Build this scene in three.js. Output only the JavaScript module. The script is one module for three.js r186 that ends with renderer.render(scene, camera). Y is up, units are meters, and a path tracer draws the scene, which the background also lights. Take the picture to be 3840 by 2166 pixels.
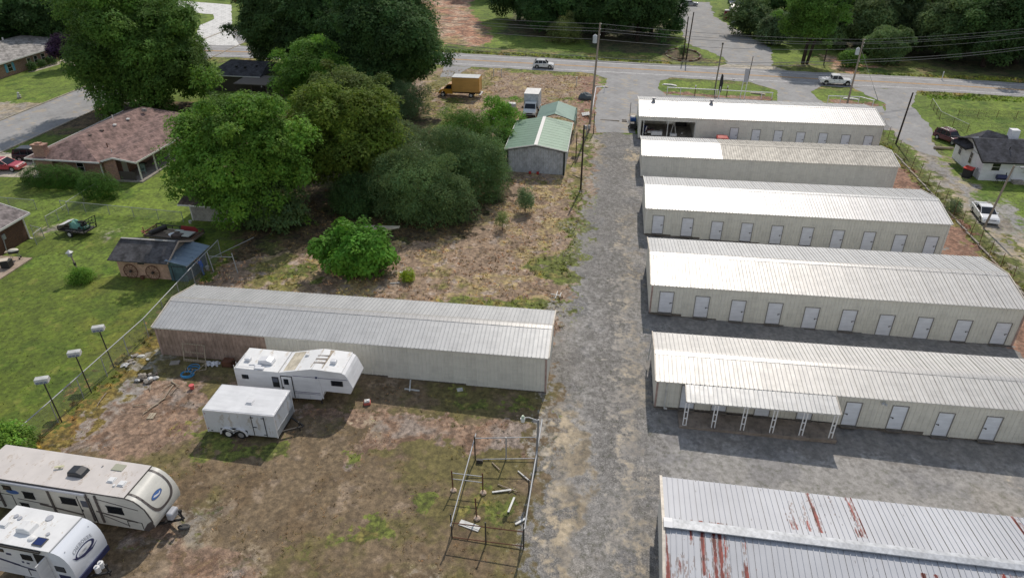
import * as THREE from 'three';
import { mergeGeometries, toCreasedNormals } from 'three/addons/utils/BufferGeometryUtils.js';
import { RoundedBoxGeometry } from 'three/addons/geometries/RoundedBoxGeometry.js';
import { FontLoader } from 'three/addons/loaders/FontLoader.js';
import { MarchingCubes } from 'three/addons/objects/MarchingCubes.js';

// ---------------------------------------------------------------- camera, sky, sun, exposure
const scene = new THREE.Scene();
const camera = new THREE.PerspectiveCamera(44.307, 1024 / 577, 0.5, 4000);
camera.position.set(0, 33.5, 0);
camera.rotation.order = 'YXZ';
camera.rotation.set(-30.438 * Math.PI / 180, 7.6245 * Math.PI / 180, 0);
const renderer = new THREE.WebGLRenderer({ antialias: true });
renderer.toneMapping = THREE.LinearToneMapping;
renderer.toneMappingExposure = 1.0;
renderer.shadowMap.enabled = true;
const SUN = new THREE.Vector3(0.13, 1.0, -0.98).normalize();
// hazy summer sky with scattered fair-weather clouds, the same all round
{ const W = 1024, Hh = 512, d = new Float32Array(W * Hh * 4), L = 64, R = new Float32Array(L * L * L); let q = 9; for (let i = 0; i < R.length; i++) { q = (q * 1664525 + 1013904223) >>> 0; R[i] = q / 4294967296; }
  const at = (x, y, z) => { const ix = Math.floor(x), iy = Math.floor(y), iz = Math.floor(z); const s = (t) => t * t * (3 - 2 * t), fx = s(x - ix), fy = s(y - iy), fz = s(z - iz), g = (a, b, c) => R[((a & 63) * L + (b & 63)) * L + (c & 63)]; let v = 0; for (let a = 0; a < 2; a++) for (let b = 0; b < 2; b++) for (let c = 0; c < 2; c++) v += g(ix + a, iy + b, iz + c) * (a ? fx : 1 - fx) * (b ? fy : 1 - fy) * (c ? fz : 1 - fz); return v; };
  for (let j = 0; j < Hh; j++) for (let i = 0; i < W; i++) {
    const el = ((j + .5) / Hh - .5) * Math.PI, az = ((i + .5) / W - .5) * 2 * Math.PI, y = Math.sin(el), x = Math.cos(el) * Math.cos(az), z = Math.cos(el) * Math.sin(az), up = Math.max(0, y), t = Math.pow(1 - up, 2.6);
    let r = .225 + .38 * t, g = .29 + .345 * t, b = .41 + .265 * t; const k = 5 / (up + .16); let n = 0, am = .5, f = 1; for (let o = 0; o < 5; o++) { n += am * at(x * k * f * .5 + 20, o * 7.1, z * k * f * .5 + 20); am *= .5; f *= 2.1; }
    let c = Math.min(1, Math.max(0, (n - .5) / .13)); c = c * c * (3 - 2 * c) * Math.min(1, up * 6); r += (.86 - r) * c * .8; g += (.86 - g) * c * .8; b += (.88 - b) * c * .8; const o = (j * W + i) * 4; d[o] = r; d[o + 1] = g; d[o + 2] = b; d[o + 3] = 1; }
  const t = new THREE.DataTexture(d, W, Hh, THREE.RGBAFormat, THREE.FloatType); t.mapping = THREE.EquirectangularReflectionMapping; t.magFilter = THREE.LinearFilter; t.needsUpdate = true; scene.background = t; scene.environment = t; }
const sun = new THREE.DirectionalLight(0xfff6ea, 3.15);
sun.name = 'sun'; sun.target.position.set(0, 0, -80); sun.position.copy(SUN).multiplyScalar(300).add(sun.target.position);
sun.castShadow = true; sun.shadow.radius = 1; sun.shadow.mapSize.set(4096, 4096);
Object.assign(sun.shadow.camera, { left: -150, right: 150, top: 150, bottom: -150, near: 10, far: 700 });
scene.add(sun, sun.target);

// ---------------------------------------------------------------- helpers
let seed = 12345;
const rnd = () => { seed = (seed * 1664525 + 1013904223) >>> 0; return seed / 4294967296; };
const rr = (a, b) => a + (b - a) * rnd();
const reseed = (s) => { seed = s >>> 0; };
const V = (x, y, z) => new THREE.Vector3(x, y, z);
const hT = (x) => -0.022 * Math.max(-40, Math.min(40, x));
const used = new Map();
const numbered = (n) => { const k = used.get(n) || 0; used.set(n, k + 1); return k ? n + '_' + String(k).padStart(3, '0') : n; };
function tag(o, label, category, group) { o.userData = { label, category }; if (group) o.userData.group = group; return o; }
function thing(name, label, category, pos = [0, 0, 0], turn = 0, group) {
  const o = new THREE.Group(); o.name = numbered(name); o.position.set(...pos); o.rotation.y = turn; scene.add(o); return tag(o, label, category, group);
}
function part(parent, name, geo, mat) {
  const m = new THREE.Mesh(Array.isArray(geo) ? mg(geo) : geo, mat); m.name = name; m.castShadow = m.receiveShadow = true; parent.add(m); return m;
}
function single(name, label, category, geo, mat, pos = [0, 0, 0], turn = 0, group) {
  const m = part(scene, numbered(name), geo, mat); m.position.set(...pos); m.rotation.y = turn; return tag(m, label, category, group);
}
function struct(name, geo, mat) { const m = part(scene, numbered(name), geo, mat); m.userData = { kind: 'structure' }; return m; }
const mg = (a) => { const b = a.map((g) => { const h = g.index ? g.toNonIndexed() : g; for (const k of Object.keys(h.attributes)) if (!['position', 'normal', 'uv'].includes(k)) h.deleteAttribute(k); if (!h.attributes.uv) h.setAttribute('uv', new THREE.BufferAttribute(new Float32Array(h.attributes.position.count * 2), 2)); return h; }); return b.length === 1 ? b[0] : mergeGeometries(b); };
// uv in metres by dominant axis
function uvm(g, s = 1) {
  if (g.index) g = g.toNonIndexed(); const p = g.attributes.position, n = p.count, uv = new Float32Array(n * 2);
  const a = V(), b = V(), c = V(), d = V();
  for (let i = 0; i < n; i += 3) {
    a.fromBufferAttribute(p, i); b.fromBufferAttribute(p, i + 1); c.fromBufferAttribute(p, i + 2); d.copy(b).sub(a).cross(c.clone().sub(a));
    const ax = Math.abs(d.x), ay = Math.abs(d.y), az = Math.abs(d.z);
    [a, b, c].forEach((q, k) => { const u = ax > ay && ax > az ? [q.z, q.y] : ay > az ? [q.x, q.z] : [q.x, q.y]; uv[(i + k) * 2] = u[0] * s; uv[(i + k) * 2 + 1] = u[1] * s; });
  }
  g.setAttribute('uv', new THREE.BufferAttribute(uv, 2)); return g;
}
const bx = (w, h, d, x = 0, y = 0, z = 0, ry = 0, rz = 0, rx = 0) => { const g = new THREE.BoxGeometry(w, h, d); if (rx) g.rotateX(rx); if (rz) g.rotateZ(rz); if (ry) g.rotateY(ry); g.translate(x, y, z); return uvm(g); };
const rb = (w, h, d, r, x = 0, y = 0, z = 0, ry = 0, seg = 2) => { const g = new RoundedBoxGeometry(w, h, d, seg, r); if (ry) g.rotateY(ry); g.translate(x, y, z); return uvm(g); };
// box standing on y (y is its bottom)
const bs = (w, h, d, x = 0, y = 0, z = 0, ry = 0) => bx(w, h, d, x, y + h / 2, z, ry);
function rod(a, b, r, r2 = r, n = 8) {
  const A = V(...a), B = V(...b), L = A.distanceTo(B); const g = new THREE.CylinderGeometry(r2, r, L, n); g.translate(0, L / 2, 0);
  g.applyQuaternion(new THREE.Quaternion().setFromUnitVectors(V(0, 1, 0), B.clone().sub(A).normalize())); g.translate(...a); return g;
}
// square bar between two points
function bar(a, b, w, h = w) {
  const A = V(...a), B = V(...b), L = A.distanceTo(B); const g = new THREE.BoxGeometry(w, h, L); g.translate(0, 0, L / 2);
  const m = new THREE.Matrix4().lookAt(B, A, Math.abs(B.clone().sub(A).normalize().y) > 0.99 ? V(0, 0, 1) : V(0, 1, 0)); g.applyMatrix4(m); g.translate(...a); return uvm(g);
}
const cyl = (r, h, x = 0, y = 0, z = 0, n = 16, r2 = r) => { const g = new THREE.CylinderGeometry(r2, r, h, n); g.translate(x, y + h / 2, z); return g; };
// extrude an outline [x,y] along z, from z0 to z1
function prism(pts, z0, z1, bev = 0) {
  const s = new THREE.Shape(pts.map((p) => new THREE.Vector2(p[0], p[1])));
  const g = new THREE.ExtrudeGeometry(s, { depth: z1 - z0 - 2 * bev, bevelEnabled: bev > 0, bevelSize: bev, bevelThickness: bev, bevelOffset: -bev, bevelSegments: 2, curveSegments: 6 });
  g.translate(0, 0, z0 + bev); return uvm(g);
}
const quad = (a, b, c, d) => { const g = new THREE.BufferGeometry(); g.setAttribute('position', new THREE.Float32BufferAttribute([...a, ...b, ...c, ...a, ...c, ...d], 3)); g.computeVertexNormals(); return uvm(g); };
const tri = (a, b, c) => { const g = new THREE.BufferGeometry(); g.setAttribute('position', new THREE.Float32BufferAttribute([...a, ...b, ...c], 3)); g.computeVertexNormals(); return uvm(g); };
// thick slab from four corner points (top face), thickness t downwards
function slab(a, b, c, d, t) {
  const dn = (p) => [p[0], p[1] - t, p[2]];
  return mg([quad(a, b, c, d), quad(dn(d), dn(c), dn(b), dn(a)), quad(a, dn(a), dn(b), b), quad(b, dn(b), dn(c), c), quad(c, dn(c), dn(d), d), quad(d, dn(d), dn(a), a)]);
}
const sm = (g, ang = 0.6) => toCreasedNormals(g.index ? g : g, ang);

// ---------------------------------------------------------------- noise and small tiling textures
const NS = 512;
function noiseTile(size, base, oct, s) {
  reseed(s); const out = new Float32Array(size * size); let amp = 1, tot = 0, cells = base;
  for (let o = 0; o < oct; o++) {
    const L = new Float32Array(cells * cells); for (let i = 0; i < L.length; i++) L[i] = rnd();
    for (let y = 0; y < size; y++) { const fy = y / size * cells, iy = fy | 0; let ty = fy - iy; ty = ty * ty * (3 - 2 * ty); const r0 = (iy % cells) * cells, r1 = ((iy + 1) % cells) * cells;
      for (let x = 0; x < size; x++) { const fx = x / size * cells, ix = fx | 0; let tx = fx - ix; tx = tx * tx * (3 - 2 * tx); const c0 = ix % cells, c1 = (ix + 1) % cells;
        const a = L[r0 + c0] + (L[r0 + c1] - L[r0 + c0]) * tx, b = L[r1 + c0] + (L[r1 + c1] - L[r1 + c0]) * tx; out[y * size + x] += amp * (a + (b - a) * ty); } }
    tot += amp; amp *= 0.55; cells *= 2;
  }
  let m = 0; for (let i = 0; i < out.length; i++) { out[i] /= tot; m += out[i]; } m /= out.length;
  let sd = 0; for (let i = 0; i < out.length; i++) sd += (out[i] - m) ** 2; sd = Math.sqrt(sd / out.length);
  for (let i = 0; i < out.length; i++) out[i] = (out[i] - m) / sd; return out;
}
const NZ = noiseTile(NS, 8, 6, 77), NF = noiseTile(NS, 40, 4, 78);
// smooth fractal noise, mean 0, deviation 1; p = metres per tile
function fn(x, y, p) {
  let u = x / p * NS, v = y / p * NS; const iu = Math.floor(u), iv = Math.floor(v); u -= iu; v -= iv;
  const m = NS - 1, x0 = iu & m, x1 = (iu + 1) & m, y0 = (iv & m) * NS, y1 = ((iv + 1) & m) * NS;
  const a = NZ[y0 + x0] + (NZ[y0 + x1] - NZ[y0 + x0]) * u, b = NZ[y1 + x0] + (NZ[y1 + x1] - NZ[y1 + x0]) * u; return a + (b - a) * v;
}
// the same without its coarse octaves, so that its repeat does not show
function ff(x, y, p) {
  let u = x / p * NS, v = y / p * NS; const iu = Math.floor(u), iv = Math.floor(v); u -= iu; v -= iv;
  const m = NS - 1, x0 = iu & m, x1 = (iu + 1) & m, y0 = (iv & m) * NS, y1 = ((iv + 1) & m) * NS;
  const a = NF[y0 + x0] + (NF[y0 + x1] - NF[y0 + x0]) * u, b = NF[y1 + x0] + (NF[y1 + x1] - NF[y1 + x0]) * u; return a + (b - a) * v;
}
const hash = (x, y) => { let h = Math.imul(x | 0, 374761393) + Math.imul(y | 0, 668265263); h = Math.imul(h ^ (h >>> 13), 1274126177); return ((h ^ (h >>> 16)) >>> 0) / 4294967296; };
const cl = (v, a = 0, b = 1) => v < a ? a : v > b ? b : v;
const ss = (a, b, v) => { v = cl((v - a) / (b - a)); return v * v * (3 - 2 * v); };
function tex(w, h, f, srgb = true, rep) {
  const d = new Uint8Array(w * h * 4), o = [0, 0, 0, 255];
  for (let y = 0; y < h; y++) for (let x = 0; x < w; x++) { o[3] = 255; f(x, y, o); const i = (y * w + x) * 4; for (let k = 0; k < 4; k++) d[i + k] = cl(o[k], 0, 255); }
  const t = new THREE.DataTexture(d, w, h); t.magFilter = THREE.LinearFilter; t.minFilter = THREE.LinearMipmapLinearFilter; t.wrapS = t.wrapT = THREE.RepeatWrapping;
  if (srgb) t.colorSpace = THREE.SRGBColorSpace; if (rep) t.repeat.set(rep, rep); t.needsUpdate = true; return t;
}
const rough256 = tex(256, 256, (x, y, o) => { const v = 205 + 26 * fn(x, y, 256) + 14 * fn(x, y, 64); o[0] = o[1] = o[2] = v; }, false, 0.37);
const metalMap = tex(512, 512, (x, y, o) => { const v = 244 + 3 * fn(x, y, 512) + 3 * fn(x * .2, y * 2, 200) + 4 * (hash(x, y) - .5); o[0] = v; o[1] = v - 1; o[2] = v - 2; }, true, 0.19);
const smooth256 = tex(256, 256, (x, y, o) => { const v = 236 + 7 * fn(x, y, 256); o[0] = o[1] = o[2] = v; }, false, 0.21);
const dustMap = tex(512, 512, (x, y, o) => { const v = 232 + 9 * fn(x, y, 512) + 7 * fn(x, y, 128) + 5 * (hash(x, y) - .5); const st = Math.max(0, fn(x, y * .12, 160) - .9) * 14; o[0] = v - st * .8; o[1] = v - st; o[2] = v - 2 - st * 1.25; }, true, 0.23);
const grimeMap = tex(512, 512, (x, y, o) => { const a = fn(x, y, 512), b = fn(x + 91, y * .3 + 7, 140); let v = 226 + 12 * a - 18 * Math.max(0, b - .6) - (hash(x, y) > .995 ? 60 : 0); o[0] = v; o[1] = v - 3; o[2] = v - 8; }, true, 0.31);
const shingleMap = tex(512, 512, (x, y, o) => { const row = y >> 4, c = (x + (row & 1) * 13 + row * 7) >> 5; const k = hash(c, row), e = (y & 15) < 2 ? -26 : 0; const v = 205 + 38 * (k - .5) + 20 * fn(x, y, 512) + 18 * (hash(x, y) - .5) + e; o[0] = o[1] = o[2] = v; }, true, 0.27);
const brickMap = tex(512, 512, (x, y, o) => { const row = y >> 4, xx = x + (row & 1) * 21, c = Math.floor(xx / 42); const j = (y & 15) < 3 || (xx % 42) < 3; const k = hash(c, row); if (j) { o[0] = 178; o[1] = 168; o[2] = 158; } else { o[0] = 168 + 50 * (k - .5); o[1] = 122 + 40 * (k - .5); o[2] = 100 + 30 * (k - .5); } }, true, 0.42);
const woodMap = tex(256, 256, (x, y, o) => { const v = 190 + 26 * fn(x * 5, y * .4, 256) + 12 * (hash(x, y >> 3) - .5); o[0] = v; o[1] = v - 8; o[2] = v - 18; }, true, 1);
const mats = new Map();
function M(key, color, rough = 0.7, opt = {}) {
  if (mats.has(key)) return mats.get(key); const phys = opt.transmission !== undefined || opt.clearcoat !== undefined;
  const m = new (phys ? THREE.MeshPhysicalMaterial : THREE.MeshStandardMaterial)({ color: Array.isArray(color) ? new THREE.Color().setRGB(...color) : color, roughness: rough, side: THREE.DoubleSide, ...opt });
  m.name = key; mats.set(key, m); return m;
}
const paint = (key, c, o = {}) => M(key, c, 0.35, { clearcoat: 0.6, clearcoatRoughness: 0.15, ...o });
const mGlass = M('dark_glass', [0.012, 0.015, 0.02], 0.06, { metalness: 0 });
const mTyre = M('tyre', [0.02, 0.02, 0.021], 0.9), mRim = M('rim', [0.5, 0.5, 0.52], 0.4, { metalness: 0.6 }), mRimWhite = M('rim_white', [0.7, 0.7, 0.68], 0.5);
const mBlack = M('black', [0.018, 0.018, 0.02], 0.6), mDark = M('dark_steel', [0.06, 0.055, 0.05], 0.6, { metalness: .3 });
const mGalv = M('galvanised', [0.4, 0.41, 0.42], 0.6, { metalness: 0.35 });
const mWhite = M('white_painted', [0.74, 0.74, 0.72], 0.5, { map: dustMap }), mWhiteClean = M('white_smooth', [0.8, 0.8, 0.8], 0.35);
const mWood = M('weathered_wood', [0.62, 0.55, 0.46], 0.85, { map: woodMap }), mLumber = M('pale_lumber', [0.72, 0.66, 0.54], 0.8, { map: woodMap });
const mPole = M('pole_wood', [0.6, 0.54, 0.49], 0.9, { map: woodMap }), mPoleDark = M('creosote_wood', [0.085, 0.062, 0.05], 0.9, { map: woodMap });
const mRust = M('rusty_steel', [0.19, 0.085, 0.05], 0.85, { map: grimeMap }), mConc = M('concrete', [0.44, 0.41, 0.37], 0.9, { map: grimeMap, bumpMap: rough256, bumpScale: 0.004 });
// ---------------------------------------------------------------- ground: what each patch of soil is covered with
const GX0 = -200, GZ0 = -340, GS = 0.3, GW = Math.ceil(400 / GS), GH = Math.ceil(330 / GS);
function mask(polys, blur = 2) {
  const m = new Float32Array(GW * GH);
  for (const P of polys) {
    let z0 = 1e9, z1 = -1e9; for (const p of P) { z0 = Math.min(z0, p[1]); z1 = Math.max(z1, p[1]); }
    for (let j = Math.max(0, Math.floor((z0 - GZ0) / GS)); j <= Math.min(GH - 1, Math.ceil((z1 - GZ0) / GS)); j++) {
      const z = GZ0 + (j + .5) * GS, xs = [];
      for (let i = 0; i < P.length; i++) { const a = P[i], b = P[(i + 1) % P.length]; if ((a[1] > z) !== (b[1] > z)) xs.push(a[0] + (z - a[1]) / (b[1] - a[1]) * (b[0] - a[0])); }
      xs.sort((a, b) => a - b);
      for (let k = 0; k + 1 < xs.length; k += 2) for (let i = Math.max(0, Math.round((xs[k] - GX0) / GS)); i < Math.min(GW, Math.round((xs[k + 1] - GX0) / GS)); i++) m[j * GW + i] = 1;
    }
  }
  for (let b = 0; b < blur; b++) {
    const t = m.slice();
    for (let j = 1; j < GH - 1; j++) for (let i = 1; i < GW - 1; i++) { const k = j * GW + i; m[k] = (t[k] * 2 + t[k - 1] + t[k + 1] + t[k - GW] + t[k + GW]) / 6; }
  }
  return m;
}
const el = (cx, cz, rx, rz, n = 14) => Array.from({ length: n }, (_, i) => [cx + rx * Math.cos(i / n * 6.283), cz + rz * Math.sin(i / n * 6.283)]);
const rect = (x0, x1, z0, z1) => [[x0, z0], [x1, z0], [x1, z1], [x0, z1]];
// colour of each cover, 0-255, from the coarse, middle and fine noise and a grain value
const mixc = (o, r, g, b, t) => { o[0] += (r - o[0]) * t; o[1] += (g - o[1]) * t; o[2] += (b - o[2]) * t; };
const mul = (o, k) => { o[0] *= k; o[1] *= k; o[2] *= k; };
const COVER = {
  lawn(o, a, b, c, d, h) { o[0] = 92; o[1] = 108; o[2] = 35; mixc(o, 106, 110, 42, .8 * ss(-.2, 1.6, a)); mixc(o, 76, 96, 28, .7 * ss(.3, 1.6, b)); mixc(o, 122, 116, 62, .4 * ss(1.3, 2.4, c - a * .3)); mul(o, 1 + .04 * c + .07 * d + .14 * (h - .5)); },
  greenlawn(o, a, b, c, d, h) { o[0] = 98; o[1] = 117; o[2] = 41; mixc(o, 111, 129, 47, ss(-.4, 1.4, a)); mixc(o, 80, 104, 30, ss(.4, 1.8, b)); mul(o, 1 + .05 * c + .08 * d + .16 * (h - .5)); },
  verge(o, a, b, c, d, h) { o[0] = 104; o[1] = 112; o[2] = 50; mixc(o, 134, 120, 76, ss(.2, 1.6, b)); mixc(o, 78, 98, 34, ss(.3, 1.5, a)); mul(o, 1 + .1 * c + .12 * d + .22 * (h - .5)); },
  field(o, a, b, c, d, h) { o[0] = 145; o[1] = 124; o[2] = 104; mixc(o, 160, 142, 100, .9 * ss(.0, 1.3, b)); mixc(o, 126, 107, 88, .8 * ss(.2, 1.6, c)); mixc(o, 158, 142, 128, ss(.9, 1.9, -c)); mixc(o, 112, 110, 56, .8 * ss(.7, 1.7, a + .4 * c)); mul(o, 1 + .1 * d + .2 * (h - .5)); },
  weeds(o, a, b, c, d, h) { o[0] = 96; o[1] = 103; o[2] = 48; mixc(o, 120, 112, 62, ss(.2, 1.4, c)); mul(o, 1 + .14 * d + .25 * (h - .5)); },
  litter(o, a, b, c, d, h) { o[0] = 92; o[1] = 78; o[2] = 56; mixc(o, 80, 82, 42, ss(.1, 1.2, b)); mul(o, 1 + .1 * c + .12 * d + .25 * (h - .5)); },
  yard(o, a, b, c, d, h) {
    o[0] = 118; o[1] = 102; o[2] = 80; mixc(o, 105, 88, 66, .8 * ss(0, 1.5, b)); mixc(o, 103, 97, 56, .8 * ss(-.3, 1.2, a + .4 * c)); mixc(o, 142, 125, 106, .8 * ss(1, 2.1, -a * .6 - c * .7)); mul(o, 1 + .08 * d + .2 * (h - .5)); },
  rough(o, a, b, c, d, h) { o[0] = 138; o[1] = 115; o[2] = 97; mixc(o, 142, 131, 122, .8 * ss(.0, 1.4, b)); mixc(o, 116, 92, 74, .8 * ss(.3, 1.5, c)); mul(o, 1 + .1 * d + .26 * (h - .5)); },
  gravel(o, a, b, c, d, h) { o[0] = 133; o[1] = 130; o[2] = 126; mixc(o, 148, 142, 134, .7 * ss(.2, 1.5, a)); mixc(o, 112, 111, 112, .6 * ss(.2, 1.6, -b)); const s = h < .22 ? -.22 * (1 - h / .3) : h > .86 ? .2 : (h - .5) * .16; mul(o, 1 + s + .06 * d); },
  darkgravel(o, a, b, c, d, h) { o[0] = 120; o[1] = 117; o[2] = 113; const s = h < .3 ? -.26 * (1 - h / .36) : h > .8 ? .22 : (h - .5) * .16; mul(o, 1 + s + .06 * d); },
  palegravel(o, a, b, c, d, h) { o[0] = 149; o[1] = 146; o[2] = 142; mixc(o, 132, 130, 129, .7 * ss(.1, 1.4, b)); mixc(o, 158, 148, 134, .25 * ss(.7, 1.7, a)); mul(o, 1 + .05 * d + .12 * (h - .5)); },
  aisle(o, a, b, c, d, h) { o[0] = 135; o[1] = 131; o[2] = 126; mixc(o, 118, 116, 114, .6 * ss(.1, 1.4, b)); mixc(o, 144, 138, 130, .4 * ss(.5, 1.7, a)); mul(o, 1 + .05 * d + .1 * (h - .5)); },
  sand(o, a, b, c, d, h) { o[0] = 157; o[1] = 144; o[2] = 123; mixc(o, 146, 139, 129, ss(-.3, 1.0, b)); mul(o, 1 + .05 * d + .08 * c + .12 * (h - .5)); },
  reddirt(o, a, b, c, d, h) { o[0] = 140; o[1] = 108; o[2] = 90; mixc(o, 120, 90, 74, ss(.1, 1.4, b)); mixc(o, 158, 134, 116, .7 * ss(.6, 1.5, c)); mul(o, 1 + .1 * d + .2 * (h - .5)); },
  redclay(o, a, b, c, d, h) { o[0] = 160; o[1] = 119; o[2] = 95; mixc(o, 168, 144, 122, ss(-.4, 1.0, b)); mixc(o, 128, 120, 74, .6 * ss(.8, 1.6, a)); mul(o, 1 + .1 * c + .1 * d + .2 * (h - .5)); },
  dryweeds(o, a, b, c, d, h) { o[0] = 120; o[1] = 104; o[2] = 52; mixc(o, 138, 106, 62, ss(.1, 1.3, b)); mixc(o, 82, 80, 36, ss(.4, 1.4, c)); mul(o, 1 + .14 * d + .3 * (h - .5)); },
  forest(o, a, b, c, d, h) { o[0] = 82; o[1] = 78; o[2] = 50; mixc(o, 62, 74, 36, ss(-.2, 1.2, b)); mul(o, 1 + .1 * c + .1 * d + .2 * (h - .5)); },
};
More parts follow.
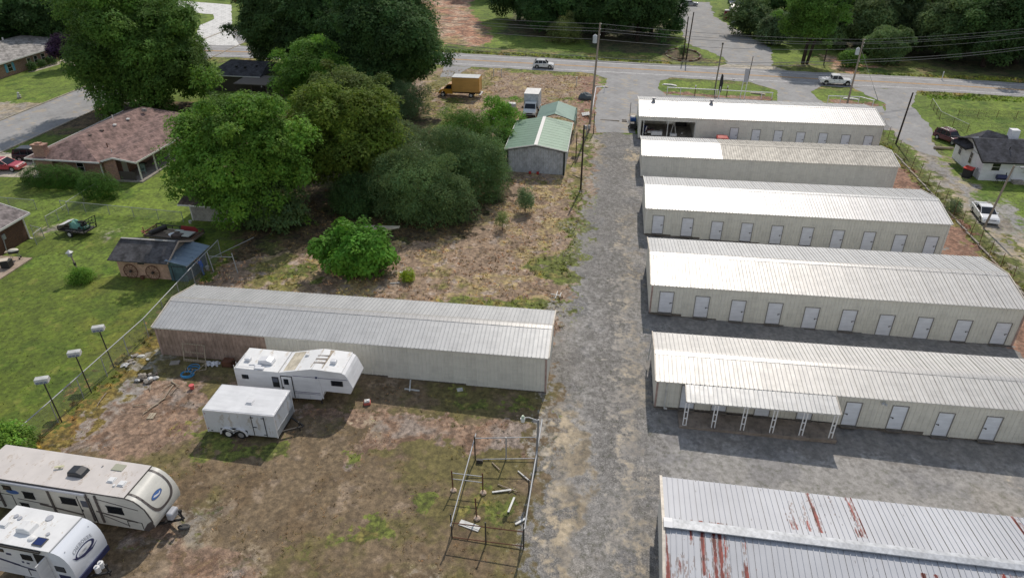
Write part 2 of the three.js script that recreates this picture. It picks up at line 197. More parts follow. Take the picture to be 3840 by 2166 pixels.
const ZONES = [
  ['greenlawn', [rect(-200, 200, -340, -104), rect(41, 200, -104, -10)]],
  ['lawn', [rect(-200, -36.2, -60.5, -10), rect(-200, -60, -104, -60)]],
  ['greenlawn', [[[-66, -61], [-38, -60], [-38, -86], [-66, -88]], el(-48, -55, 7, 3)]],
  ['verge', [rect(-200, 200, -158, -136), [[45, -168], [76, -172], [82, -146], [45, -146]]]],
  ['forest', [[[50, -340], [200, -340], [200, -150], [79, -150], [68, -156], [62, -168], [52, -170]], rect(-26, 14, -340, -172), [[-6, -175], [14, -175], [13, -160], [-3, -160]]]],
  ['field', [[[-36.2, -47], [-1, -47], [-1, -137.5], [-33, -137.5], [-42, -112], [-40, -88], [-36.2, -66]]]],
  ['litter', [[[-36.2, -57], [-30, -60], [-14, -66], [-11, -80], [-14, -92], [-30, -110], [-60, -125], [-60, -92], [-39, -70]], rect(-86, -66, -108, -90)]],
  ['weeds', [[[-6.6, -61.6], [-2.3, -66.8], [-2.2, -58], [-4.3, -58.4]], [[-31.2, -55.2], [-27, -57.6], [-25.6, -55], [-29.5, -53]], [[-13, -54], [-2.7, -54.8], [-2.6, -52.5], [-13, -52]], [[-27.5, -117], [-23.4, -117.6], [-22.4, -99], [-24.6, -98]], rect(-3.1, -2.1, -81, -64), rect(-3.8, -2.2, -96, -88), el(-16, -119, 3, 1.2), el(-6, -121, 3.6, 1.4), el(-8, -113, 3, .9), rect(-3.3, -1, -104, -99)]],
  ['yard', [rect(-36.1, -2.4, -48.2, -10)]],
  ['rough', [[[-33.5, -39], [-27, -38], [-26, -33], [-31, -30], [-34.5, -31]], [[-20, -36.5], [-4, -38], [-3, -35], [-12, -34.5]], el(-14.9, -34.1, 1.2, 1.5), el(-18, -36.6, 2.2, .8), [[-35, -49.5], [-3, -50.4], [-3, -47.6], [-35, -47.2]], [[-25, -27], [-19, -24.5], [-13, -22], [-13, -20.5], [-20, -22.5], [-26, -25.5]]]],
  ['sand', [el(-21.9, -26.2, 1.2, .8), [[-19, -24.7], [-12.5, -22.2], [-9, -21], [-13, -21.4], [-19.4, -24.1]], [[-10, -23.2], [-6.5, -24.1], [-4, -23.4], [-6, -22.6]], el(-14.8, -35.6, 1, .5)]],
  ['litter', [[[-25, -25.2], [-18, -23.9], [-9, -20.2], [-9, -19.8], [-18, -23.5], [-25, -24.8]], [[-24, -27.4], [-17, -26], [-9, -22.6], [-9, -22.2], [-17, -25.6], [-24, -27]], [[-18.6, -36.4], [-12, -32], [-8.6, -27], [-8.3, -27.2], [-11.7, -32.3], [-18.4, -36.8]]]],
  ['dryweeds', [[[-36.1, -45], [-34.2, -45], [-33.9, -36], [-34.4, -30], [-36.1, -28]]]],
  ['weeds', [el(-26.2, -33.3, 1.2, .6), [[-25.8, -33.4], [-20.4, -33.4], [-20.4, -31.8], [-25.6, -32]], el(-15.2, -33.6, 1.0, .6), el(-9.7, -29.4, 1.3, .9), el(-5.1, -29.8, .8, 1.4), el(-8, -39.6, 1.4, .8), el(-4.9, -39.7, 1, .6), el(-12.5, -27.2, 1.8, .8)]],
  ['palegravel', [[[-33.6, -42.2], [-32.9, -42], [-32.9, -38], [-33.3, -34], [-33, -29.6], [-33.7, -29.6], [-34, -35], [-33.9, -39]]]],
  ['gravel', [[[-1.1, -104.5], [-1.2, -95], [-1.5, -81], [-2.2, -71.5], [-2.3, -59], [-3.2, -52.6], [-3.2, -46], [-2.8, -41], [-2.7, -34.8], [-2.7, -15], [36, -15], [36, -104.5]]]],
  ['darkgravel', [[[-.6, -104.6], [4.3, -104.6], [3, -96], [3.2, -88], [3, -70], [3, -57], [3.2, -44], [2.6, -34], [-.1, -34], [.2, -48], [-.6, -57], [-.6, -72], [.2, -88], [.2, -97]], [[-2.6, -35.2], [-1.75, -35.3], [-1.6, -31.8], [-1.3, -24], [-1.2, -16], [-3, -16], [-2.7, -30]], [[-2.9, -48], [-1.6, -48], [-1.9, -41], [-2.6, -41]], rect(3.5, 4.7, -46, -23)]],
  ['aisle', [rect(5.4, 36, -104, -37)]],
  ['palegravel', [[[5.2, -38.4], [36, -37.8], [36, -30.6], [14, -31.4], [6.2, -33.4]], [[-.9, -60], [-.2, -60], [.3, -40], [.4, -25], [.2, -15], [-.6, -15], [-.5, -40]], rect(1.2, 1.7, -100, -40), rect(2.6, 3.6, -60, -28)]],
  ['sand', [[[-2.5, -41.4], [-1.0, -41.6], [-.2, -33.4], [.7, -25.9], [.6, -16], [-1.2, -16], [-1.2, -25.7], [-1.7, -32.2], [-2.2, -35.7]], rect(2.9, 3.5, -76, -26), el(3.9, -95, .9, 2.4), el(4.2, -88, .5, 3), [[-1.3, -103], [-.5, -103], [.1, -96], [-.4, -90], [-1.2, -90]], [[4.9, -34.6], [9.4, -33.1], [12.4, -32.2], [9, -31.8], [5, -33.2]], el(29, -36.2, 1.4, .35), el(3.2, -50, .25, 3)]],
  ['weeds', [rect(-1.95, -1.45, -72, -63), rect(-2.2, -1.8, -62, -55), rect(-1.1, -.8, -82, -73), rect(-2, -1.7, -54, -51), el(-2.2, -39.4, .35, .5)]],
  ['reddirt', [[[35, -15], [40.4, -15], [40.2, -63], [40.8, -84], [42, -111], [38.2, -114], [37.5, -104], [35, -104]], rect(10, 29, -129.3, -127.2), rect(37.5, 47, -130, -127), [[-5, -137], [-2.6, -137.4], [-1.8, -126], [-2.2, -108], [-4.5, -106], [-4, -125]]]],
  ['weeds', [el(-2.5, -97, .8, 3), rect(40.3, 42.6, -100, -60), rect(39.5, 42.4, -112, -100)]],
  ['greenlawn', [[[9.8, -136.6], [10.4, -130.8], [28.6, -130], [30.6, -133], [27.5, -137.6], [12, -138.2]], [[36.9, -136], [37.6, -130.6], [44, -130], [48, -132], [47.4, -137.4], [40, -138]]]],
  ['sand', [[[44.6, -112], [47.8, -106], [47, -98], [47.2, -92], [46.2, -82], [47.5, -74], [48, -60], [42.4, -60], [42.6, -80], [42.9, -90], [43.8, -103]]]],
  ['weeds', [[[45.6, -112], [48.8, -110], [48.6, -103], [47.6, -103]], el(45.3, -86, .5, 4), el(44.7, -73, .5, 5)]],
  ['palegravel', [[[44.6, -100], [46.4, -100], [46, -90], [45.6, -80], [44.4, -80], [44.8, -91]], [[48.5, -88], [49, -80], [47, -76], [46, -84]]]],
  ['redclay', [[[-58, -222], [-46, -188], [-39, -163], [-36, -158.4], [-28, -157.6], [-26.4, -169], [-35.7, -193], [-40, -210], [-41, -222]], [[-60, -222], [-30, -240], [-40, -222]], [[46.2, -168], [46, -154], [49.3, -148], [50, -163]], el(52, -157, 4, 1.2)]],
  ['litter', [el(15.6, -160, 4, 6), [[-15, -176], [-7, -176], [-8, -168], [-14, -167]], el(20, -155.4, 3, 1.2)]],
  ['sand', [[[-98.5, -104], [-91.2, -104], [-90, -92], [-98, -90]], [[-58.5, -62], [-56.4, -62.6], [-56, -60], [-58.4, -60]], el(-50.4, -60.6, 1.2, .7), [[-80.4, -108], [-76, -108.4], [-76, -105.6], [-80.4, -105.4]]]],
].map(([c, p]) => [COVER[c], mask(p, ['palegravel', 'lawn', 'sand', 'darkgravel'].includes(c) ? 7 : 3), p, null, ['sand', 'darkgravel', 'palegravel', 'gravel'].includes(c)]);
{ // where a zone is absent from a coarse block, skip it
  for (const z of ZONES) { let a = 1e9, b = -1e9, c = 1e9, d = -1e9; for (const P of z[2]) for (const p of P) { a = Math.min(a, p[0]); b = Math.max(b, p[0]); c = Math.min(c, p[1]); d = Math.max(d, p[1]); } z[3] = [a - 3, b + 3, c - 3, d + 3]; }
}
const tmpc = [0, 0, 0];
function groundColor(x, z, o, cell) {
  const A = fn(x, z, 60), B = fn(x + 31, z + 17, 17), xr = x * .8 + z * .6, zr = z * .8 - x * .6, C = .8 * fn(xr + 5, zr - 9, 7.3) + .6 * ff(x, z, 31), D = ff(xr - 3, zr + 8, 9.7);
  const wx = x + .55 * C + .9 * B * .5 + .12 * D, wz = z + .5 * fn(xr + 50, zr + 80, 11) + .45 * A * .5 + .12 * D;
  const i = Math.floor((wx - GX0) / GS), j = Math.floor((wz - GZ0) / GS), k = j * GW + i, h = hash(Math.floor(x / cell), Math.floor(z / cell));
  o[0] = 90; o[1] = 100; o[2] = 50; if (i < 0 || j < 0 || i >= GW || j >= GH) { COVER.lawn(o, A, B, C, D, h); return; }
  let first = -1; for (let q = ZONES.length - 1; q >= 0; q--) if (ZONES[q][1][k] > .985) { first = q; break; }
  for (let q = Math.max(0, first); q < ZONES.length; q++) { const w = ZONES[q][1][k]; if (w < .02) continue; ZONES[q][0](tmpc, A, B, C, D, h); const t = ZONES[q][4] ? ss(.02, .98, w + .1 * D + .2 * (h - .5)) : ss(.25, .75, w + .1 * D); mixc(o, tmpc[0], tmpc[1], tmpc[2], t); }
}
const soilBump = tex(512, 512, (x, y, o) => { const v = 128 + 26 * fn(x, y, 512) + 18 * fn(x * 3, y * 3, 512) + 40 * (hash(x >> 1, y >> 1) - .5); o[0] = o[1] = o[2] = v; }, false);
function groundTile(name, x0, x1, z0, z1, w, h, bump = .05) {
  const o = [0, 0, 0], cell = Math.max((x1 - x0) / w * 1.6, .045);
  const map = tex(w, h, (i, j, c) => { groundColor(x0 + (i + .5) / w * (x1 - x0), z1 + (j + .5) / h * (z0 - z1), o, cell); c[0] = o[0]; c[1] = o[1]; c[2] = o[2]; });
  map.wrapS = map.wrapT = THREE.ClampToEdgeWrapping;
  const g = new THREE.PlaneGeometry(x1 - x0, z1 - z0, Math.max(1, Math.round((x1 - x0) / 4)), 4); g.rotateX(-Math.PI / 2); g.translate((x0 + x1) / 2, 0, (z0 + z1) / 2);
  const p = g.attributes.position; for (let k = 0; k < p.count; k++) p.setY(k, hT(p.getX(k))); g.computeVertexNormals();
  const b = soilBump.clone(); b.repeat.set((x1 - x0) / 9, (z1 - z0) / 9); b.needsUpdate = true;
  return struct(name, g, new THREE.MeshStandardMaterial({ map, roughness: .95, bumpMap: b, bumpScale: bump }));
}
groundTile('yard_ground', -46, -2.6, -50, -12, 2048, 1792);
groundTile('gravel_drive', -2.6, 5, -104, -12, 256, 2048, .03);
groundTile('gravel_lot', 5, 46, -104, -12, 1408, 2048, .03);
groundTile('field_ground', -46, -2.6, -104, -50, 1792, 2048, .09);
groundTile('lawn_ground', -130, -46, -170, -12, 1408, 2048);
groundTile('roadside_ground', -46, 46, -170, -104, 2048, 1408, .08);
groundTile('lawn_ground', 46, 130, -170, -12, 1024, 1536);
groundTile('far_ground', -200, 200, -335, -170, 2048, 1024, .08);
groundTile('far_ground', -200, -130, -170, -12, 384, 768, .08);
{ const g = new THREE.PlaneGeometry(5000, 5000); g.rotateX(-Math.PI / 2); g.translate(0, -1.3, 0); struct('ground', g, M('far_meadow', [0.11, 0.14, 0.05], .95)); }

// ---------------------------------------------------------------- paved sheets
const asphaltMap = tex(1024, 1024, (x, y, o) => { const s = 256 / 10.24, X = x / 100, Y = y / 100; let v = 150 + 3.5 * fn(x, y, 1024) + 3 * fn(x + 40, y, 256) + 14 * (hash(x, y) - .5); const cr = Math.abs(fn(x + 300, y + 100, 512)); if (cr < .018 && fn(x, y + 500, 1024) > .2) v -= 34;  o[0] = v + 1; o[1] = v - 1; o[2] = v - 2; }, true, .09);
const asphalt2Map = tex(1024, 1024, (x, y, o) => { let v = 149 + 3.5 * fn(x, y, 1024) + 2.5 * fn(x + 40, y, 200) + 12 * (hash(x, y) - .5); const cr = Math.abs(fn(x + 300, y + 100, 600)); if (cr < .02 && fn(x, y + 500, 1024) > .3) v -= 34; const st = ss(.9, 1.6, fn(x + 900, y + 200, 800)); o[0] = v + 14 * st; o[1] = v - 1 + 6 * st; o[2] = v - 2 - 6 * st; }, true, .075);
const mAsph = M('asphalt', [1, 1, 1], .9, { map: asphaltMap, bumpMap: rough256, bumpScale: .006 });
const mAsph2 = M('old_asphalt', [1, 1, 1], .9, { map: asphalt2Map, bumpMap: rough256, bumpScale: .008 });
const mConcWalk = M('pale_concrete', [0.6, 0.55, 0.46], .9, { map: grimeMap, bumpMap: rough256, bumpScale: .004 });
const mConcWhite = M('new_concrete', [0.82, 0.81, 0.79], .85, { map: dustMap });
const lineMap = tex(256, 256, (x, y, o) => { const w = fn(x, y, 128) + .6 * fn(x + 60, y, 30); const v = 226 - 60 * ss(.5, 1.6, w) - 12 * hash(x, y); o[0] = o[1] = o[2] = v; }, true, .6);
const mLine = M('road_paint_white', [0.9, 0.9, 0.88], .8, { map: lineMap }), mLineY = M('road_paint_yellow', [0.78, 0.44, 0.14], .8, { map: lineMap });
function ribbon(f0, f1, x0, x1, step, dy) { // between two curves z(x)
  const P = [], I = []; let n = 0; for (let x = x0; x <= x1 + 1e-6; x += step) { P.push(x, hT(x) + dy, f0(x), x, hT(x) + dy, f1(x)); if (n) { const k = n * 2; I.push(k - 2, k - 1, k, k - 1, k + 1, k); } n++; }
  const g = new THREE.BufferGeometry(); g.setAttribute('position', new THREE.Float32BufferAttribute(P, 3)); g.setIndex(I); g.computeVertexNormals(); return uvm(g);
}
function sheet(P, dy, jag = 0, step = .7) { // polygon draped on the slope, edge broken up by noise
  const Q = []; for (let i = 0; i < P.length; i++) { const a = P[i], b = P[(i + 1) % P.length], L = Math.hypot(b[0] - a[0], b[1] - a[1]), n = jag ? Math.max(1, Math.round(L / step)) : 1; for (let k = 0; k < n; k++) { const t = k / n, x = a[0] + (b[0] - a[0]) * t, z = a[1] + (b[1] - a[1]) * t; Q.push([x + jag * fn(x, z, 9), z + jag * fn(x + 40, z + 11, 9)]); } }
  const g = new THREE.ShapeGeometry(new THREE.Shape(Q.map((p) => new THREE.Vector2(p[0], -p[1])))); g.rotateX(-Math.PI / 2);
  const p = g.attributes.position; for (let k = 0; k < p.count; k++) p.setY(k, hT(p.getX(k)) + dy); g.computeVertexNormals(); return uvm(g);
}
const zc = (x) => { const t = Math.max(0, Math.min(80, x - 30)); return -145.1 + .0017 * t * t + Math.max(0, x - 110) * .272; };
const off = (d, j = 0) => (x) => zc(x) + d + (j ? j * fn(x, d * 7, 14) : 0);
struct('highway', ribbon(off(-5.6, .14), off(5.3, .16), -190, 190, .8, .02), mAsph);
const hl = (d, w) => ribbon(off(d - w / 2), off(d + w / 2), -190, 190, 2, .03);
struct('white_edge_line', hl(-3.62, .3), mLine); struct('white_edge_line', hl(3.62, .3), mLine);
struct('yellow_centre_line', hl(-.24, .28), mLineY); struct('yellow_centre_line', hl(.24, .28), mLineY);
struct('asphalt_apron', sheet([[-1.3, -103.9], [4.5, -104.6], [4.7, -113.6], [45.2, -113.8], [46, -120], [46.6, -127.2], [10.2, -127.3], [9.2, -131], [9.6, -137], [12.5, -140.4], [-3.5, -140.4], [-.2, -136.5], [-.4, -131], [-1.7, -124.5], [-1.6, -112]], .012, .12), mAsph2);
struct('asphalt_entrance', sheet([[29.2, -127.1], [37.2, -127.1], [36.6, -135], [40, -140.2], [26, -140.2], [30.6, -134.4]], .016, .1), mAsph2);
struct('side_road', sheet([[47.6, -129], [45.2, -119.5], [43.6, -111], [44.8, -104], [46.9, -102], [48.6, -110], [50.6, -116], [51.8, -128], [56, -139], [45, -139.2]], .016, .14), mAsph2);
struct('asphalt_entrance', sheet([[-32.2, -139.5], [-31, -130.4], [-28.2, -132], [-26.8, -139.6]], .012, .1), mAsph2);
struct('parking_lot', sheet([[16.3, -236], [17.2, -194], [17.4, -173], [20.2, -168], [24.6, -157.6], [24, -153.5], [33.4, -153.8], [36, -172], [33.4, -184], [31.6, -192], [28, -210], [29, -236]], .012, .25), mAsph2);
struct('concrete_apron', sheet([[24, -153.4], [33.6, -153.7], [35.6, -150.3], [20.6, -150.5]], .018, .08), mConcWalk);
struct('street', sheet([[-80.6, -60], [-80.6, -190], [-91.2, -190], [-91.2, -60]], .01), mAsph2);
for (const x of [-80.5, -91.3]) struct('kerb', bx(.18, .16, 120, x, hT(-50) + .06, -125), mConcWalk);
struct('driveway_concrete', sheet([[-109.4, -132.6], [-102.2, -127.6], [-91.4, -122], [-91.4, -128], [-101, -132.2], [-107, -137.6], [-110.4, -138]], .014), mConcWalk);
struct('footpath', sheet([[-109, -123], [-108, -123.4], [-107.2, -129.6], [-109, -132.6], [-109.4, -129]], .02), mConcWalk);
struct('driveway_concrete', sheet([[-80.4, -73.4], [-68.4, -74.2], [-68.4, -80.5], [-80.4, -82]], .014), mConcWalk);
struct('parking_concrete', sheet([[-150, -214], [-108, -203], [-88, -163], [-78, -148], [-92, -152], [-100.8, -172.4], [-101.6, -181], [-105.6, -187.6], [-110.2, -188.6], [-116, -193], [-132, -200]], .012, .1, 2), mConcWhite);
struct('grey_lot', sheet([[-172, -206], [-150, -208], [-149, -191], [-157, -191.5]], .012, .2, 2), mAsph2);
// ---------------------------------------------------------------- sheet-metal buildings
const mRoof = M('galvalume_roof', [0.5, 0.51, 0.515], .54, { metalness: .3, map: metalMap, roughnessMap: smooth256 });
const mRoofNew = M('galvalume_roof_new', [0.6, 0.6, 0.6], .52, { metalness: .25, map: metalMap, roughnessMap: smooth256 });
const mRoofWarm = M('galvalume_roof_warm', [0.55, 0.545, 0.53], .54, { metalness: .25, map: metalMap, roughnessMap: smooth256 });
const mCapBright = M('ridge_cap_metal', [0.6, 0.59, 0.57], .38, { metalness: .4, map: metalMap });
const mRoofOld = M('galvalume_roof_dull', [0.5, 0.49, 0.46], .62, { metalness: .2, map: grimeMap });
const mTan = M('tan_wall_metal', [0.765, 0.755, 0.675], .5, { map: metalMap }), mTan2 = M('tan_wall_metal_grey', [0.765, 0.755, 0.69], .5, { map: metalMap });
const mPink = M('bare_pink_wall_metal', [0.5, 0.38, 0.32], .55, { map: grimeMap }), mTrimPink = M('pink_corner_trim', [0.5, 0.36, 0.32], .55, { map: dustMap }), mTrimPale = M('pale_trim', [0.74, 0.66, 0.56], .5, { map: dustMap });
const mDoor = M('white_door', [0.84, 0.87, 0.93], .4, { map: metalMap }), mFrame = M('door_frame', [0.22, 0.21, 0.19], .6), mFound = M('foundation', [0.2, 0.18, 0.16], .95, { map: grimeMap });
// ribbed sheet: across x from 0 to w, ribs every s, running from point A=(y,z) to B=(y,z); nrm = outward (y,z)
const PW = .9144, RS = PW / 3;
function ribSheet(w, A, B, s = RS, rh = .04, rw = .08, phase = 0) {
  const prof = [[0, 0]]; for (let x = phase; x < w - .001; x += s) for (const [dx, h] of [[-rw / 2, 0], [-rw / 4, rh], [rw / 4, rh], [rw / 2, 0]]) { const X = x + dx; if (X > 0 && X < w) prof.push([X, h]); else if (X <= 0 && h > 0) prof[0][1] = h; } prof.push([w, 0]);
  const dy = B[0] - A[0], dz = B[1] - A[1], L = Math.hypot(dy, dz); let ny = -dz / L, nz = dy / L; if (ny < -1e-6 || (Math.abs(ny) < 1e-6 && nz < 0)) { ny = -ny; nz = -nz; }
  const P = []; for (let i = 0; i + 1 < prof.length; i++) { const [x0, h0] = prof[i], [x1, h1] = prof[i + 1]; const q = (x, h, T) => [x, T[0] + ny * h, T[1] + nz * h]; const a = q(x0, h0, A), b = q(x1, h1, A), c = q(x1, h1, B), d = q(x0, h0, B); P.push(...a, ...b, ...c, ...a, ...c, ...d); }
  const g = new THREE.BufferGeometry(); g.setAttribute('position', new THREE.Float32BufferAttribute(P, 3)); g.computeVertexNormals(); return g;
}
function shiftUV(g, ox, oy) { g = uvm(g); const u = g.attributes.uv; for (let i = 0; i < u.count; i++) u.setXY(i, u.getX(i) + ox, u.getY(i) + oy); return g; }
const gcache = new Map(); const cached = (k, f) => { if (!gcache.has(k)) gcache.set(k, f()); return gcache.get(k); };
// a row of roof sheets on one slope, from eave (ye,ze) to ridge (yr,zr)
function roofSlope(o, x0, x1, ye, ze, yr, zr, matOf, key) {
  const n = Math.round((x1 - x0) / PW), w = (x1 - x0) / n;
  for (let i = 0; i < n; i++) { const v = i % 5; const m = part(o, 'roof_panel', cached(key + v, () => shiftUV(ribSheet(w, [ye, ze], [yr, zr], w / 3), v * 3.7 + .2, v * 1.9)), matOf(x0 + (i + .5) * w)); m.position.set(x0 + i * w, (i % 2) * .003, 0); }
}
function ridgeCaps(o, x0, x1, yr, zr, slope, mat, key, wd = .34, matOf) {
  const n = Math.round((x1 - x0) / PW), w = (x1 - x0) / n;
  const g = cached(key, () => mg([uvm(ribSheet(w, [yr - slope * wd + .03, zr + wd], [yr + .03, zr], w / 3, .03, .06)), uvm(ribSheet(w, [yr - slope * wd + .03, zr - wd], [yr + .03, zr], w / 3, .03, .06)), bx(w, .02, .008, w / 2, yr - slope * wd + .018, zr + wd)]));
  for (let i = 0; i < n; i++) part(o, 'ridge_cap', g, matOf ? matOf(x0 + (i + .5) * w) : mat).position.x = x0 + i * w;
}
// front wall (facing +z) of ribbed sheets with door openings; base(x) = bottom of the cladding
function frontWall(o, x0, x1, z, top, base, doors, steps, matOf) {
  const cuts = new Set([x0, x1, ...steps]); for (const d of doors) { cuts.add(d.x); cuts.add(d.x + d.w); }
  const C = [...cuts].filter((x) => x >= x0 - 1e-6 && x <= x1 + 1e-6).sort((a, b) => a - b);
  for (let i = 0; i + 1 < C.length; i++) {
    const a = C[i], b = C[i + 1]; if (b - a < .01) continue; const n = Math.max(1, Math.round((b - a) / PW)), w = (b - a) / n, mid = (a + b) / 2, d = doors.find((q) => mid > q.x && mid < q.x + q.w), y0 = d ? d.y + d.h : base(mid);
    for (let k = 0; k < n; k++) { const v = (i + k) % 4, H = top - y0, key = 'w' + w.toFixed(3) + '_' + H.toFixed(2) + v; if (H < .05) continue; const m = part(o, 'wall_panel', cached(key, () => shiftUV(ribSheet(w, [0, 0], [H, 0], .3048, .03, .07, .15), v * 2.3, v * 1.1)), matOf(a + (k + .5) * w)); m.position.set(a + k * w, y0, z); }
  }
}
const doorGeo = (w, h) => cached('dg' + w + h, () => bs(w - .1, h - .06, .04, w / 2, .02, -.03)), doorFrame = (w, h) => cached('df' + w + h, () => mg([bs(.05, h, .1, .025, 0, 0), bs(.05, h, .1, w - .025, 0, 0), bs(w - .1, .05, .1, w / 2, h - .05, 0)]));
const latch = (w, right) => cached('la' + w + right, () => mg([bx(.2, .035, .03, right ? w - .2 : .2, 1.02, .02), bx(.06, .09, .05, right ? w - .27 : .27, .98, .025)]));
function addDoor(o, d, z, mat = mDoor) {
  const m = part(o, 'door', doorGeo(d.w, d.h), mat); m.position.set(d.x, d.y, z);
  const f = part(m, 'door_frame', doorFrame(d.w, d.h), mFrame); part(m, 'latch', latch(d.w, d.right !== false), mBlack);
  part(o, 'door_sill', cached('ds' + d.w, () => bs(d.w, .1, .3, d.w / 2, -.1, .1)), mFound).position.set(d.x, d.y, z);
}
function gableEnd(o, x, zf, zb, y0, ye, yr, mat, out) {
  const zm = (zf + zb) / 2, n = Math.round((zf - zb) / PW), w = (zf - zb) / n;
  for (let i = 0; i < n; i++) { // upright ribbed sheets, tops cut to the rake
    const za = zf - i * w, zB = za - w, top = (z) => ye + (yr - ye) * (1 - Math.abs(z - zm) / ((zf - zb) / 2)); const G = [], N = 6;
    for (let k = 0; k < N; k++) { const a = za - w * k / N, b = za - w * (k + 1) / N, o1 = k % 2 ? .016 * out : 0, o2 = (k + 1) % 2 ? .016 * out : 0; G.push(quad([x + o1, y0, a], [x + o2, y0, b], [x + o2, top(b), b], [x + o1, top(a), a])); }
    part(o, 'end_wall_panel', mg(G), mat);
  }
}
function storage(P) {
  const o = thing(P.name, P.label, 'building', [0, 0, 0], 0, P.group); const { x0, x1, zf, zb, he, hr } = P, zm = (zf + zb) / 2, ov = .15, sl = (hr - he) / ((zf - zb) / 2 + ov);
  const roofOf = P.roofOf || (() => mRoof), wallOf = P.wallOf || (() => mTan);
  roofSlope(o, x0 - .1, x1 + .1, he, zf + ov, hr, zm, roofOf, P.key + 'f'); roofSlope(o, x0 - .1, x1 + .1, he, zb - ov, hr, zm, P.roofBack || roofOf, P.key + 'b');
  ridgeCaps(o, x0 - .1, x1 + .1, hr, zm, sl, P.cap || mRoof, P.key + 'c', .36, P.capOf);
  const yF = he - .06;
  frontWall(o, x0, x1, zf, yF, P.base, P.doors, P.steps, wallOf);
  for (const d of P.doors) addDoor(o, d, zf, P.doorMat);
  part(o, 'foundation', bx(x1 - x0 - .06, 1.6, zf - zb - .1, (x0 + x1) / 2, Math.min(P.base(x0), P.base(x1)) - .8 + .02, zm), mFound);
  part(o, 'foundation', P.steps.length ? mg([x0, ...P.steps].map((a, i, A) => { const b = A[i + 1] ?? x1; return bs(b - a, 1.4, .1, (a + b) / 2, P.base((a + b) / 2) - 1.4, zf - .08); })) : bs(.1, .1, .1, (x0 + x1) / 2, -.5, zm), mFound);
  part(o, 'back_wall', bx(x1 - x0, he + 1, .06, (x0 + x1) / 2, he / 2 - .5, zb + .03), mTan);
  gableEnd(o, x0, zf, zb, P.baseL ?? P.base(x0), he - .02, hr - .03, P.endMat || mTan, -1); gableEnd(o, x1, zf, zb, P.base(x1), he - .02, hr - .03, mTan, 1);
  const tp = P.trim || mTan2;
  part(o, 'corner_trim', bx(.14, yF - P.base(x0 + .1), .05, x0 + .06, (yF + P.base(x0 + .1)) / 2, zf + .03), tp); part(o, 'corner_trim', bx(.14, yF - P.base(x1 - .1), .05, x1 - .06, (yF + P.base(x1 - .1)) / 2, zf + .03), tp);
  const rk = P.rake || mTan2; for (const x of [x0 - .13, x1 + .13]) { part(o, 'rake_trim', bar([x, he, zf + ov], [x, hr + .02, zm], .08, .16), rk); part(o, 'rake_trim', bar([x, he, zb - ov], [x, hr + .02, zm], .08, .16), rk); }
  part(o, 'eave_trim', bx(x1 - x0 + .2, .07, .03, (x0 + x1) / 2, he - .05, zf + ov - .02), P.eaveMat || mTan2);
  return o;
}
const stepBase = (S) => (x) => { let y = S[0][1]; for (const [a, b] of S) if (x >= a) y = b; return y; };
const row = (n, x, pitch, w, h, base, right = true) => Array.from({ length: n }, (_, i) => { const X = x + i * pitch; return { x: X, w, h, y: base(X + w / 2) + .05, right }; });
// rear garage and office building, nearest the road
const G1 = 'storage buildings in the right-hand row';
{ const base = stepBase([[4.8, .08], [14, -.02], [20, -.14], [26, -.26], [32, -.38]]);
  const d = row(7, 17.76, 3.06, 1.2, 2.12, base);
  const o = storage({ name: 'storage_building', label: 'long tan metal building nearest the highway with an open workshop bay', group: G1, key: 'b1', x0: 4.9, x1: 38.3, zf: -102, zb: -112.3, he: 3.3, hr: 4.15, base, steps: [14, 20, 26, 32], doors: [{ x: 5.2, w: 7.6, h: 2.56, y: .1 }, ...d], roofOf: () => mRoofNew, roofBack: () => mRoof, cap: mRoofNew, wallOf: () => mTan2 });
  // the wide first opening is the workshop: no door leaf, posts, side walls, floor
  o.children.filter((c) => c.name === 'door').sort((a, b) => a.position.x - b.position.x)[0].removeFromParent(); o.children.filter((c) => c.name === 'door_sill').sort((a, b) => a.position.x - b.position.x)[0].removeFromParent();
  part(o, 'bay_floor', bx(7.7, .06, 7, 9, .06, -105.6), mConc); part(o, 'bay_back_wall', bx(7.7, 3.1, .08, 9, 1.62, -109.1), mTan); for (const x of [5.1, 12.9]) part(o, 'bay_side_wall', bx(.08, 3.1, 7, x, 1.62, -105.6), mTan);
  for (const x of [5.55, 8.98, 12.9]) part(o, 'bay_post', bx(.12, 2.6, .12, x, 1.38, -101.95), mWhite);
  for (const x of [6.95, 15.36]) { const v = part(o, 'roof_vent', mg([cyl(.16, .55, x, 4.02, -107, 12), cyl(.26, .1, x, 4.1, -107, 12), cyl(.3, .16, x, 4.5, -107, 14, .34)]), M('vent_grey', [.3, .3, .31], .5, { metalness: .5 })); }
}
{ const base = stepBase([[4.8, .06], [15, -.12], [25, -.3]]);
  storage({ name: 'storage_building', label: 'plain-backed tan storage building without doors, second from the highway', group: G1, key: 'b2', x0: 4.95, x1: 35.5, zf: -86.75, zb: -94.2, he: 2.86, hr: 3.53, base, steps: [15, 25], doors: [], roofOf: (x) => x < 15 ? mRoofNew : mRoofOld, roofBack: (x) => x < 15 ? mRoof : mRoofOld, capOf: (x) => x < 15 ? mRoofNew : mRoofOld, wallOf: (x) => x < 7 ? mTan2 : x < 7.2 ? mTan2 : mTan2 }); }
{ const base = stepBase([[4.8, .12], [7.75, 0], [10.8, -.2], [17, -.3], [23, -.42], [29, -.55]]);
  storage({ name: 'storage_building', label: 'tan storage building with ten white doors under a brilliant white roof slope', group: G1, key: 'b3', x0: 4.95, x1: 35.1, zf: -69.9, zb: -78.8, he: 3.08, hr: 3.89, base, steps: [7.75, 10.8, 17, 23, 29], doors: row(10, 5.68, 3.06, 1.22, 2.13, base), roofOf: () => mRoofNew, roofBack: () => mRoof, cap: mRoof, trim: mTan2 }); }
